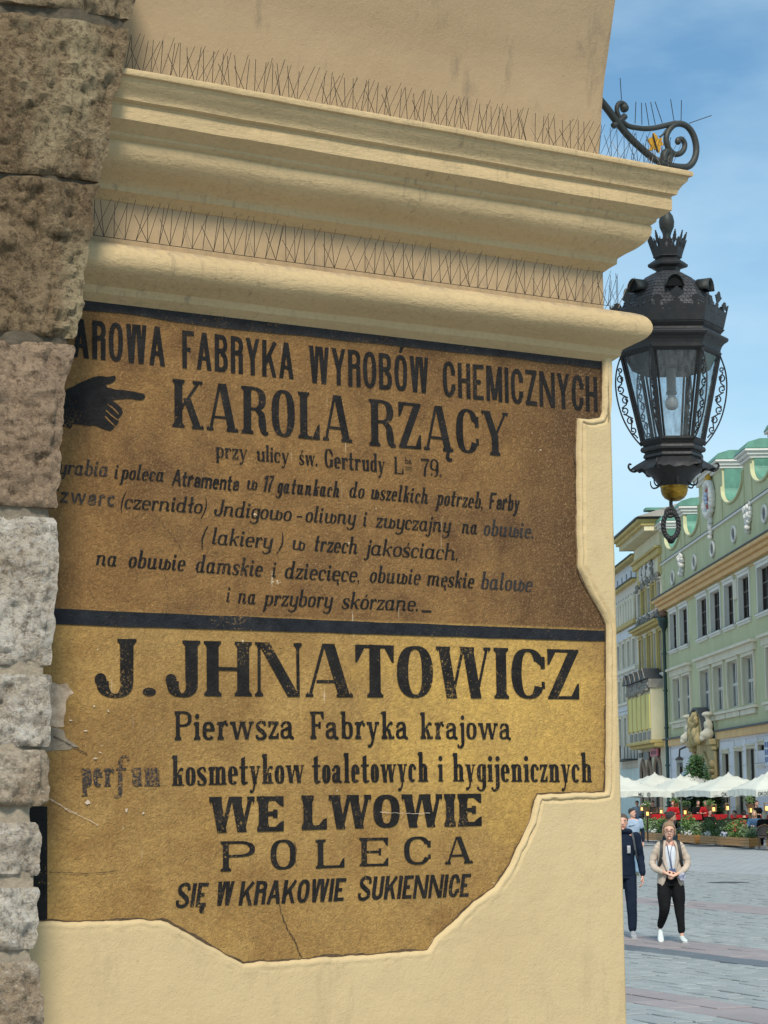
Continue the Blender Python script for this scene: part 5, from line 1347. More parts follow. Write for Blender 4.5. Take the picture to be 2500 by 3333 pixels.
# scalloped parapet
dips = [(123.61, 129.05, 15.62), (117.17, 121.97, 15.62), (104.62, 110.17, 15.82), (97.2, 102.36, 15.8), (89.6, 94.5, 15.8)]
tops = {0: 17.0, 1: 16.95, 2: 17.75, 3: 17.1, 4: 17.1, 5: 17.1}
BK = 1.25
edges = [gs1] + [v for d in dips for v in (d[1], d[0])] + [gs0w]
for i in range(0, len(edges) - 1, 2):
    hi, lo = edges[i], edges[i + 1]; zt = tops[i // 2]
    if hi - lo < .2: hi, lo = hi + .0, lo
    m = FB(); m.fb(lo, hi, -BK, 0.0, z_par + .02, zt); m.obj('merlon', G_wall, green)
    m = FB(); m.fb(lo - .12, hi + .12, -BK - .1, .12, zt + .002, zt + .14); m.fb(lo - .22, hi + .22, -BK - .2, .24, zt + .143, zt + .30); m.fb(lo - .34, hi + .34, -BK - .3, .36, zt + .303, zt + .42); m.obj('merlon_cap', G_white, green, bevel=.03)
    m = MB(); l0, l1 = lo - .36, hi + .36
    prof = [(-BK - .34, 0), (-BK - .2, .28), (-BK / 2 - .3, .44), (-BK / 2 + .3, .44), (.22, .28), (.38, 0)]
    m.sweep([[Fp(s_, o_2, zt + .423 + z_) for o_2, z_ in prof] for s_ in (l0, l1)], close=True); m.poly([Fp(l0, a, zt + .423 + b) for a, b in prof]); m.poly([Fp(l1, a, zt + .423 + b) for a, b in prof]); m.obj('merlon_roof', G_copper, green)
for di, (lo, hi, zb) in enumerate(dips):
    ztop = 16.9; zf, zn = tops[di] + .0, tops[di + 1] + .0; n_ = 24; c = (lo + hi) / 2; r = (hi - lo) / 2
    U_ = [(c + r * math.cos(math.pi + math.pi * k / n_), zb + .9 + .9 * math.sin(math.pi + math.pi * k / n_)) for k in range(n_ + 1)]
    m = MB(); m.prism([Fp(s_, 0, z_) for s_, z_ in [(lo, z_par + .02)] + U_ + [(hi, z_par + .02)]], -FN * BK); m.obj('scallop', G_wall, green)
    m = MB(); secs = [[Fp(s_, oo, z_ + .05) for s_, z_ in [(lo + .09, zn)] + U_ + [(hi - .09, zf)]] for oo in (-BK - .02, -.10)]; m.sweep(secs); ob = m.obj('scallop_lining', G_copper, green); so = ob.modifiers.new('sheet', 'SOLIDIFY'); so.thickness = .06
    m = MB(); pth = [Fp(s_, .04, z_ - .05) for s_, z_ in [(lo, ztop)] + U_ + [(hi, ztop)]]; m.tube(pth, .075, 6); m.obj('scallop_moulding', G_wall, green, smooth=60)
    for s_ in (lo - .15, hi + .15):
        m = FB(); m.fb(s_ - .05, s_ + .05, -.0, .05, z_par + .06, 16.9); m.obj('pilaster_strip', G_wall, green)
# oval windows, brackets, crest
for x, y in ((672, 1330), (867, 1190), (1030, 1072), (1222, 938), (1500, 755)):
    s_, z_ = fac(*c5b(x, y)); m = MB(); q = [Vector(p) for p in disco(s_, z_, .52, .36, .05)]; m.tube(q + [q[0]], .075, 6); w_ = m.obj('oval_window', G_white, green, smooth=60)
    m = MB(); m.poly(disco(s_, z_, .52, .36, .035)); m.obj('pane', G_curt, w_)
def relief_lump(parent, name, mat, c_s, c_z, w_, h_, o, n=26, seed=1, r=.13, taper=.6):
    rr = random.Random(seed); m = MB()
    for i in range(n):
        t_ = rr.random(); x = rr.uniform(-1, 1) * w_ / 2 * (1 - taper * t_); z = -t_ * h_
        m.ball(Fp(c_s + x, o + rr.uniform(0, .12), c_z + z), r * rr.uniform(.6, 1.2), 7, 5, 1, 1, rr.uniform(.8, 1.5))
    return m.obj(name, mat, parent, smooth=80)
for x, y in ((755, 1100), (1355, 665), (1800, 380)):
    s_, z_ = fac(*c5b(x, y)); relief_lump(green, 'stucco_drop', G_white, s_, z_, 1.5, 1.25, .06, 34, int(x), .14, .7)
s_, z_ = fac(*c5b(1012, 600)); m = MB(); pts = []
rr = random.Random(3)
for k in range(30):
    a = 2 * math.pi * k / 30; m.ball(Fp(s_ + 1.05 * math.cos(a), .10 + rr.random() * .08, z_ - .1 + .82 * math.sin(a)), .19 * rr.uniform(.8, 1.25), 7, 5)
m.obj('crest_surround', G_white, green, smooth=80); m = MB(); m.prism(disco(s_, z_ - .1, .85, .70, .04), FN * .12); m.obj('crest_field', paint('crest_stone', (.55, .5, .48)), green)
m = MB(); m.prism([Fp(s_ + a, .17, z_ - .1 + b) for a, b in ((-.5, .5), (.5, .5), (.55, 0), (.3, -.45), (0, -.65), (-.3, -.45), (-.55, 0))], FN * .06); m.obj('red_shield', paint('shield_red', (.42, .07, .05)), green)
m = MB()
for a, b, r in ((0, .2, .14), (.05, 0, .16), (-.08, -.2, .12), (.1, .1, .12)): m.ball(Fp(s_ + a, .25, z_ - .1 + b), r, 7, 5)
m.obj('pale_charge', paint('charge_blue', (.35, .45, .6)), green, smooth=80)
m = MB()
for i in range(5): m.prism([Fp(s_ - .45 + .2 * i, .10, z_ + .70), Fp(s_ - .25 + .2 * i, .10, z_ + .70), Fp(s_ - .35 + .2 * i, .10, z_ + 1.20)], FN * .12)
m.fb = None; 
for i in range(5): m.ball(Fp(s_ - .4 + .2 * i, .18, z_ + .86), .14, 7, 5)
m.obj('gilded_crown', paint('crown_gold', (.70, .38, .04), .2), green, smooth=60)
relief_lump(green, 'crest_tail', G_white, s_, z_ - .95, .7, 1.1, .06, 18, 9, .13, .8)
m = FB(); s_, z_ = fac(*c5b(1238, 1430)); m.fb(s_ - .45, s_ + .45, 0, .12, z_ - .5, z_ + .45); m.obj('niche_plaque', G_cream, green, bevel=.04)
# drain pipe
pipe = empty('drain_pipe', Fp(gs1 + .1, .3, 0), 'dark green drain pipe with hopper between the green and the yellow house', 'drain pipe')
m = MB(); m.tube([Fp(129.4, .2, z) for z in (0, 3, 6, 9, 11.2)], .10, 10); m.obj('pipe', G_pipe, pipe, smooth=60)
m = MB(); m.lathe([(.10, 11.1), (.14, 11.3), (.28, 11.5), (.32, 11.75), (.37, 11.8), (.37, 11.95), (.0, 11.95)], 14, tuple(Fp(129.4, .2, 0))); m.obj('hopper', G_pipe, pipe, smooth=40)
m = MB(); m.ball(Fp(129.4, .2, 12.15), .27, 8, 6, 1, 1, .8); m.obj('hopper_ornament', paint('rusty_stone', (.22, .13, .09)), pipe, smooth=60)
for z in (1.5, 3.6, 5.7, 7.8, 9.9):
    m = MB(); m.tube([Fp(129.4, .2, z - .05), Fp(129.4, .2, z + .05)], .14, 10); m.obj('bracket', G_pipe, pipe)
# portal
por = empty('stone_portal', Fp(117.1, .3, 0), 'carved ochre stone portal with pointed arch, curved black hood and two seated statues', 'portal')
def arch_pts(c, half, z0, zs, n=10, ex=1.9):    # pointed arch outline
    L_, R__ = [], []
    for k in range(n + 1):
        t_ = k / n; w_ = half * math.cos(t_ * math.pi / 2) ** .75; L_.append((c - w_, zs + (ex) * t_))
    for k in range(n + 1):
        t_ = 1 - k / n; w_ = half * math.cos(t_ * math.pi / 2) ** .75; R__.append((c + w_, zs + ex * t_))
    return [(c - half, z0)] + L_ + R__[1:] + [(c + half, z0)]
cA = 117.05
inn = arch_pts(cA, 1.8, 0, 2.45, ex=1.6); 
outp = [(cA + 3.3, 0), (cA + 3.3, 4.15), (cA + 3.9, 4.3), (cA + 3.9, 4.7), (cA + 2.2, 4.75), (cA + 1.7, 5.5), (cA + .9, 5.95), (cA, 6.1), (cA - .9, 5.95), (cA - 1.7, 5.5), (cA - 2.2, 4.75), (cA - 3.9, 4.7), (cA - 3.9, 4.3), (cA - 3.3, 4.15), (cA - 3.3, 0)]
m = MB(); m.prism([Fp(s_, 0, z_) for s_, z_ in inn + outp], FN * .12); m.obj('surround', G_stone, por)
m = MB(); q = [Fp(a, .14, b) for a, b in inn]; m.tube(q, .13, 7); m.obj('arch_moulding', G_stone, por, smooth=60)
m = MB(); m.poly([Fp(a, -.16, b) for a, b in inn]); m.obj('dark_doorway', G_dkglass, por)
m = MB(); hood = [(cA + 2.35 * math.cos(math.pi * k / 16), 4.72 + 1.55 * math.sin(math.pi * k / 16)) for k in range(17)]
m.sweep([[Fp(a, oo, b) for a, b in hood] for oo in (.0, .62)]); ob = m.obj('curved_hood', G_slate, por); so = ob.modifiers.new('sheet', 'SOLIDIFY'); so.thickness = .12
m = MB(); m.prism([Fp(a * .96 + cA * .04, 0, 4.74 + (b - 4.72) * .95) for a, b in hood], FN * .54); m.obj('tympanum', G_stone, por)
for dx in (-3.6, 2.7):
    m = FB(); m.fb(cA + dx, cA + dx + .7, .1, .26, 0, 4.15); m.obj('column', G_stone, por, bevel=.1)
    m = FB(); m.fb(cA + dx - .1, cA + dx + .8, .1, .38, 4.153, 4.4); m.fb(cA + dx - .2, cA + dx + .9, .1, .50, 4.403, 4.7); m.obj('capital', G_stone, por, bevel=.05)
    for z in (2.4, 2.8, 3.2): relief_lump(por, 'carved_boss', G_stone, cA + dx + .45, z + .3, .6, .5, .24, 10, int(z * 10), .16, .1)
relief_lump(por, 'carved_relief', G_stone, cA, 5.95, 1.7, 1.35, .56, 60, 5, .21, -.5)
for dx, sd_ in ((-3.2, 5), (3.1, 6)):
    m = MB(); c_ = cA + dx
    for a, b, z, r, sz in ((0, .5, 5.05, .42, 1.0), (0, .75, 5.0, .34, .8), (0, .45, 5.6, .33, 1.35), (-.2, .6, 5.7, .16, 1.6), (.2, .6, 5.7, .16, 1.6), (0, .5, 6.15, .19, 1.2), (0, .9, 4.75, .22, 1.0)): m.ball(Fp(c_ + a, b, z), r, 9, 7, 1, 1, sz)
    if sd_ == 6:
        m.sweep([[Fp(c_ - .35 + .7 * k / 4, .3 + .25 * math.sin(j * .6), 5.2 + j * .22 + .1 * math.sin(k)) for k in range(5)] for j in range(7)])
        m.ball(Fp(c_ - .3, .55, 6.5), .38, 9, 7, 1, 1, .5)
    else: m.ball(Fp(c_, .5, 6.4), .42, 9, 7, 1, 1, .45)
    m.v = [tuple(Fp(c_, .35, 4.72) + (Vector(v_) - Fp(c_, .35, 4.72)) * .72) for v_ in m.v]
    ob = m.obj('statue', G_cream, por, smooth=80); rm = ob.modifiers.new('one_surface', 'REMESH'); rm.mode = 'VOXEL'; rm.voxel_size = .045; rm.use_smooth_shade = True
# small street lamp and boards on the ground floor
sl = empty('facade_lamp', Fp(122.3, .3, 3.8), 'small black street lamp on a curled arm beside the portal', 'street lamp')
m = MB(); m.tube([Fp(121.2, .02, 4.3), Fp(121.6, .3, 4.5), Fp(122.2, .6, 4.35), Fp(122.3, .62, 4.0)], .05, 6); m.obj('arm', M_iron, sl)
m = MB(); m.lathe([(0, 4.05), (.07, 3.98), (.22, 3.84), (.22, 3.8), (.0, 3.8)], 6, tuple(Fp(122.3, .62, 0))); m.obj('lamp_cap', M_iron, sl)
m = MB(); m.lathe([(.19, 3.8), (.12, 3.42)], 6, tuple(Fp(122.3, .62, 0))); m.obj('lamp_glass', M_glass, sl)
def board(nm, label, s0, s1, z0, z1, o, col, cat='sign'):
    e_ = empty(nm, Fp(s0, o, z0), label, cat); m = FB(); m.fb(s0, s1, o, o + .08, z0, z1); m.obj('panel', simple(nm + '_paint', col, .5, .08, 8), e_, bevel=.01); return e_
M_sgn_blue = simple('blue_sign_marks', (.05, .12, .32), .5, .1, 9)
bd = board('shop_board', 'pale blue board with a dark round emblem under the small street lamp', 121.6, 124.8, 2.2, 3.15, .06, (.50, .62, .72))
m = MB(); m.ball(Fp(123.2, .16, 2.72), .2, 10, 6, 1, .3, 1); m.tube([Fp(122.7 + .5 * (1 + math.cos(a)), .16, 2.72 + .34 * math.sin(a)) for a in [k * .4 for k in range(9)]], .03, 5); m.obj('emblem', M_sgn_blue, bd)
bd = board('wall_sign', 'white sign with blue writing on the green house at the picture edge', 99.3, 101.0, 3.2, 4.35, .06, (.60, .64, .72))
m = FB()
for i in range(3): 
    for j in range(3): m.fb(99.5 + .5 * i, 99.8 + .5 * i, .14, .16, 3.35 + .33 * j, 3.58 + .33 * j)
m.obj('blue_marks', M_sgn_blue, bd)

# ---- yellow house
Y_w = paint('pale_yellow_render', (.74, .66, .44), .1); Y_y = paint('bright_yellow_panel', (.78, .66, .22), .1); Y_c = paint('yellow_cornice', (.58, .44, .16), .14); Y_g = paint('grey_carving', (.34, .31, .27), .25, .03, .85, 4); Y_s = paint('sandy_ground_floor', (.64, .57, .43), .12)
ys0, ys1 = gs1 + .01, 141.6
yel = empty('yellow_house', Fp((ys0 + ys1) / 2, 0, 0), 'narrow yellow house with deep bracketed cornice, carved relief and five bright yellow bay windows', 'house')
wl = []
n4 = [(131.3, 132.6), (133.3, 134.6), (135.3, 136.7), (137.4, 138.8), (139.5, 141.0)]
W3 = [(a, b, 12.75, 14.25) for a, b in n4]; W2 = [(a, b, 8.95, 11.4) for a, b in n4]
AR = [(133.2, 135.3, 0, 3.5), (136.9, 138.4, 0, 3.3), (139.8, 141.3, 0, 3.3)]
wall_holes('wall', ys0, ys1, 5.0, 16.2, 0, W3 + W2, Y_w, yel, .4)
wall_holes('ground_floor_wall', ys0, ys1, 0, 5.0, 0, AR, Y_s, yel, .5)
for i, h in enumerate(W3 + W2): opening(yel, h[0], h[1], h[2], h[3], 0, .12, .09, G_curt, G_lite, Y_c if i % 2 else G_cream, 2, 2, True, .07)
for h in AR:
    c = (h[0] + h[1]) / 2; r = (h[1] - h[0]) / 2
    ap = arch_pts(c, r, 0, h[3] - .05, 8, ex=.7); m = MB(); m.flat([Fp(a, .012, b) for a, b in ap]); m.obj('arched_doorway', G_dkglass, yel)
    m = MB(); m.tube([Fp(a, .05, b) for a, b in arch_pts(c, r + .1, 0, h[3] - .05, 8, ex=.78)], .13, 6); m.obj('arch_surround', paint('reddish_stone', (.36, .27, .20)) if 'reddish_stone' not in bpy.data.materials else bpy.data.materials['reddish_stone'], yel, smooth=60)
# cornice: broad overhanging eave with blocks
m = FB(); m.fb(ys0 - .2, ys1 + .1, -.1, .25, 15.75, 16.1); m.fb(ys0 - .2, ys1 + .2, -.1, .4, 16.103, 16.25); m.obj('lower_cornice', Y_c, yel, bevel=.05)
m = FB(); m.fb(ys0 - .1, ys1 + .1, -.6, .12, 16.253, 17.1); m.obj('frieze', Y_w, yel)
m = FB(); m.fb(ys0 - .1, ys1 + .8, -1.2, 1.15, 17.4, 17.6); m.fb(ys0 - .1, ys1 + 1.0, -1.2, 1.35, 17.603, 17.8); m.obj('eave', Y_c, yel, bevel=.04)
m = FB(); m.fb(ys0 - .1, ys1 + 1.1, -1.3, 1.45, 17.803, 17.9); m.obj('gutter', G_slate, yel)
for i in range(20):
    s_ = ys0 + .1 + (ys1 - ys0 + .5) * i / 19; m = FB(); m.fb(s_ - .13, s_ + .13, -.1, .95, 17.12, 17.397); m.obj('eave_block', Y_w, yel)
m = MB(); pr_ = [(1.4, 17.9), (-2.8, 19.2), (-3.4, 17.9)]; m.sweep([[Fp(s_, a, b) for a, b in pr_] for s_ in (ys0 - .5, ys1 + 1)], close=True); m.poly([Fp(ys0 - .5, a, b) for a, b in pr_]); m.obj('roof', paint('weathered_stone_gable', (.36, .33, .29)), yel)
m = FB(); m.fb(ys0 - .5, ys0 + .5, -3, .9, 18.25, 18.4); m.obj('copper_strip', G_copper, yel)
m = FB(); m.fb(133.5, 139.2, 0, .06, 14.72, 15.72); m.obj('relief_panel', G_white, yel)
rr = random.Random(12)
for g in range(9): relief_lump(yel, 'relief_figure', Y_g if g % 3 == 0 else G_white, 134.0 + g * .6, 15.65, .5, .85, .1, 12, g + 40, .11, .2)
for s_ in (131.5, 140.4):
    m = FB(); m.fb(s_ - .55, s_ + .55, 0, .05, 14.6, 15.65); m.obj('attic_panel', Y_c, yel)
for i, (a, b) in enumerate(n4): relief_lump(yel, 'window_carving', Y_g, (a + b) / 2, 14.75, 1.2, .35, .08, 14, i + 70, .11, .1); relief_lump(yel, 'balcony_carving', Y_g, (a + b) / 2, 12.6, 1.0, .45, .10, 14, i + 90, .12, .2)
for s_ in (132.95, 134.95, 137.05, 139.15):
    m = FB(); m.fb(s_ - .16, s_ + .16, 0, .14, 12.7, 14.4); m.obj('pilaster', Y_c, yel, bevel=.03); m = FB(); m.fb(s_ - .16, s_ + .16, 0, .16, 9.0, 11.5); m.obj('pilaster', Y_c, yel, bevel=.03)
m = FB(); m.fb(ys0, ys1 + .2, 0, .35, 11.75, 11.9); m.fb(ys0, ys1 + .3, 0, .55, 11.903, 12.05); m.obj('ledge', Y_c, yel); m = FB(); m.fb(ys0, ys1 + .32, 0, .6, 12.053, 12.10); m.obj('ledge_flashing', G_slate, yel)
# projecting bay with bright yellow shutters
bo = .75
m = FB(); m.fb(131.6, 141.4, 0, bo, 5.1, 8.1); m.obj('bay', Y_w, yel)
for i in range(5):
    a = 131.75 + i * 1.93
    m = FB(); m.fb(a, a + 1.35, bo, bo + .07, 5.75, 7.75); sh_ = m.obj('bay_window', Y_y, yel, bevel=.02)
    m = FB(); m.fb(a + 1.42, a + 1.72, bo, bo + .09, 5.65, 7.85); m.obj('bay_pilaster', Y_c, yel, bevel=.03)
    m = FB(); m.fb(a + 1.36, a + 1.41, bo, bo + .02, 5.75, 7.75); m.obj('dark_joint', G_dkglass, sh_)
    m = FB(); m.fb(a + .05, a + 1.3, bo, bo + .05, 5.15, 5.6); m.obj('apron_panel', Y_g, yel)
    relief_lump(yel, 'bay_carving', Y_g, a + .8, 8.45, 1.7, .5, bo + .05, 20, i + 120, .13, .0)
m = FB(); m.fb(131.5, 141.5, 0, bo + .1, 8.103, 8.60); m.obj('bay_frieze', Y_g, yel)
for i in range(5):
    a = 131.5 + i * 2.0; m = MB(); m.prism([Fp(a, bo + .3, 8.62), Fp(a + 1.95, bo + .3, 8.62), Fp(a + .97, bo + .3, 9.25)], -FN * (bo + .2)); m.obj('bay_gablet', G_slate, yel)
    m = MB(); m.tube([Fp(a, bo + .34, 8.62), Fp(a + .97, bo + .34, 9.25), Fp(a + 1.95, bo + .34, 8.62)], .028, 5); m.obj('gablet_trim', Y_g, yel)
m = FB(); m.fb(131.2, 141.8, 0, bo + .15, 4.9, 5.08); m.fb(131.2, 141.8, 0, bo - .1, 4.7, 4.897); m.obj('bay_base', Y_c, yel, bevel=.04)
bd = board('shop_sign', 'small pink red shop sign with dark letters on the yellow house', 133.3, 136.3, 4.2, 4.62, .12, (.60, .10, .16))
m = FB()
for i in range(4): m.fb(133.7 + .6 * i, 134.05 + .6 * i, .20, .215, 4.3, 4.52)
m.obj('letter_marks', simple('sign_dark_letters', (.12, .02, .03), .6, .1, 9), bd)
bd = board('shop_sign', 'dark grey shop sign left of the pink red one on the yellow house', 137.0, 139.3, 4.05, 4.5, .12, (.12, .11, .10)); bd = board('shop_sign', 'smaller dark sign at the far end of the yellow house front', 140.0, 141.4, 4.2, 4.5, .12, (.10, .09, .08))
# ---- cream house beyond
Cw = paint('grey_white_render', (.70, .70, .72), .08); Cc = paint('ivory_render', (.76, .70, .56), .1); Cp = paint('pinkish_stone', (.70, .62, .52), .12)
cs0, cs1 = 141.61, 162
cre = empty('cream_house', Fp(150, 0, 0), 'far cream and white house with a row of small arches and a black iron balcony', 'house')
rows = [(14.35, 15.2, 'slit'), (13.0, 14.5, 'arcade'), (10.1, 11.9, 'w'), (7.9, 9.3, 'w'), (5.2, 7.0, 'w')]
wins = []
for k in range(7):
    a = 142.7 + k * 2.55
    wins += [(a, a + 1.2, 10.15, 11.7), (a, a + 1.2, 7.95, 9.35), (a, a + 1.2, 5.05, 6.9)]
wall_holes('wall', cs0, cs1, 0, 15.2, 0, wins, Cp, cre, .35)
for i, h in enumerate(wins): opening(cre, h[0], h[1], h[2], h[3], 0, .16, .08, G_curt, G_lite, Cc, 2, 2, False, .08)
m = FB(); m.fb(cs0, cs1, -1, -.2, 15.2, 16.7); m.obj('attic', Cw, cre)
for k in range(8): m = FB(); m.fb(143 + 2.3 * k, 143.35 + 2.3 * k, -.2, -.19, 15.5, 16.2); m.obj('attic_slit', G_dkglass, cre)
for z0, z1, oo, mt in ((16.7, 16.85, .25, Y_c), (16.853, 16.92, .35, G_slate), (15.2, 15.35, .3, Y_c), (15.353, 15.42, .4, G_slate), (12.6, 12.85, .3, Y_c), (9.75, 9.95, .25, Cc), (11.95, 12.55, .08, Cw), (9.5, 9.747, .06, Cw), (7.35, 7.7, .08, Cw), (7.703, 7.85, .25, Cc), (7.05, 7.3, .06, Cw)):
    m = FB(); m.fb(cs0 - .02, cs1, -.3, oo, z0, z1); m.obj('moulding', mt, cre)
for k in range(13):
    a = 142.4 + 1.25 * k; ap = arch_pts(a + .6, .38, 13.4, 14.3, 6, ex=.38)
    m = MB(); m.flat([Fp(x, .012, z) for x, z in ap]); m.obj('arcade_window', paint('arcade_dark', (.24, .19, .12)) if 'arcade_dark' not in bpy.data.materials else bpy.data.materials['arcade_dark'], cre)
    m = MB(); m.tube([Fp(a, .12, 12.9), Fp(a, .12, 14.2)], .13, 8); m.ball(Fp(a, .12, 14.25), .2, 8, 5); m.obj('small_column', Cc, cre, smooth=60)
bal = MB(); 
m = FB(); m.fb(143.2, 151, 0, .9, 4.1, 4.2); b_ = m.obj('balcony', G_slate, cre)
m = FB(); m.fb(143.2, 151, 1.05, 1.1, 4.95, 5.02)
for k in range(32): m.fb(143.2 + k * .25, 143.24 + k * .25, 1.05, 1.09, 4.2, 4.95)
for k in range(5): m.fb(143.2, 143.24, .2 * k, .2 * k + .04, 4.2, 4.95)
m.obj('railing', G_slate, b_)
m = FB(); m.fb(142.2, 160, 0, .06, 0, 3.6); m.obj('shopfront', paint('mint_shopfront', (.62, .70, .66)), cre)
# ------------------------------------------------------------------ the café terrace
def at(px, py, dep): return EYE + ray(px, py) * dep
def clothm(name, c, c2=None, sc_=2.5, bump=.01, rough=.85, sheer=0):
    t = MT(name); f = t.ramp(t.noise(sc_, 4, .55), .35, .65); t.col(t.mix(f, c, c2 or tuple(x * .86 for x in c)))
    h = t.math('ADD', t.noise(sc_ * 3.2, 3, .5, t.map(t.pos, (1, 1, .55)), 1.2), t.math('MULTIPLY', t.noise(sc_ * 14, 3), .15)); t.bump(h, bump); return t.set(Roughness=rough, Specular_IOR_Level=.2)
M_canvas = clothm('offwhite_canvas', (.60, .62, .56), None, .9, .03); M_mark = simple('charcoal_print', (.06, .07, .07), .7, .05, 5); M_pole = simple('white_pole', (.55, .54, .50), .5, .1, 3); M_markg = simple('grey_print', (.24, .25, .24), .7, .05, 5)
def parasol(px, py, dep, rot, label, size=3.5, text=None, emb=None, zp=None):
    p = at(px, py, dep); zpk = p.z; root = empty('parasol', (p.x, p.y, 0), label, 'parasol', 'off white café parasols over the terrace', rot)
    ze = zpk - .72; h = size / 2; m = MB(); n_ = 12
    def top(x, y):
        r_ = max(abs(x), abs(y)) / h; dg = min(abs(x), abs(y)) / max(max(abs(x), abs(y)), 1e-6)
        return zpk - (zpk - ze) * (r_ ** .92) - .05 * math.sin(math.pi * min(r_, 1)) * (1 - dg) * 1.2 - (.05 * (1 - dg) * r_ ** 3 * -1)
    V_ = [(x, y, top(x, y)) for x in [-h + size * i / n_ for i in range(n_ + 1)] for y in [-h + size * j / n_ for j in range(n_ + 1)]]
    m.add(V_, [(i * (n_ + 1) + j, (i + 1) * (n_ + 1) + j, (i + 1) * (n_ + 1) + j + 1, i * (n_ + 1) + j + 1) for i in range(n_) for j in range(n_)])
    ob = m.obj('canopy', M_canvas, root, world=False, smooth=25); so = ob.modifiers.new('sheet', 'SOLIDIFY'); so.thickness = .012
    m = MB()
    for sx, sy, tx, ty in ((-1, -1, 1, 0), (1, -1, 0, 1), (1, 1, -1, 0), (-1, 1, 0, -1)):
        up_, lo_ = [], []; kk = 24
        for k in range(kk + 1):
            x = sx * h + tx * size * k / kk; y = sy * h + ty * size * k / kk; z_ = top(x, y)
            sag = .25 - .035 * abs(math.sin(math.pi * k / kk * 3)); w_ = .012 * math.sin(k * 1.7 + px); ox, oy = (ty, -tx)
            up_.append((x, y, z_)); lo_.append((x + ox * (.01 + w_), y + oy * (.01 + w_), z_ - sag))
        m.sweep([lo_, up_])
    ob = m.obj('valance', M_canvas, root, world=False); so = ob.modifiers.new('sheet', 'SOLIDIFY'); so.thickness = .008
    m = MB(); m.tube([(0, 0, 0), (0, 0, zpk + .03)], .035, 8); m.obj('pole', M_pole, root, world=False, smooth=60)
    m = MB()
    for a in range(4):
        cx, cy = (1, 1, -1, -1)[a], (1, -1, -1, 1)[a]; m.tube([(0, 0, zpk - .08), (cx * h * .96, cy * h * .96, ze - .02)], .014, 5)
    m.obj('rib', M_pole, root, world=False)
    m = MB(); m.box((-.45, -.45, 0), (.45, .45, .09)); m.obj('base', simple('parasol_base', (.2, .2, .2), .8) if 'parasol_base' not in bpy.data.materials else bpy.data.materials['parasol_base'], root, world=False)
    for side, u0, tx_, sz_, mt_ in (text or []):
        cu = bpy.data.curves.new('t', 'FONT'); cu.body = tx_; cu.size = sz_; cu.offset = .004; to = bpy.data.objects.new('t', cu); COL.objects.link(to)
        bpy.context.view_layer.update(); me = bpy.data.meshes.new_from_object(to.evaluated_get(bpy.context.evaluated_depsgraph_get())); bpy.data.objects.remove(to)
        xs = [v.co.x for v in me.vertices]; 
        for v in me.vertices:
            x, y = v.co.x * .8, v.co.y; u_ = -h + u0 + x
            if side == 'f': P_ = (u_, -h - .035, top(u_, -h) - .205 + y)
            else: P_ = (h + .035, u_, top(h, u_) - .205 + y)
            v.co = P_
        me.name = 'print'; me.materials.append(mt_); o = link('lettering', me, None, root, False)
    for side, u0 in (emb or []):
        m = MB(); R0 = .075; u_ = -h + u0
        c_ = (u_, -h - .035, top(u_, -h) - .135) if side == 'f' else (h + .035, u_, top(h, u_) - .135)
        ax_ = (1, 0) if side == 'f' else (0, 1)
        q = [(c_[0] + ax_[0] * R0 * math.cos(a), c_[1] + ax_[1] * R0 * math.cos(a), c_[2] + R0 * math.sin(a)) for a in [k * math.pi / 8 for k in range(17)]]
        m.tube(q, .013, 5); m.tube([q[2], q[10]], .012, 5); m.tube([q[6], q[14]], .012, 5); m.obj('round_emblem', M_markg, root, world=False)
    return root
fr_ = R_(18)
parasol(2371, 2515, 90, fr_, 'central off white parasol lettered OKOCIM along its front edge', 3.2, [('f', .46, 'OKOCIM', .20, M_mark), ('f', .12, '—o—', .12, M_markg)])
parasol(2215, 2521, 96, fr_, 'off white parasol left of the fully lettered one, its lettering half covered', 2.8, [('f', .47, 'OKOCIM', .20, M_mark)], [('f', .35)])
parasol(2503, 2507, 84, fr_, 'rightmost off white parasol, cut by the picture edge, with a folded front corner', 2.3, [('f', .06, 'OKOCIM', .19, M_mark)], [('f', 1.10)])
parasol(2016, 2520, 92, fr_, 'off white parasol half hidden behind the arcade pier', 3.1, [('f', 1.65, 'MU', .19, M_mark)], [('f', 2.1)])
parasol(2131, 2515, 108, fr_, 'pointed off white parasol in the back row under the yellow house', 3.2)
parasol(2244, 2517, 112, fr_, 'back row parasol peeping over the half lettered one', 3.2)
parasol(2440, 2522, 106, fr_, 'back row parasol between the central and the rightmost ones', 3.2)
parasol(2330, 2524, 116, fr_, 'farthest parasol in the back row, low behind the central one', 2.7)

# planters
def wood():
    t = MT('golden_planter_wood'); g = t.ramp(t.noise(2.4, 5, .7, t.map(t.pos, (.5, .5, 9))), .35, .65)
    c = t.mix(g, (.62, .31, .09), (.42, .19, .055)); rn = t.n('ShaderNodeObjectInfo').outputs['Random']; c = t.mix(t.math('MULTIPLY', rn, .3), c, (.36, .17, .05)); t.col(c); t.bump(g, .004); return t.set(Roughness=.55)
M_wood = wood(); M_soil = simple('planter_soil', (.05, .035, .02), .9, .2, 9)
pl0 = ground(2097, 2736); pl1 = ground(2437, 2759)
LD = (pl1 - pl0).normalized(); LP = Vector((LD.y, -LD.x, 0)); 
if LP.y < 0: LP = -LP
def along(px):   # parameter along the planter line under a picture column
    r = ray(px, 2745); nrm = Vector((LD.y, -LD.x, 0)); t_ = (pl0 - EYE).dot(nrm) / r.dot(nrm); return ((EYE + r * t_) - pl0).dot(LD)
def leafmat(name, c1_, c2_):
    t = MT(name); f = t.ramp(t.noise(6, 3), .35, .65); i = t.n('ShaderNodeNewGeometry').outputs['Random Per Island']; c = t.mix(f, c1_, c2_); c = t.mix(i, c, tuple(x * 1.9 for x in c2_)); t.col(c); return t.set(Roughness=.6)
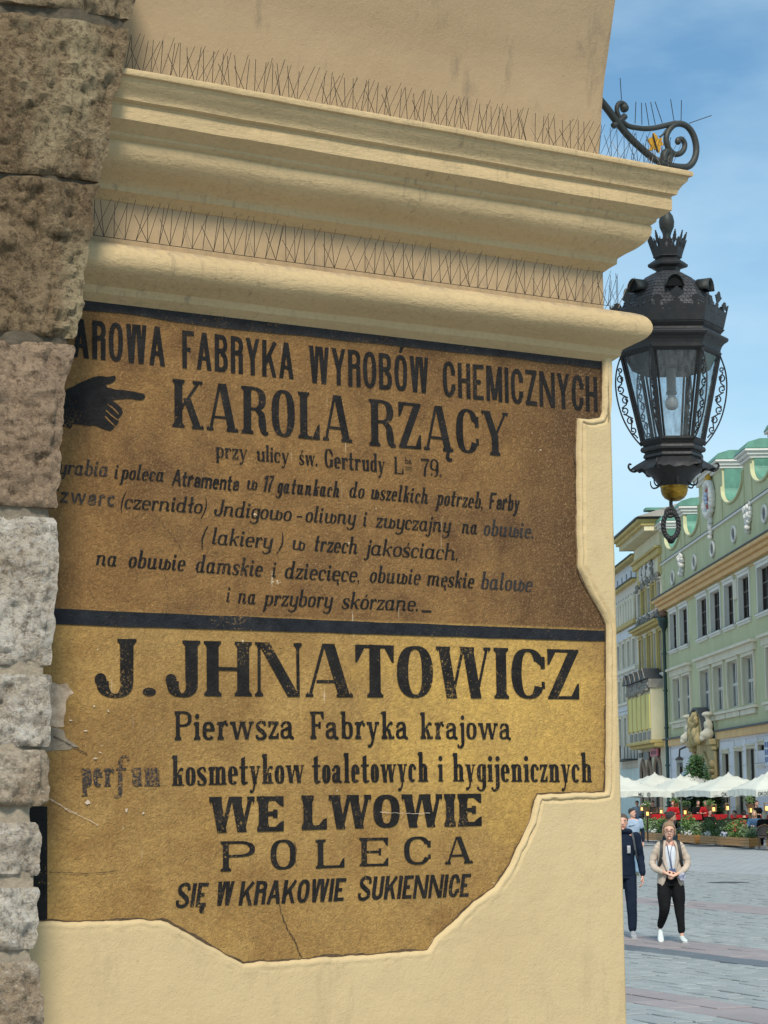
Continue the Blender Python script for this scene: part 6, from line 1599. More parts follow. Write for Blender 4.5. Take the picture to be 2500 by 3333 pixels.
M_leaf = leafmat('bay_leaf_green', (.045, .085, .022), (.075, .14, .035)); M_leaf2 = leafmat('grey_green_leaf', (.07, .105, .05), (.12, .17, .085)); M_leafd = leafmat('dark_conifer_green', (.014, .045, .012), (.03, .075, .02)); M_redf = simple('red_orange_blossom', (.48, .06, .02), .6, .3, 30); M_whf = simple('white_blossom', (.66, .66, .62), .6, .05, 30); M_stem = simple('twig', (.09, .06, .035), .8)
def leaves(m, c, rx, rz_, n, s, rr, dens=None):
    for _ in range(n):
        while True:
            v = Vector((rr.uniform(-1, 1), rr.uniform(-1, 1), rr.uniform(-1, 1)))
            if v.length < 1: break
        clump = noise.noise(Vector((v.x * 2.2 + c.x, v.y * 2.2 + c.y, v.z * 2.2)))
        if clump < -.12 and rr.random() < .8: continue
        p = c + Vector((v.x * rx, v.y * rx, v.z * rz_)) * (1 + .25 * clump)
        a = Vector((rr.gauss(0, 1), rr.gauss(0, 1), rr.gauss(0, .8))).normalized(); b = a.orthogonal().normalized(); b = (b + a.cross(b) * rr.uniform(-1, 1)).normalized(); l = s * rr.uniform(.7, 1.4)
        m.add([p, p + a * l * .5 + b * l * .28, p + a * l, p + a * l * .5 - b * l * .28], [(0, 1, 2, 3)])
def shrub(p, h, w_, label, mat, fl=None, n=420, s=.085, seed=1, name='planter_shrub', group='shrubs in the wooden planters'):
    rr = random.Random(seed); root = empty(name, tuple(p), label, 'shrub', group); m = MB(); c = Vector((0, 0, h * .55))
    leaves(m, c, w_ / 2, h * .5, n, s, rr); o = m.obj('foliage', mat, root, world=False)
    m = MB()
    for k in range(5): m.tube([(0, 0, 0), (rr.uniform(-.5, .5) * w_ * .4, rr.uniform(-.5, .5) * w_ * .4, h * .5), (rr.uniform(-.5, .5) * w_ * .8, rr.uniform(-.5, .5) * w_ * .8, h * .9)], [.012, .008, .004], 4)
    m.obj('stem', M_stem, root, world=False)
    if fl:
        m = MB(); fm, fn_, fz = fl
        for _ in range(fn_): m.ball((rr.uniform(-.5, .5) * w_, rr.uniform(-.5, .5) * w_ - .05, h * rr.uniform(*fz)), rr.uniform(.02, .035), 5, 4)
        m.obj('blossom', fm, root, world=False)
    return root
boxes = [(2060, 2200, 'long planter behind the walking people, white flowers along its front'), (2212, 2262, 'short planter just right of the woman in glasses'), (2278, 2326, 'middle planter with round leafy shrubs'), (2327, 2438, 'long near planter with red flowered shrub and a clear end face'), (2494, 2560, 'planter cut by the right edge of the picture')]
M_wend = M_wood
for bi, (xa, xb, lb) in enumerate(boxes):
    a, b = along(xa), along(xb)
    root = empty('wooden_planter', tuple(pl0 + LD * ((a + b) / 2)), 'golden wooden ' + lb, 'planter', 'wooden planters edging the terrace')
    hh, dp = .36, .46
    for k in range(3):
        for (n_, f0, f1) in (('plank', lambda s_: pl0 + LD * s_, (a, b)),):
            m = MB(); z0, z1 = .04 + k * .11, .04 + k * .11 + .102
            m.boxf(lambda s_, w_, z: pl0 + LD * s_ + LP * w_ + K * z, (a, 0, z0), (b, .03, z1)); m.obj('plank', M_wood, root, bevel=.006)
            m = MB(); m.boxf(lambda s_, w_, z: pl0 + LD * s_ + LP * w_ + K * z, (b - .03, .032, z0), (b, dp, z1)); m.obj('end_plank', M_wood, root, bevel=.006)
            m = MB(); m.boxf(lambda s_, w_, z: pl0 + LD * s_ + LP * w_ + K * z, (a, dp, z0), (b, dp + .03, z1)); m.obj('plank', M_wood, root)
            m = MB(); m.boxf(lambda s_, w_, z: pl0 + LD * s_ + LP * w_ + K * z, (a, .032, z0), (a + .03, dp, z1)); m.obj('end_plank', M_wood, root)
    m = MB(); m.boxf(lambda s_, w_, z: pl0 + LD * s_ + LP * w_ + K * z, (a + .03, .03, .05), (b - .03, dp, .33)); m.obj('soil', M_soil, root)
    m = MB()
    for s_ in (a + .1, b - .2): m.boxf(lambda s, w_, z: pl0 + LD * s + LP * w_ + K * z, (s_, .05, 0), (s_ + .1, dp - .05, .04))
    m.obj('foot', M_wood, root)
def pp(px, back=.24): return pl0 + LD * along(px) + LP * back + K * .33
spec = [(2068, .65, .5, 0, 'low'), (2082, .75, .5, 1, 'grey green'), (2104, .8, .55, 0, ''), (2122, .72, .55, 1, ''), (2140, .85, .5, 0, ''), (2158, .7, .5, 1, ''), (2222, 1.05, .6, 0, ''), (2234, .85, .5, 0, ''), (2250, .65, .45, 1, ''), (2284, .8, .45, 0, ''), (2297, .7, .4, 1, ''), (2312, .85, .55, 0, ''), (2336, .85, .55, 1, ''), (2352, .9, .6, 1, ''), (2370, .8, .5, 0, ''), (2392, .85, .6, 2, ''), (2412, .6, .5, 1, ''), (2429, .5, .4, 1, ''), (2505, .8, .5, 0, '')]
desc = ['first leafy shrub by the arcade pier', 'grey green shrub second from the pier', 'green shrub above the white flowers at the left', 'grey green shrub behind the man in the pale shirt', 'bushy green shrub left of the bearded man', 'small shrub beside the bearded man', 'tall green shrub just right of the woman in glasses', 'bright green shrub with small white flowers behind the woman', 'low shrub at the end of the short planter', 'upright dark green shrub at the start of the middle planter', 'slim grey green shrub in the middle planter', 'round green shrub before the seated woman in glasses', 'grey green shrub at the start of the long near planter', 'broadest grey green shrub of the long near planter', 'plain green shrub left of the red flowered one', 'shrub covered in red orange flowers', 'low grey green shrub right of the red flowers', 'smallest shrub at the near end of the long planter', 'green shrub at the right edge of the picture']
for i, ((px, h, w_, k, _), dsc) in enumerate(zip(spec, desc)):
    shrub(pp(px), h * .82, w_, dsc, M_leaf2 if k == 1 else M_leaf, (M_redf, 60, (.3, .95)) if k == 2 else ((M_whf, 16, (.02, .28)) if i in (0, 2, 3, 6, 7, 9, 13, 16) else None), 620, .085, i + 3)
# ground-cover flowers
rr = random.Random(8)
for nm_, mt_, xs in (('white bedding flowers at the foot of the left planter shrubs', M_whf, [(2096, 2140)]), ('white bedding flowers in the short planter', M_whf, [(2228, 2250)]), ('pale lilac bedding flowers in the long near planter', simple('lilac_blossom', (.50, .50, .66), .6), [(2345, 2368)]), ('white bedding flowers in the middle planter', M_whf, [(2296, 2312)])):
    m = MB(); 
    for xa, xb in xs:
        a, b = along(xa), along(xb)
        for _ in range(70): m.ball(pl0 + LD * rr.uniform(a, b) + LP * rr.uniform(-.02, .2) + K * rr.uniform(.36, .52), rr.uniform(.025, .05), 5, 4)
    o = m.obj('bedding_flowers', mt_); tag(o, nm_, 'flowers', 'bedding flowers in the planters')
# low herb layer
m = MB()
for xa, xb, _ in boxes:
    a, b = along(xa), along(xb)
    for _i in range(int((b - a) * 260)):
        p = pl0 + LD * rr.uniform(a + .05, b - .05) + LP * rr.uniform(.0, .44) + K * rr.uniform(.33, .52); v = Vector((rr.gauss(0, 1), rr.gauss(0, 1), rr.gauss(0, 1))).normalized(); u_ = v.orthogonal().normalized(); l = .07
        m.add([p, p + v * l * .5 + u_ * l * .3, p + v * l, p + v * l * .5 - u_ * l * .3], [(0, 1, 2, 3)])
o = m.obj('ground_cover', M_leaf); tag(o, kind='stuff')

# furniture and lamps of the terrace
M_red = clothm('red_cloth', (.42, .015, .02), None, 3, .01); M_wick = simple('dark_wicker', (.055, .045, .04), .6, .2, 30); M_bar = simple('brown_wicker_rim', (.20, .11, .05), .6)
def g_at(px, dep):
    p = at(px, 2600, dep); return Vector((p.x, p.y, 0))
def chair(p, rz, label):
    root = empty('terrace_chair', tuple(p), label, 'chair', 'dark wicker terrace chairs', rz)
    m = MB(); m.box((-.25, -.25, .40), (.25, .25, .46)); m.obj('seat', M_wick, root, world=False, bevel=.02)
    m = MB(); secs = []
    for j in range(8):
        z_ = .46 + .42 * j / 7; w_ = .27 * (1 if j < 5 else math.cos((j - 4) / 3.4 * 1.2)); secs.append([(w_ * math.sin(a), -.24 * math.cos(a) ** 1 - .02 - .06 * j / 7, z_) for a in [R_(q) for q in range(-80, 81, 20)]])
    m.sweep(secs); ob = m.obj('backrest', M_wick, root, world=False, smooth=60); so = ob.modifiers.new('sheet', 'SOLIDIFY'); so.thickness = .03
    m = MB(); m.tube([(-.28, .2, .64), (-.29, 0, .66), (-.28, -.15, .7), (-.24, -.25, .80), (0, -.34, .9), (.24, -.25, .80), (.28, -.15, .7), (.29, 0, .66), (.28, .2, .64)], .02, 6); m.obj('arm_rail', M_bar, root, world=False, smooth=60)
    for x in (-.22, .22):
        for y in (-.22, .2):
            m = MB(); m.tube([(x, y, 0), (x, y, .64 if y > 0 else .42)], .018, 6); m.obj('leg', M_wick, root, world=False)
    return root
dk0 = pl0 + LD * (-6) + LP * 5.5; dk1 = pl0 + LD * 24 + LP * 5.5
m = MB(); m.prism([dk0, dk1, dk1 + LP * 13, dk0 + LP * 13], K * .35); o = m.obj('terrace_deck', simple('deck_boards', (.16, .10, .07), .8, .2, 5)); tag(o, kind='structure')
def table(p, label, mat=None):
    root = empty('terrace_table', tuple(p), label, 'table', 'terrace tables with red cloths')
    m = MB(); m.box((-.42, -.42, .70), (.42, .42, .74)); m.obj('tabletop', M_wick, root, world=False)
    m = MB(); q = [(-.44, -.44), (.44, -.44), (.44, .44), (-.44, .44)]; m.add([(x, y, .746) for x, y in q] + [(x * 1.03, y * 1.03, .52) for x, y in q], [(0, 1, 2, 3)] + [(i, i + 4, (i + 1) % 4 + 4, (i + 1) % 4) for i in range(4)]); ob = m.obj('red_cover', mat or M_red, root, world=False)
    m = MB(); m.tube([(0, 0, 0), (0, 0, .7)], .035, 8); m.lathe([(0, .02), (.24, .02), (.24, 0)], 12); m.obj('pedestal', M_wick, root, world=False)
    return root
def emis(name, c, s_):
    t = MT(name); t.col(c); t.p.inputs['Emission Color'].default_value = (*c, 1); t.p.inputs['Emission Strength'].default_value = s_; return t.m
M_fl = emis('candle_glow', (1, .50, .12), 1.5); M_lf = simple('lantern_wood', (.30, .20, .10), .6, .1, 20)
def tlamp(px, py, dep, label, s_=1.0):
    p = at(px, py, dep); root = empty('candle_lantern', tuple(p), label, 'lantern', 'lit candle lanterns on the terrace')
    m = MB(); h, w_ = .34 * s_, .12 * s_
    for x in (-1, 1):
        for y in (-1, 1): m.box((x * w_ - .012, y * w_ - .012, -h / 2), (x * w_ + .012, y * w_ + .012, h / 2))
    m.box((-w_ - .02, -w_ - .02, h / 2), (w_ + .02, w_ + .02, h / 2 + .04)); m.box((-w_ - .02, -w_ - .02, -h / 2 - .03), (w_ + .02, w_ + .02, -h / 2)); m.obj('frame', M_lf, root, world=False)
    m = MB(); m.tube([(0, 0, -h / 2), (0, 0, h * .1)], w_ * .55, 10); m.obj('candle', M_fl, root, world=False, smooth=60)
    m = MB(); m.tube([(0, 0, -h / 2 - .03), (0, 0, -p.z + .0)], .02, 5); m.obj('stand', M_wick, root, world=False)
    return root
c2p = lambda x, y: (2010 + x * .2954, 2590 + y * .2954)
lamps = [(330, 185, 97, 'candle lantern near the pier with a glowing base'), (650, 112, 104, 'candle lantern behind the person in the red cap'), (745, 170, 97, 'candle lantern above the tall green shrub'), (482, 165, 104, 'slim glowing lantern left of the red chairs'), (1060, 135, 95, 'candle lantern behind the seated woman in glasses'), (1465, 145, 88, 'bright candle lantern right of the black clad guest'), (1645, 125, 86, 'candle lantern at the right edge of the picture'), (1215, 122, 95, 'small glowing lantern beside the near parasol pole'), (268, 135, 106, 'small far lantern left of the planter shrubs')]
for x, y, dep, lb in lamps: tlamp(*c2p(x, y), dep, lb, .72 if dep < 100 else .6)
for i, (x, y, dep, lb) in enumerate(((320, 108, 98, 'flower basket with white blooms above the leftmost candle lantern'), (632, 62, 104, 'green flower basket left of the capped guests'), (1455, 62, 88, 'green flower basket above the bright lantern on the right'), (1010, 92, 100, 'flower basket behind the seated woman'), (745, 108, 98, 'flower basket over the tall shrub'))):
    p = at(*c2p(x, y), dep); root = shrub(p - K * .12, .30, .42, lb, M_leaf, (M_whf, 10, (.3, .9)) if i == 0 else None, 260, .07, 50 + i, 'flower_basket', 'flower baskets on posts'); root['category'] = 'flower basket'
    m = MB(); m.lathe([(.10, -.14), (.17, .02), (.18, .04)], 12); m.tube([(0, 0, -.14), (0, 0, -p.z + .12)], .02, 5); m.obj('pot', M_bar, root, world=False)
# the little conifer before the portal
tr = empty('fir_tree', tuple(g_at(2270, 112)), 'small dark green fir tree in front of the stone portal', 'tree')
rr = random.Random(21); m = MB()
for k in range(150):
    t_ = k / 150; z_ = .6 + 3.3 * t_; L_ = 1.9 * (1 - t_) + .15; a = k * 2.4
    for j in range(int(44 * (1 - t_) + 8)):
        f_ = rr.random(); p = Vector((math.cos(a) * L_ * f_, math.sin(a) * L_ * f_, z_ - .28 * f_ * L_ + rr.gauss(0, .05))) + Vector((rr.gauss(0, .07), rr.gauss(0, .07), 0)); v = Vector((math.cos(a) + rr.gauss(0, .5), math.sin(a) + rr.gauss(0, .5), rr.gauss(-.1, .4))).normalized(); u_ = v.orthogonal().normalized(); l = .20
        m.add([p, p + v * l * .5 + u_ * l * .22, p + v * l, p + v * l * .5 - u_ * l * .22], [(0, 1, 2, 3)])
m.obj('crown', M_leafd, tr, world=False); m = MB(); m.tube([(0, 0, 0), (0, 0, 2), (0, 0, 3.9)], [.09, .06, .015], 7); m.obj('trunk', M_stem, tr, world=False)
# ------------------------------------------------------------------ people
def skinm(name, c):
    t = MT(name); f = t.ramp(t.noise(14, 3), .4, .65); t.col(t.mix(f, c, (c[0] * .92, c[1] * .72, c[2] * .66))); t.p.inputs['Subsurface Weight'].default_value = .08; return t.set(Roughness=.55)
M_skin = skinm('skin', (.66, .40, .29)); M_skin2 = skinm('tanned_skin', (.44, .25, .16))
def hairm(name, c):
    t = MT(name); f = t.ramp(t.noise(60, 3, .6, t.map(t.pos, (3, 3, .5))), .35, .65); t.col(t.mix(f, c, tuple(x * .5 for x in c))); t.bump(f, .004); return t.set(Roughness=.5)
M_hd = hairm('dark_brown_hair', (.035, .024, .018)); M_hb = hairm('light_brown_hair', (.40, .25, .14)); M_hl = hairm('blond_hair', (.50, .38, .22)); M_hw = hairm('pale_blond_hair', (.62, .54, .40)); M_hg = hairm('grey_brown_hair', (.12, .09, .07))
M_black = clothm('black_cloth', (.0045, .0045, .005), (.008, .008, .009), 5, .008); M_navy = clothm('navy_cloth', (.005, .011, .026), (.009, .017, .034), 5, .008); M_navy2 = clothm('teal_navy_cloth', (.010, .021, .030), (.018, .032, .042), 5, .008); M_beige = clothm('beige_linen', (.52, .43, .35), (.44, .36, .285), 7, .008); M_tee = clothm('white_cotton', (.66, .70, .74), (.56, .60, .66), 6, .006); M_ltee = clothm('pale_blue_cotton', (.36, .44, .54), (.28, .36, .46), 6, .006); M_jean = clothm('pale_denim', (.22, .33, .45), None, 6, .006); M_shoe = simple('white_trainer', (.62, .68, .66), .5, .1, 12); M_sole = simple('shoe_sole', (.5, .5, .48), .6); M_gshoe = simple('grey_trainer', (.36, .38, .40), .6, .15, 14); M_brown = clothm('brown_cloth', (.10, .07, .05), None, 5); M_blue = clothm('blue_knit', (.05, .11, .20), None, 5); M_lip = simple('lips', (.38, .12, .10), .5); M_eye = simple('eye_dark', (.03, .02, .02), .4); M_str = simple('backpack_strap', (.014, .016, .016), .6, .1, 9); M_tealb = simple('blue_lanyard', (.08, .11, .22), .6)
def loft(m, rings, n=16):        # rings: (x,y,z,rx,ry)
    secs = [[(x + rx * math.cos(2 * math.pi * k / n), y + ry * math.sin(2 * math.pi * k / n), z) for k in range(n)] for x, y, z, rx, ry in rings]
    m.sweep(secs, close=True); m.poly(secs[0][::-1]); m.poly(secs[-1])
def limb(m, pts, n=10): 
    q = crv(pts, 4); m.tube([p[:3] for p in q], [p[3] for p in q], n)
    for p in (q[0], q[-1]): m.ball(p[:3], p[3], n, 6)
def remesh(o, v):
    r = o.modifiers.new('one_surface', 'REMESH'); r.mode = 'VOXEL'; r.voxel_size = v; r.use_smooth_shade = True
    s_ = o.modifiers.new('soften', 'SMOOTH'); s_.factor = .5; s_.iterations = 3
def hand(m, w, d, side, fwdv, s_=1.0, curl=.35):
    """w: wrist, d: direction of the fingers, fwdv: palm-normal; five fingers"""
    w = Vector(w); d = Vector(d).normalized(); pn = Vector(fwdv).normalized(); ac = d.cross(pn).normalized() * side
    P = lambda a, b, c: w + d * a * s_ + ac * b * s_ + pn * c * s_
    m.tube([P(-.01, 0, 0), P(.03, 0, 0), P(.07, 0, 0), P(.095, 0, 0)], [.026 * s_, .034 * s_, .040 * s_, .036 * s_], 8, flat=.5)
    for i, (b, l) in enumerate(((-.030, .062), (-.010, .075), (.011, .072), (.031, .055))):
        m.tube([P(.075, b, 0), P(.09 + l * .35, b * 1.05, curl * .015), P(.09 + l * .7, b * 1.05, curl * .04), P(.09 + l * .92, b, curl * .075)], [.0100 * s_, .0095 * s_, .0088 * s_, .007 * s_], 6)
    m.tube([P(.015, -.03, .005), P(.045, -.052, .018), P(.07, -.06, .03), P(.09, -.056, .04)], [.014 * s_, .0125 * s_, .011 * s_, .008 * s_], 6)
def head(m, c, yaw=0, s_=1.0, female=False):
    c = Vector(c); M_ = Matrix.Rotation(yaw, 3, 'Z')
    def q(x, y, z): return c + M_ @ Vector((x * s_, y * s_, z * s_))
    secs = []
    for z, rx, ry, oy in ((.112, .004, .004, -.012), (.106, .036, .044, -.012), (.088, .058, .074, -.010), (.060, .070, .088, -.008), (.025, .074, .094, -.006), (-.005, .073, .091, -.004), (-.035, .068, .084, .002), (-.062, .060, .074, .010), (-.085, .050, .060, .018), (-.105, .036, .040, .026), (-.117, .016, .020, .034)):
        secs.append([q(rx * math.cos(2 * math.pi * k / 18), oy + ry * math.sin(2 * math.pi * k / 18), z) for k in range(18)])
    m.sweep(secs, close=True); m.poly(secs[0]); m.poly(secs[-1])
    m.tube([q(0, .078, .012), q(0, .092, -.012), q(0, .103, -.030)], [.008 * s_, .010 * s_, .0135 * s_], 7); m.ball(q(.012, .09, -.033), .008 * s_, 6, 4); m.ball(q(-.012, .09, -.033), .008 * s_, 6, 4)
    for sx in (-1, 1): m.ball(q(sx * .075, -.008, -.01), .024 * s_, 8, 6, .45, .8, 1.35)
    m.tube([q(-.03, .070, .022), q(0, .082, .024), q(.03, .070, .022)], .009 * s_, 6); m.ball(q(0, .078, -.098), .018 * s_, 8, 5)
    return q
def face(root, q, s_=1.0, glasses=False, beard=None):
    m = MB()
    for sx in (-1, 1):
        m.ball(q(sx * .029, .078, .004), .0085 * s_, 8, 6, 1.3, .6, .8); m.tube([q(sx * .016, .085, .026), q(sx * .032, .082, .031), q(sx * .048, .070, .025)], .0035 * s_, 5)
    m.obj('eye', M_eye, root, world=False, smooth=60)
    m = MB(); m.tube([q(-.023, .082, -.063), q(-.008, .092, -.060), q(0, .093, -.061), q(.008, .092, -.060), q(.023, .082, -.063)], .0055 * s_, 6); m.obj('mouth', M_lip, root, world=False, smooth=60)
    if glasses:
        m = MB()
        for sx in (-1, 1):
            e_ = [q(sx * .036 + .029 * math.cos(a), .098, .002 + .017 * math.sin(a)) for a in [k * math.pi / 8 for k in range(17)]]; m.tube(e_, .0026 * s_, 5, cap=False); m.tube([q(sx * .064, .094, .006), q(sx * .080, .04, .006), q(sx * .078, -.01, .0)], .003 * s_, 5)
        m.tube([q(-.008, .099, .004), q(.008, .099, .004)], .003 * s_, 5); m.obj('glasses', M_eye, root, world=False)
    if beard:
        m = MB()
        for a in range(-60, 61, 12):
            r_ = R_(a); m.ball(q(.058 * math.sin(r_), .012 + .066 * math.cos(r_), -.085 - .012 * math.cos(r_)), .021 * s_, 7, 5)
            m.ball(q(.062 * math.sin(r_), .008 + .064 * math.cos(r_) * (1 if abs(a) > 20 else .96), -.056 if abs(a) > 24 else -.098), .017 * s_, 7, 5)
        m.tube([q(-.028, .083, -.052), q(0, .093, -.047), q(.028, .083, -.052)], .006 * s_, 6)
        o = m.obj('beard', beard, root, world=False); remesh(o, .007)
def hair(root, q, mat, style, s_=1.0):
    m = MB()
    for z, rx, ry, oy in ((.066, .073, .088, -.018), (.090, .062, .078, -.018), (.030, .077, .088, -.026)): m.ball(q(0, oy, z - .012), .001, 4, 3)
    n_ = 18; secs = []
    lows = {'short': (-.02, .050), 'bob': (-.062, .062), 'long': (-.30, .060), 'cap': (.03, .05)}[style]
    # cap of hair: rings from crown down, open at the face
    rings = [(.124, .012, .014), (.118, .045, .055), (.098, .068, .086), (.068, .080, .098), (.034, .084, .102)]
    for z, rx, ry in rings: secs.append([q(rx * math.cos(2 * math.pi * k / n_), -.016 + ry * math.sin(2 * math.pi * k / n_) * (1 if math.sin(2 * math.pi * k / n_) < 0 else (.96 if z > .06 else .80)), z + (.012 if style != 'short' else 0)) for k in range(n_)])
    m.sweep(secs, close=True); m.poly(secs[0]); m.poly(secs[-1])
    for a in range(-150, 151, 10):        # strands round sides and back; 0 = back
        r_ = R_(a); lim = 118 if style in ('bob', 'long') else 100
        if abs(a) > lim: continue
        zl = lows[0] if abs(a) < 100 or style in ('bob', 'long') else -.0
        if style == 'short' and abs(a) > 70: zl = .0
        x0, y0 = .078 * math.sin(r_), -.014 - .092 * math.cos(r_)
        k_ = 1.10 if style in ('bob', 'long') else .98
        zm = (zl + .05) / 2
        m.tube([q(x0 * .95, y0 * .95, .07), q(x0 * k_, y0 * k_, zm), q(x0 * (k_ - .10 if style == 'bob' else k_), y0 * (k_ - .10), zl)], [.013 * s_, .014 * s_, .009 * s_], 6)
    if style in ('bob', 'long'):          # parted fringe sweeping to the side
        for sx in (-1, 1):
            for j in range(4): m.tube([q(sx * .01 + .012, .048 - .012 * j, .108 - .004 * j), q(sx * .060, .046 - .012 * j, .086), q(sx * .088, .022 - .01 * j, .022), q(sx * .090, .010, -.03), q(sx * .082, .008, lows[0] * .95)], [.009 * s_, .011 * s_, .010 * s_, .009 * s_, .007 * s_], 6)
    o = m.obj('hair' if style != 'cap' else 'cap', mat, root, world=False); remesh(o, .008 * s_); return o
def shoe(root, p, yaw, mat, s_=1.0, pitch=0):
    root_m = Matrix.Translation(Vector(p)) @ Matrix.Rotation(yaw, 4, 'Z') @ Matrix.Rotation(pitch, 4, 'X')
    m = MB(); secs = []
    for y, w_, h in ((-.075, .020, .05), (-.06, .033, .085), (-.02, .036, .098), (.03, .038, .085), (.08, .042, .060), (.13, .045, .048), (.165, .038, .038), (.185, .018, .022)):
        secs.append([tuple(root_m @ Vector((w_ * s_ * math.cos(a), y * s_, .012 + max(0, h * s_ * (.5 + .5 * math.sin(a)))))) for a in [2 * math.pi * k / 12 for k in range(12)]])
    m.sweep(secs, close=True); m.poly(secs[0]); m.poly(secs[-1]); sh_ = m.obj('shoe', mat, root, world=False, smooth=60)
    m = MB(); ol = [(-.03, -.075), (.03, -.075), (.040, 0), (.046, .10), (.036, .17), (0, .192), (-.036, .17), (-.046, .10), (-.040, 0)]
    m.prism([tuple(root_m @ Vector((x * s_, y * s_, 0))) for x, y in ol], root_m.to_3x3() @ Vector((0, 0, .020))); m.obj('sole', M_sole, sh_, world=False)
def foldy(m, amp=.006, fq=16):       # creases worked into the cloth
    m.v = [tuple(Vector(v) + Vector((noise.noise(Vector(v) * fq), noise.noise(Vector(v) * fq + Vector((9, 0, 0))), noise.noise(Vector(v) * fq + Vector((0, 9, 0))) * .3)) * amp) for v in m.v]

# --- woman in the beige jacket
def woman():
    p = ground(2188, 3066); root = empty('person', tuple(p), 'person in beige open jacket, white top, black trousers and glasses walking with clasped hands', 'person', None, math.pi)
    m = MB(); q = head(m, (0.005, .03, 1.575), R_(-4), 1.06, True)
    limb(m, [(0, -.01, 1.40, .052), (0, .005, 1.47, .048), (0, .015, 1.53, .050)]); loft(m, [(0, 0, .90, .13, .09), (0, 0, 1.1, .11, .08), (0, 0, 1.3, .13, .085), (0, -.005, 1.40, .13, .07), (0, -.005, 1.435, .06, .05)])
    sh = [(-.155, -.01, 1.375), (.155, -.01, 1.375)]; el = [(-.245, .0, 1.10), (.245, .0, 1.10)]; wr = [(-.075, .185, .965), (.085, .175, .985)]
    for s, e, w_ in zip(sh, el, wr): limb(m, [(*s, .042), (*e, .034), (*w_, .022)])
    hand(m, wr[0], (.85, .25, -.35), 1, (0, -1, 0), .92, .9); hand(m, wr[1], (-.85, .30, -.45), -1, (0, -1, 0), .92, .9)
    # her left leg (viewer's right) forward, right leg trailing
    L1 = [(.085, 0, .86, .075), (-.0 + .095, .06, .50, .050), (.10, .10, .10, .030)]; L2 = [(-.085, 0, .86, .075), (-.12, .09, .50, .050), (-.11, -.14, .17, .030)]
    L1 = [(-.09, 0, .86, .075), (-.105, .08, .48, .050), (-.125, .14, .10, .030)]; L2 = [(.085, 0, .86, .075), (.10, .10, .50, .050), (.155, -.12, .19, .030)]
    limb(m, L1); limb(m, L2); limb(m, [(-.125, .13, .07, .03), (-.13, .22, .035, .022)]); limb(m, [(.155, -.12, .16, .03), (.158, -.03, .09, .022)])
    b = m.obj('body', M_skin, root, world=False); remesh(b, .0075)
    face(root, q, 1.06, True); hair(root, q, M_hb, 'bob', 1.0)
    m = MB(); loft(m, [(0, 0, .86, .150, .110), (0, 0, .95, .135, .105), (0, 0, 1.08, .120, .098), (0, .012, 1.24, .135, .112), (0, .0, 1.36, .12, .085), (0, -.01, 1.40, .095, .06)], 20); foldy(m, .006, 14); o = m.obj('white_top', M_tee, root, world=False, smooth=60); s2 = o.modifiers.new('s', 'SUBSURF'); s2.levels = 1; s2.render_levels = 1
    # trousers
    m = MB(); loft(m, [(0, 0, .80, .185, .125), (0, 0, .88, .186, .126), (0, 0, .96, .158, .112), (0, 0, 1.0, .135, .10)]); limb(m, [(-.095, 0, .82, .104), (-.105, .05, .65, .098), (-.108, .085, .48, .078), (-.115, .11, .32, .064), (-.122, .135, .17, .052)]); limb(m, [(.095, 0, .82, .104), (.104, .055, .65, .098), (.107, .095, .48, .080), (.13, .0, .34, .064), (.15, -.095, .235, .050)])
    foldy(m, .008, 12); o = m.obj('trousers', M_black, root, world=False); remesh(o, .010)
    shoe(root, (-.125, .15, 0), R_(8), M_shoe, 1.0); shoe(root, (.155, -.10, .075), R_(-4), M_shoe, 1.0, R_(-32))
    # jacket: open shell, collar and sleeves
    m = MB(); rows_ = []
    for z, rx, ry, gap in ((.795, .190, .135, 46), (.83, .188, .135, 36), (.90, .182, .134, 26), (.98, .170, .130, 20), (1.06, .160, .126, 24), (1.14, .160, .128, 31), (1.22, .166, .132, 36), (1.30, .170, .128, 36), (1.36, .165, .110, 34), (1.405, .130, .085, 34), (1.435, .075, .060, 40)):
        rows_.append([(rx * math.sin(a), -.004 + ry * math.cos(a), z + (.03 * (1 - abs((k - 16) / 16)) if z < .82 else 0)) for k, a in enumerate([R_(gap + (360 - 2 * gap) * k / 32) for k in range(33)])])
    m.sweep(rows_); foldy(m, .012, 7); o = m.obj('jacket', M_beige, root, world=False, smooth=70); so = o.modifiers.new('cloth', 'SOLIDIFY'); so.thickness = .012
    for s, e, w_ in zip(sh, el, wr):
        sx = -1 if s[0] < 0 else 1
        m = MB(); q_ = crv([(s[0] * .93, s[1], s[2] - .005, .058), (s[0] * 1.22, s[1] + .0, 1.30, .056), (e[0] * 1.02, e[1] - .01, e[2] + .04, .051), (e[0] * .88, e[1] + .05, e[2] - .055, .047), (w_[0] * 1.15 + sx * .02, w_[1] - .03, w_[2] + .005, .037)], 9)
        q_ = [(x, y, z, r * (1 + .06 * math.sin(i * 1.35))) for i, (x, y, z, r) in enumerate(q_)]
        m.tube([a[:3] for a in q_], [a[3] for a in q_], 14); m.ball(q_[0][:3], q_[0][3], 12, 8); foldy(m, .009, 12); o = m.obj('sleeve', M_beige, root, world=False, smooth=80)
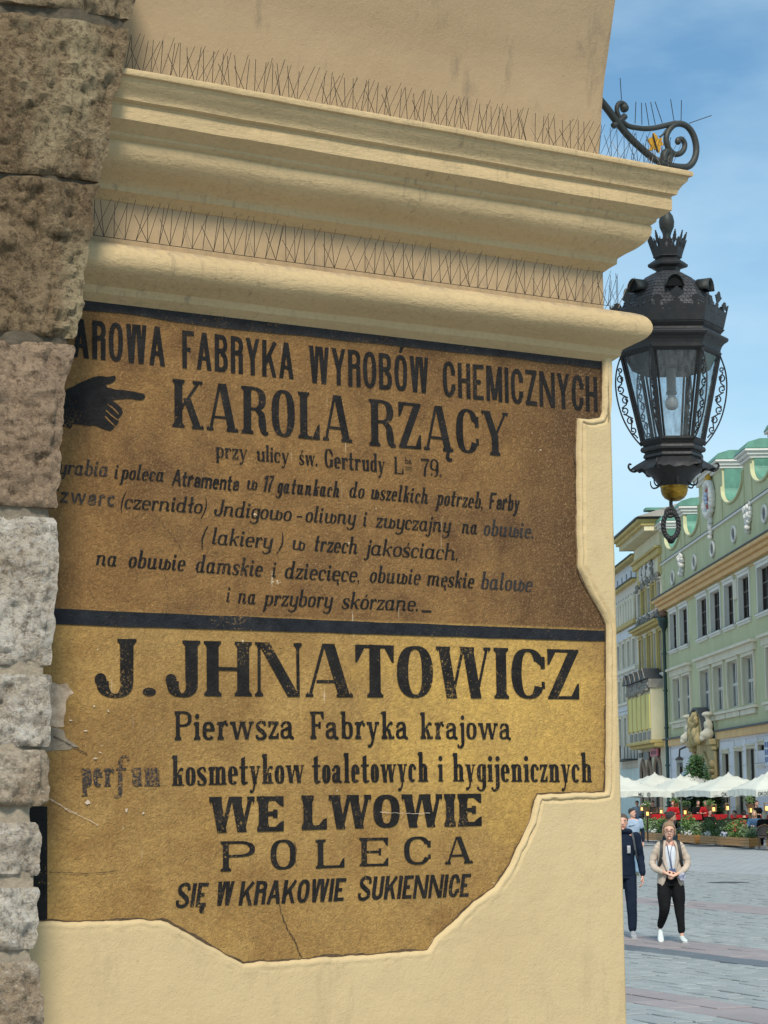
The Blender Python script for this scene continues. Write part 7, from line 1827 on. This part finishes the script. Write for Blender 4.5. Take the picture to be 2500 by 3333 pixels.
    for sx in (-1, 1):
        m = MB(); pts_in = [(sx * .050, .068, 1.43), (sx * .075, .100, 1.36), (sx * .080, .132, 1.24), (sx * .060, .142, 1.10), (sx * .045, .145, 1.00)]; pts_out = [(sx * .072, .040, 1.445), (sx * .115, .095, 1.36), (sx * .140, .120, 1.25), (sx * .115, .130, 1.15), (sx * .060, .148, 1.0)]
        m.sweep([crv(pts_in, 5), crv(pts_out, 5)]); o = m.obj('lapel', M_beige, root, world=False, smooth=70); so = o.modifiers.new('cloth', 'SOLIDIFY'); so.thickness = .010
        m = MB(); q_ = crv([(sx * .115, -.06, 1.445), (sx * .118, .03, 1.44), (sx * .128, .095, 1.38), (sx * .138, .125, 1.28), (sx * .150, .115, 1.17), (sx * .168, .05, 1.08), (sx * .17, -.04, 1.05)], 6)
        m.sweep([[(x - sx * .026, y + .006, z) for x, y, z in q_], [(x + sx * .020, y + .004, z) for x, y, z in q_]]); o = m.obj('backpack_strap', M_str, root, world=False); so = o.modifiers.new('c', 'SOLIDIFY'); so.thickness = .014; so.offset = 0
    m = MB(); m.boxf(lambda x, y, z: (x, y, z), (-.155, -.27, .93), (.155, -.135, 1.40)); o = m.obj('backpack', M_str, root, world=False, bevel=.04)
    m = MB(); m.tube(crv([(.045, .075, 1.41), (.030, .125, 1.28), (.005, .135, 1.12), (-.01, .14, 1.02)], 5), .006, 5); m.tube(crv([(-.04, .075, 1.41), (.0, .122, 1.28), (-.005, .135, 1.12), (-.02, .14, 1.02)], 5), .004, 5); m.box((-.06, .135, .995), (.03, .15, 1.045)); m.obj('lanyard', M_tealb, root, world=False)
    m = MB(); 
    for k in range(14): m.ball((-.11 - .010 * k % .09, .15 + random.uniform(-.02, .02), .93 + random.uniform(-.05, .05)), .026, 7, 5)
    o = m.obj('tied_scarf', clothm('blue_print_scarf', (.16, .19, .30), (.5, .5, .55), 22), root, world=False); remesh(o, .012)
woman()
def man(px, py, H, rz, label, topm, trm, hairmt, skin=M_skin, style='short', shoem=M_gshoe, arms='hang', yaw=0, beard=None, shortsleeve=None, step=.12, vox=.011, hood=False, extra=None):
    p = ground(px, py); root = empty('person', tuple(p), label, 'person', None, rz); k = H / 1.76
    def S(t): return tuple(x * k for x in t)
    m = MB(); q = head(m, S((0, .03, 1.645)), yaw, k); limb(m, [S((0, -.01, 1.45, .062)), S((0, .0, 1.53, .058)), S((0, .015, 1.59, .058))]); loft(m, [S(r) for r in ((0, 0, .92, .15, .1), (0, 0, 1.15, .14, .095), (0, 0, 1.36, .17, .10), (0, -.005, 1.46, .16, .075), (0, -.005, 1.50, .07, .06))])
    sh = [(-.20, -.01, 1.43), (.20, -.01, 1.43)]; el = [(-.255, -.04, 1.13), (.255, -.01, 1.13)]; wr = [(-.27, .06, .87), (.28, .03, .88)]
    for s, e, w_ in zip(sh, el, wr): limb(m, [S((*s, .050)), S((*e, .040)), S((*w_, .027))])
    for w_, sx in zip(wr, (1, -1)): hand(m, S(w_), (0.02 * -sx, .12, -1), sx, (-sx * -1, 0, 0), k, .8)
    st = step
    LG = [[(-.095, 0, .90, .08), (-.10, st * .7, .50, .055), (-.105, st, .10, .036)], [(.095, 0, .90, .08), (.10, .02, .50, .055), (.105, -st, .12, .036)]]
    for l in LG: limb(m, [S(a) for a in l])
    b = m.obj('body', skin, root, world=False); remesh(b, vox * .8); face(root, q, k, False, beard); hair(root, q, hairmt, style, k)
    m = MB(); loft(m, [S(r) for r in ((0, 0, .88, .185, .130), (0, 0, .98, .178, .128), (0, 0, 1.12, .172, .125), (0, .01, 1.30, .190, .135), (0, 0, 1.42, .185, .11), (0, -.01, 1.485, .10, .075))], 18)
    for s, e, w_ in zip(sh, el, wr):
        if shortsleeve: limb(m, [S((*s, .075)), S(((s[0] * .5 + e[0] * .5), (s[1] + e[1]) / 2, (s[2] + e[2]) / 2, .066))])
        else:
            qq = crv([S((*s, .074)), S(((s[0] * .4 + e[0] * .6), (s[1] + e[1]) / 2, (s[2] * .4 + e[2] * .6), .064)), S((*e, .060)), S((w_[0], w_[1] - .01, w_[2] + .07, .050)), S((w_[0], w_[1], w_[2] + .03, .040))], 7)
            qq = [(x, y, z, r * (1 + .05 * math.sin(i * 1.5))) for i, (x, y, z, r) in enumerate(qq)]; limb(m, qq[::2] + [qq[-1]])
    if hood: m.tube([S((.12 * math.cos(a), -.03 + .10 * math.sin(a), 1.50 + .02 * math.sin(a * 1))) for a in [j * math.pi / 8 for j in range(17)]], .040 * k, 8)
    foldy(m, .010, 11); o = m.obj('top', topm, root, world=False); remesh(o, vox)
    if shortsleeve:
        for s, e, w_ in zip(sh, el, wr): m = MB(); limb(m, [S((s[0] * .6 + e[0] * .4, (s[1] + e[1]) / 2, s[2] * .6 + e[2] * .4, .056)), S((*e, .052)), S((w_[0], w_[1], w_[2] + .05, .040))]); m.obj('long_sleeve', shortsleeve, root, world=False, smooth=80)
    m = MB(); loft(m, [S(r) for r in ((0, 0, .84, .175, .125), (0, 0, .93, .175, .12), (0, 0, 1.0, .16, .11))])
    for l in LG: limb(m, [S((l[0][0], l[0][1], .86, .102)), S((l[1][0], l[1][1], .52, .082)), S((l[2][0], l[2][1] * .9, .14, .064))])
    foldy(m, .009, 11); o = m.obj('trousers', trm, root, world=False); remesh(o, vox)
    shoe(root, S((-.105, st + .01, 0)), 0, shoem, k * 1.06); shoe(root, S((.105, -st + .02, .02)), 0, shoem, k * 1.06, R_(-8))
    if extra: extra(root, S)
    return root
def badge(root, S):
    m = MB(); m.box(S((-.10, .135, 1.20)), S((-.05, .150, 1.31))); m.obj('chest_pouch', simple('white_pouch', (.5, .5, .5), .5, .3, 40), root, world=False, bevel=.006)
    m = MB(); m.tube([S((-.14, .02, 1.49)), S((-.15, .11, 1.40)), S((-.17, .11, 1.25)), S((-.2, .02, 1.12))], .016, 6, flat=.5); m.obj('backpack_strap', simple('grey_strap', (.07, .075, .08), .6), root, world=False)
man(2034, 3052, 1.82, math.pi, 'person in dark navy hooded top with a white pouch, half hidden behind the pier', M_navy, M_navy, M_hg, M_skin, 'short', M_gshoe, hood=True, step=.10, extra=badge)
def swoosh(root, S):
    pts_ = [(-.10, 1.335), (-.075, 1.30), (-.03, 1.292), (.03, 1.31), (.13, 1.36), (.03, 1.325), (-.03, 1.315), (-.062, 1.318)]
    m = MB(); m.flat([S((-x, .150 - .55 * x * x, z)) for x, z in pts_]); o = m.obj('chest_mark', simple('dark_print', (.05, .07, .10), .7), root, world=False); so = o.modifiers.new('c', 'SOLIDIFY'); so.thickness = .004
man(2064, 2852, 1.72, math.pi - R_(12), 'person in pale blue shirt with a dark chest mark, looking to the right', M_ltee, M_jean, M_hd, M_skin, 'short', simple('dark_trainer', (.08, .1, .05), .6), yaw=R_(60), shortsleeve=M_navy, extra=swoosh, vox=.014)
man(2188, 2946, 1.76, R_(-82), 'bearded person in dark teal hooded top walking to the right behind the woman', M_navy2, clothm('grey_trousers', (.20, .21, .23)), M_hd, M_skin2, 'short', M_gshoe, yaw=0, beard=M_hd, vox=.014, hood=True)
# --- seated guests
def seated(px, dep, rz, label, topm, trm, hm, style='short', skin=M_skin, zo=0., extra=None, glasses=False):
    p = g_at(px, dep); p.z = zo; root = empty('person', tuple(p), label, 'person', None, rz)
    m = MB(); q = head(m, (0, .05, 1.25)); limb(m, [(0, 0, 1.06, .06), (0, .02, 1.2, .055)]); loft(m, [(0, -.05, .48, .15, .11), (0, -.03, .8, .14, .1), (0, 0, 1.0, .17, .1), (0, 0, 1.09, .08, .06)])
    for sx in (-1, 1):
        limb(m, [(sx * .19, 0, 1.02, .05), (sx * .25, .08, .80, .042), (sx * .12, .34, .80, .03)]); limb(m, [(sx * .10, -.02, .52, .08), (sx * .12, .42, .50, .06), (sx * .12, .40, .12, .04)]); hand(m, (sx * .12, .34, .80), (-sx * .5, .8, 0), sx, (0, 0, -1), 1, .5)
    b = m.obj('body', skin, root, world=False); remesh(b, .016); face(root, q, 1, glasses); hair(root, q, hm, style)
    m = MB(); loft(m, [(0, -.05, .46, .18, .14), (0, -.04, .75, .165, .13), (0, 0, .95, .19, .13), (0, 0, 1.03, .18, .105), (0, -.01, 1.09, .10, .07)])
    for sx in (-1, 1): limb(m, [(sx * .19, 0, 1.01, .075), (sx * .25, .08, .80, .062), (sx * .14, .30, .80, .045)])
    foldy(m, .012, 9); o = m.obj('top', topm, root, world=False); remesh(o, .018)
    m = MB()
    for sx in (-1, 1): limb(m, [(sx * .10, -.06, .53, .10), (sx * .12, .42, .52, .075), (sx * .12, .41, .16, .06)])
    o = m.obj('trousers', trm, root, world=False); remesh(o, .02)
    for sx in (-1, 1): shoe(root, (sx * .12, .44, 0), 0, M_black)
    return root
X = lambda x: 2010 + x * .2954
guests = [(610, 104, 170, 'seated person in bright red top and red cap, far left of the terrace', M_red, M_black, M_red, 'cap', 0), (885, 104, 185, 'seated person in black top and dark cap between two red ones', M_black, M_black, M_hd, 'cap', 0), (972, 103, 150, 'seated person in red top turned away beside the black clad one', M_red, M_black, M_hg, 'short', 0), (1010, 95, 195, 'seated person with glasses in black coat and dark scarf behind the round shrub', M_black, M_navy, M_hd, 'short', 1), (1292, 89.5, 120, 'seated person in red coat behind the red flowered shrub', M_red, M_black, M_hg, 'short', 0), (1392, 89, 20, 'seated person in black seen from behind beside the red coat', M_black, M_black, M_hd, 'bob', 0), (1500, 87, 175, 'seated person with curly blond hair and blue top', M_blue, M_navy, M_hl, 'long', 0), (1612, 84, -10, 'seated person with pale blond hair in black jacket, back to camera', M_black, M_black, M_hw, 'long', 0), (1525, 95, 200, 'farther seated person in black above the blond one', M_black, M_black, M_hd, 'short', 0), (392, 107, 140, 'seated person in brown and black at the far left table', M_brown, M_brown, M_hg, 'short', 0), (215, 109, 160, 'person in light blue shirt at the back left of the terrace', M_ltee, M_jean, M_hd, 'short', 0)]
cl_ = ['behind the guest in the red cap', 'of the black capped guest', 'of the red topped guest turned away', 'of the guest in glasses', 'of the guest in the red coat', 'of the black clad guest seen from behind', 'of the curly blond guest', 'of the pale blond guest, nearest of all', 'of the farther black clad guest', 'of the brown clad guest', 'of the guest in light blue']
for (x, dep, an, lb, tm, tr_, hm, stl, gl), cd_ in zip(guests, cl_):
    rz = R_(an); zo = .35 if dep > 99 or lb.startswith('farther') else 0; seated(X(x), dep, rz, lb, tm, tr_, hm, stl, M_skin, zo, None, bool(gl)); p = g_at(X(x), dep) + K * zo; fw = Vector((-math.sin(rz), math.cos(rz), 0))
    chair(p - fw * .04, rz, 'dark wicker chair ' + cd_)
for x, dep, lb in ((700, 103, 'red covered table between the two groups of red clad guests'), (800, 102.5, 'red covered table before the black capped guest'), (1130, 101, 'red covered table right of the guest in glasses'), (470, 106, 'red covered table near the far left guests'), (1330, 98, 'red covered table behind the guest in the red coat'), (1560, 96, 'red covered table by the bright lantern')):
    table(g_at(X(x), dep) + K * .35, lb)
for x, dep, rz, lb in ((815, 96.5, 190, 'empty wicker chair with arched back left of the guest in glasses'), (880, 96, 175, 'empty wicker chair with rounded back behind the middle planter'), (960, 94.5, 185, 'empty wicker chair half hidden by the round shrub'), (740, 103.5, 160, 'red cushioned chair at the red table'), (640, 104.5, 200, 'empty chair beside the red capped guest')):
    chair(g_at(X(x), dep) + K * (.35 if dep > 99 else 0), R_(rz), lb)
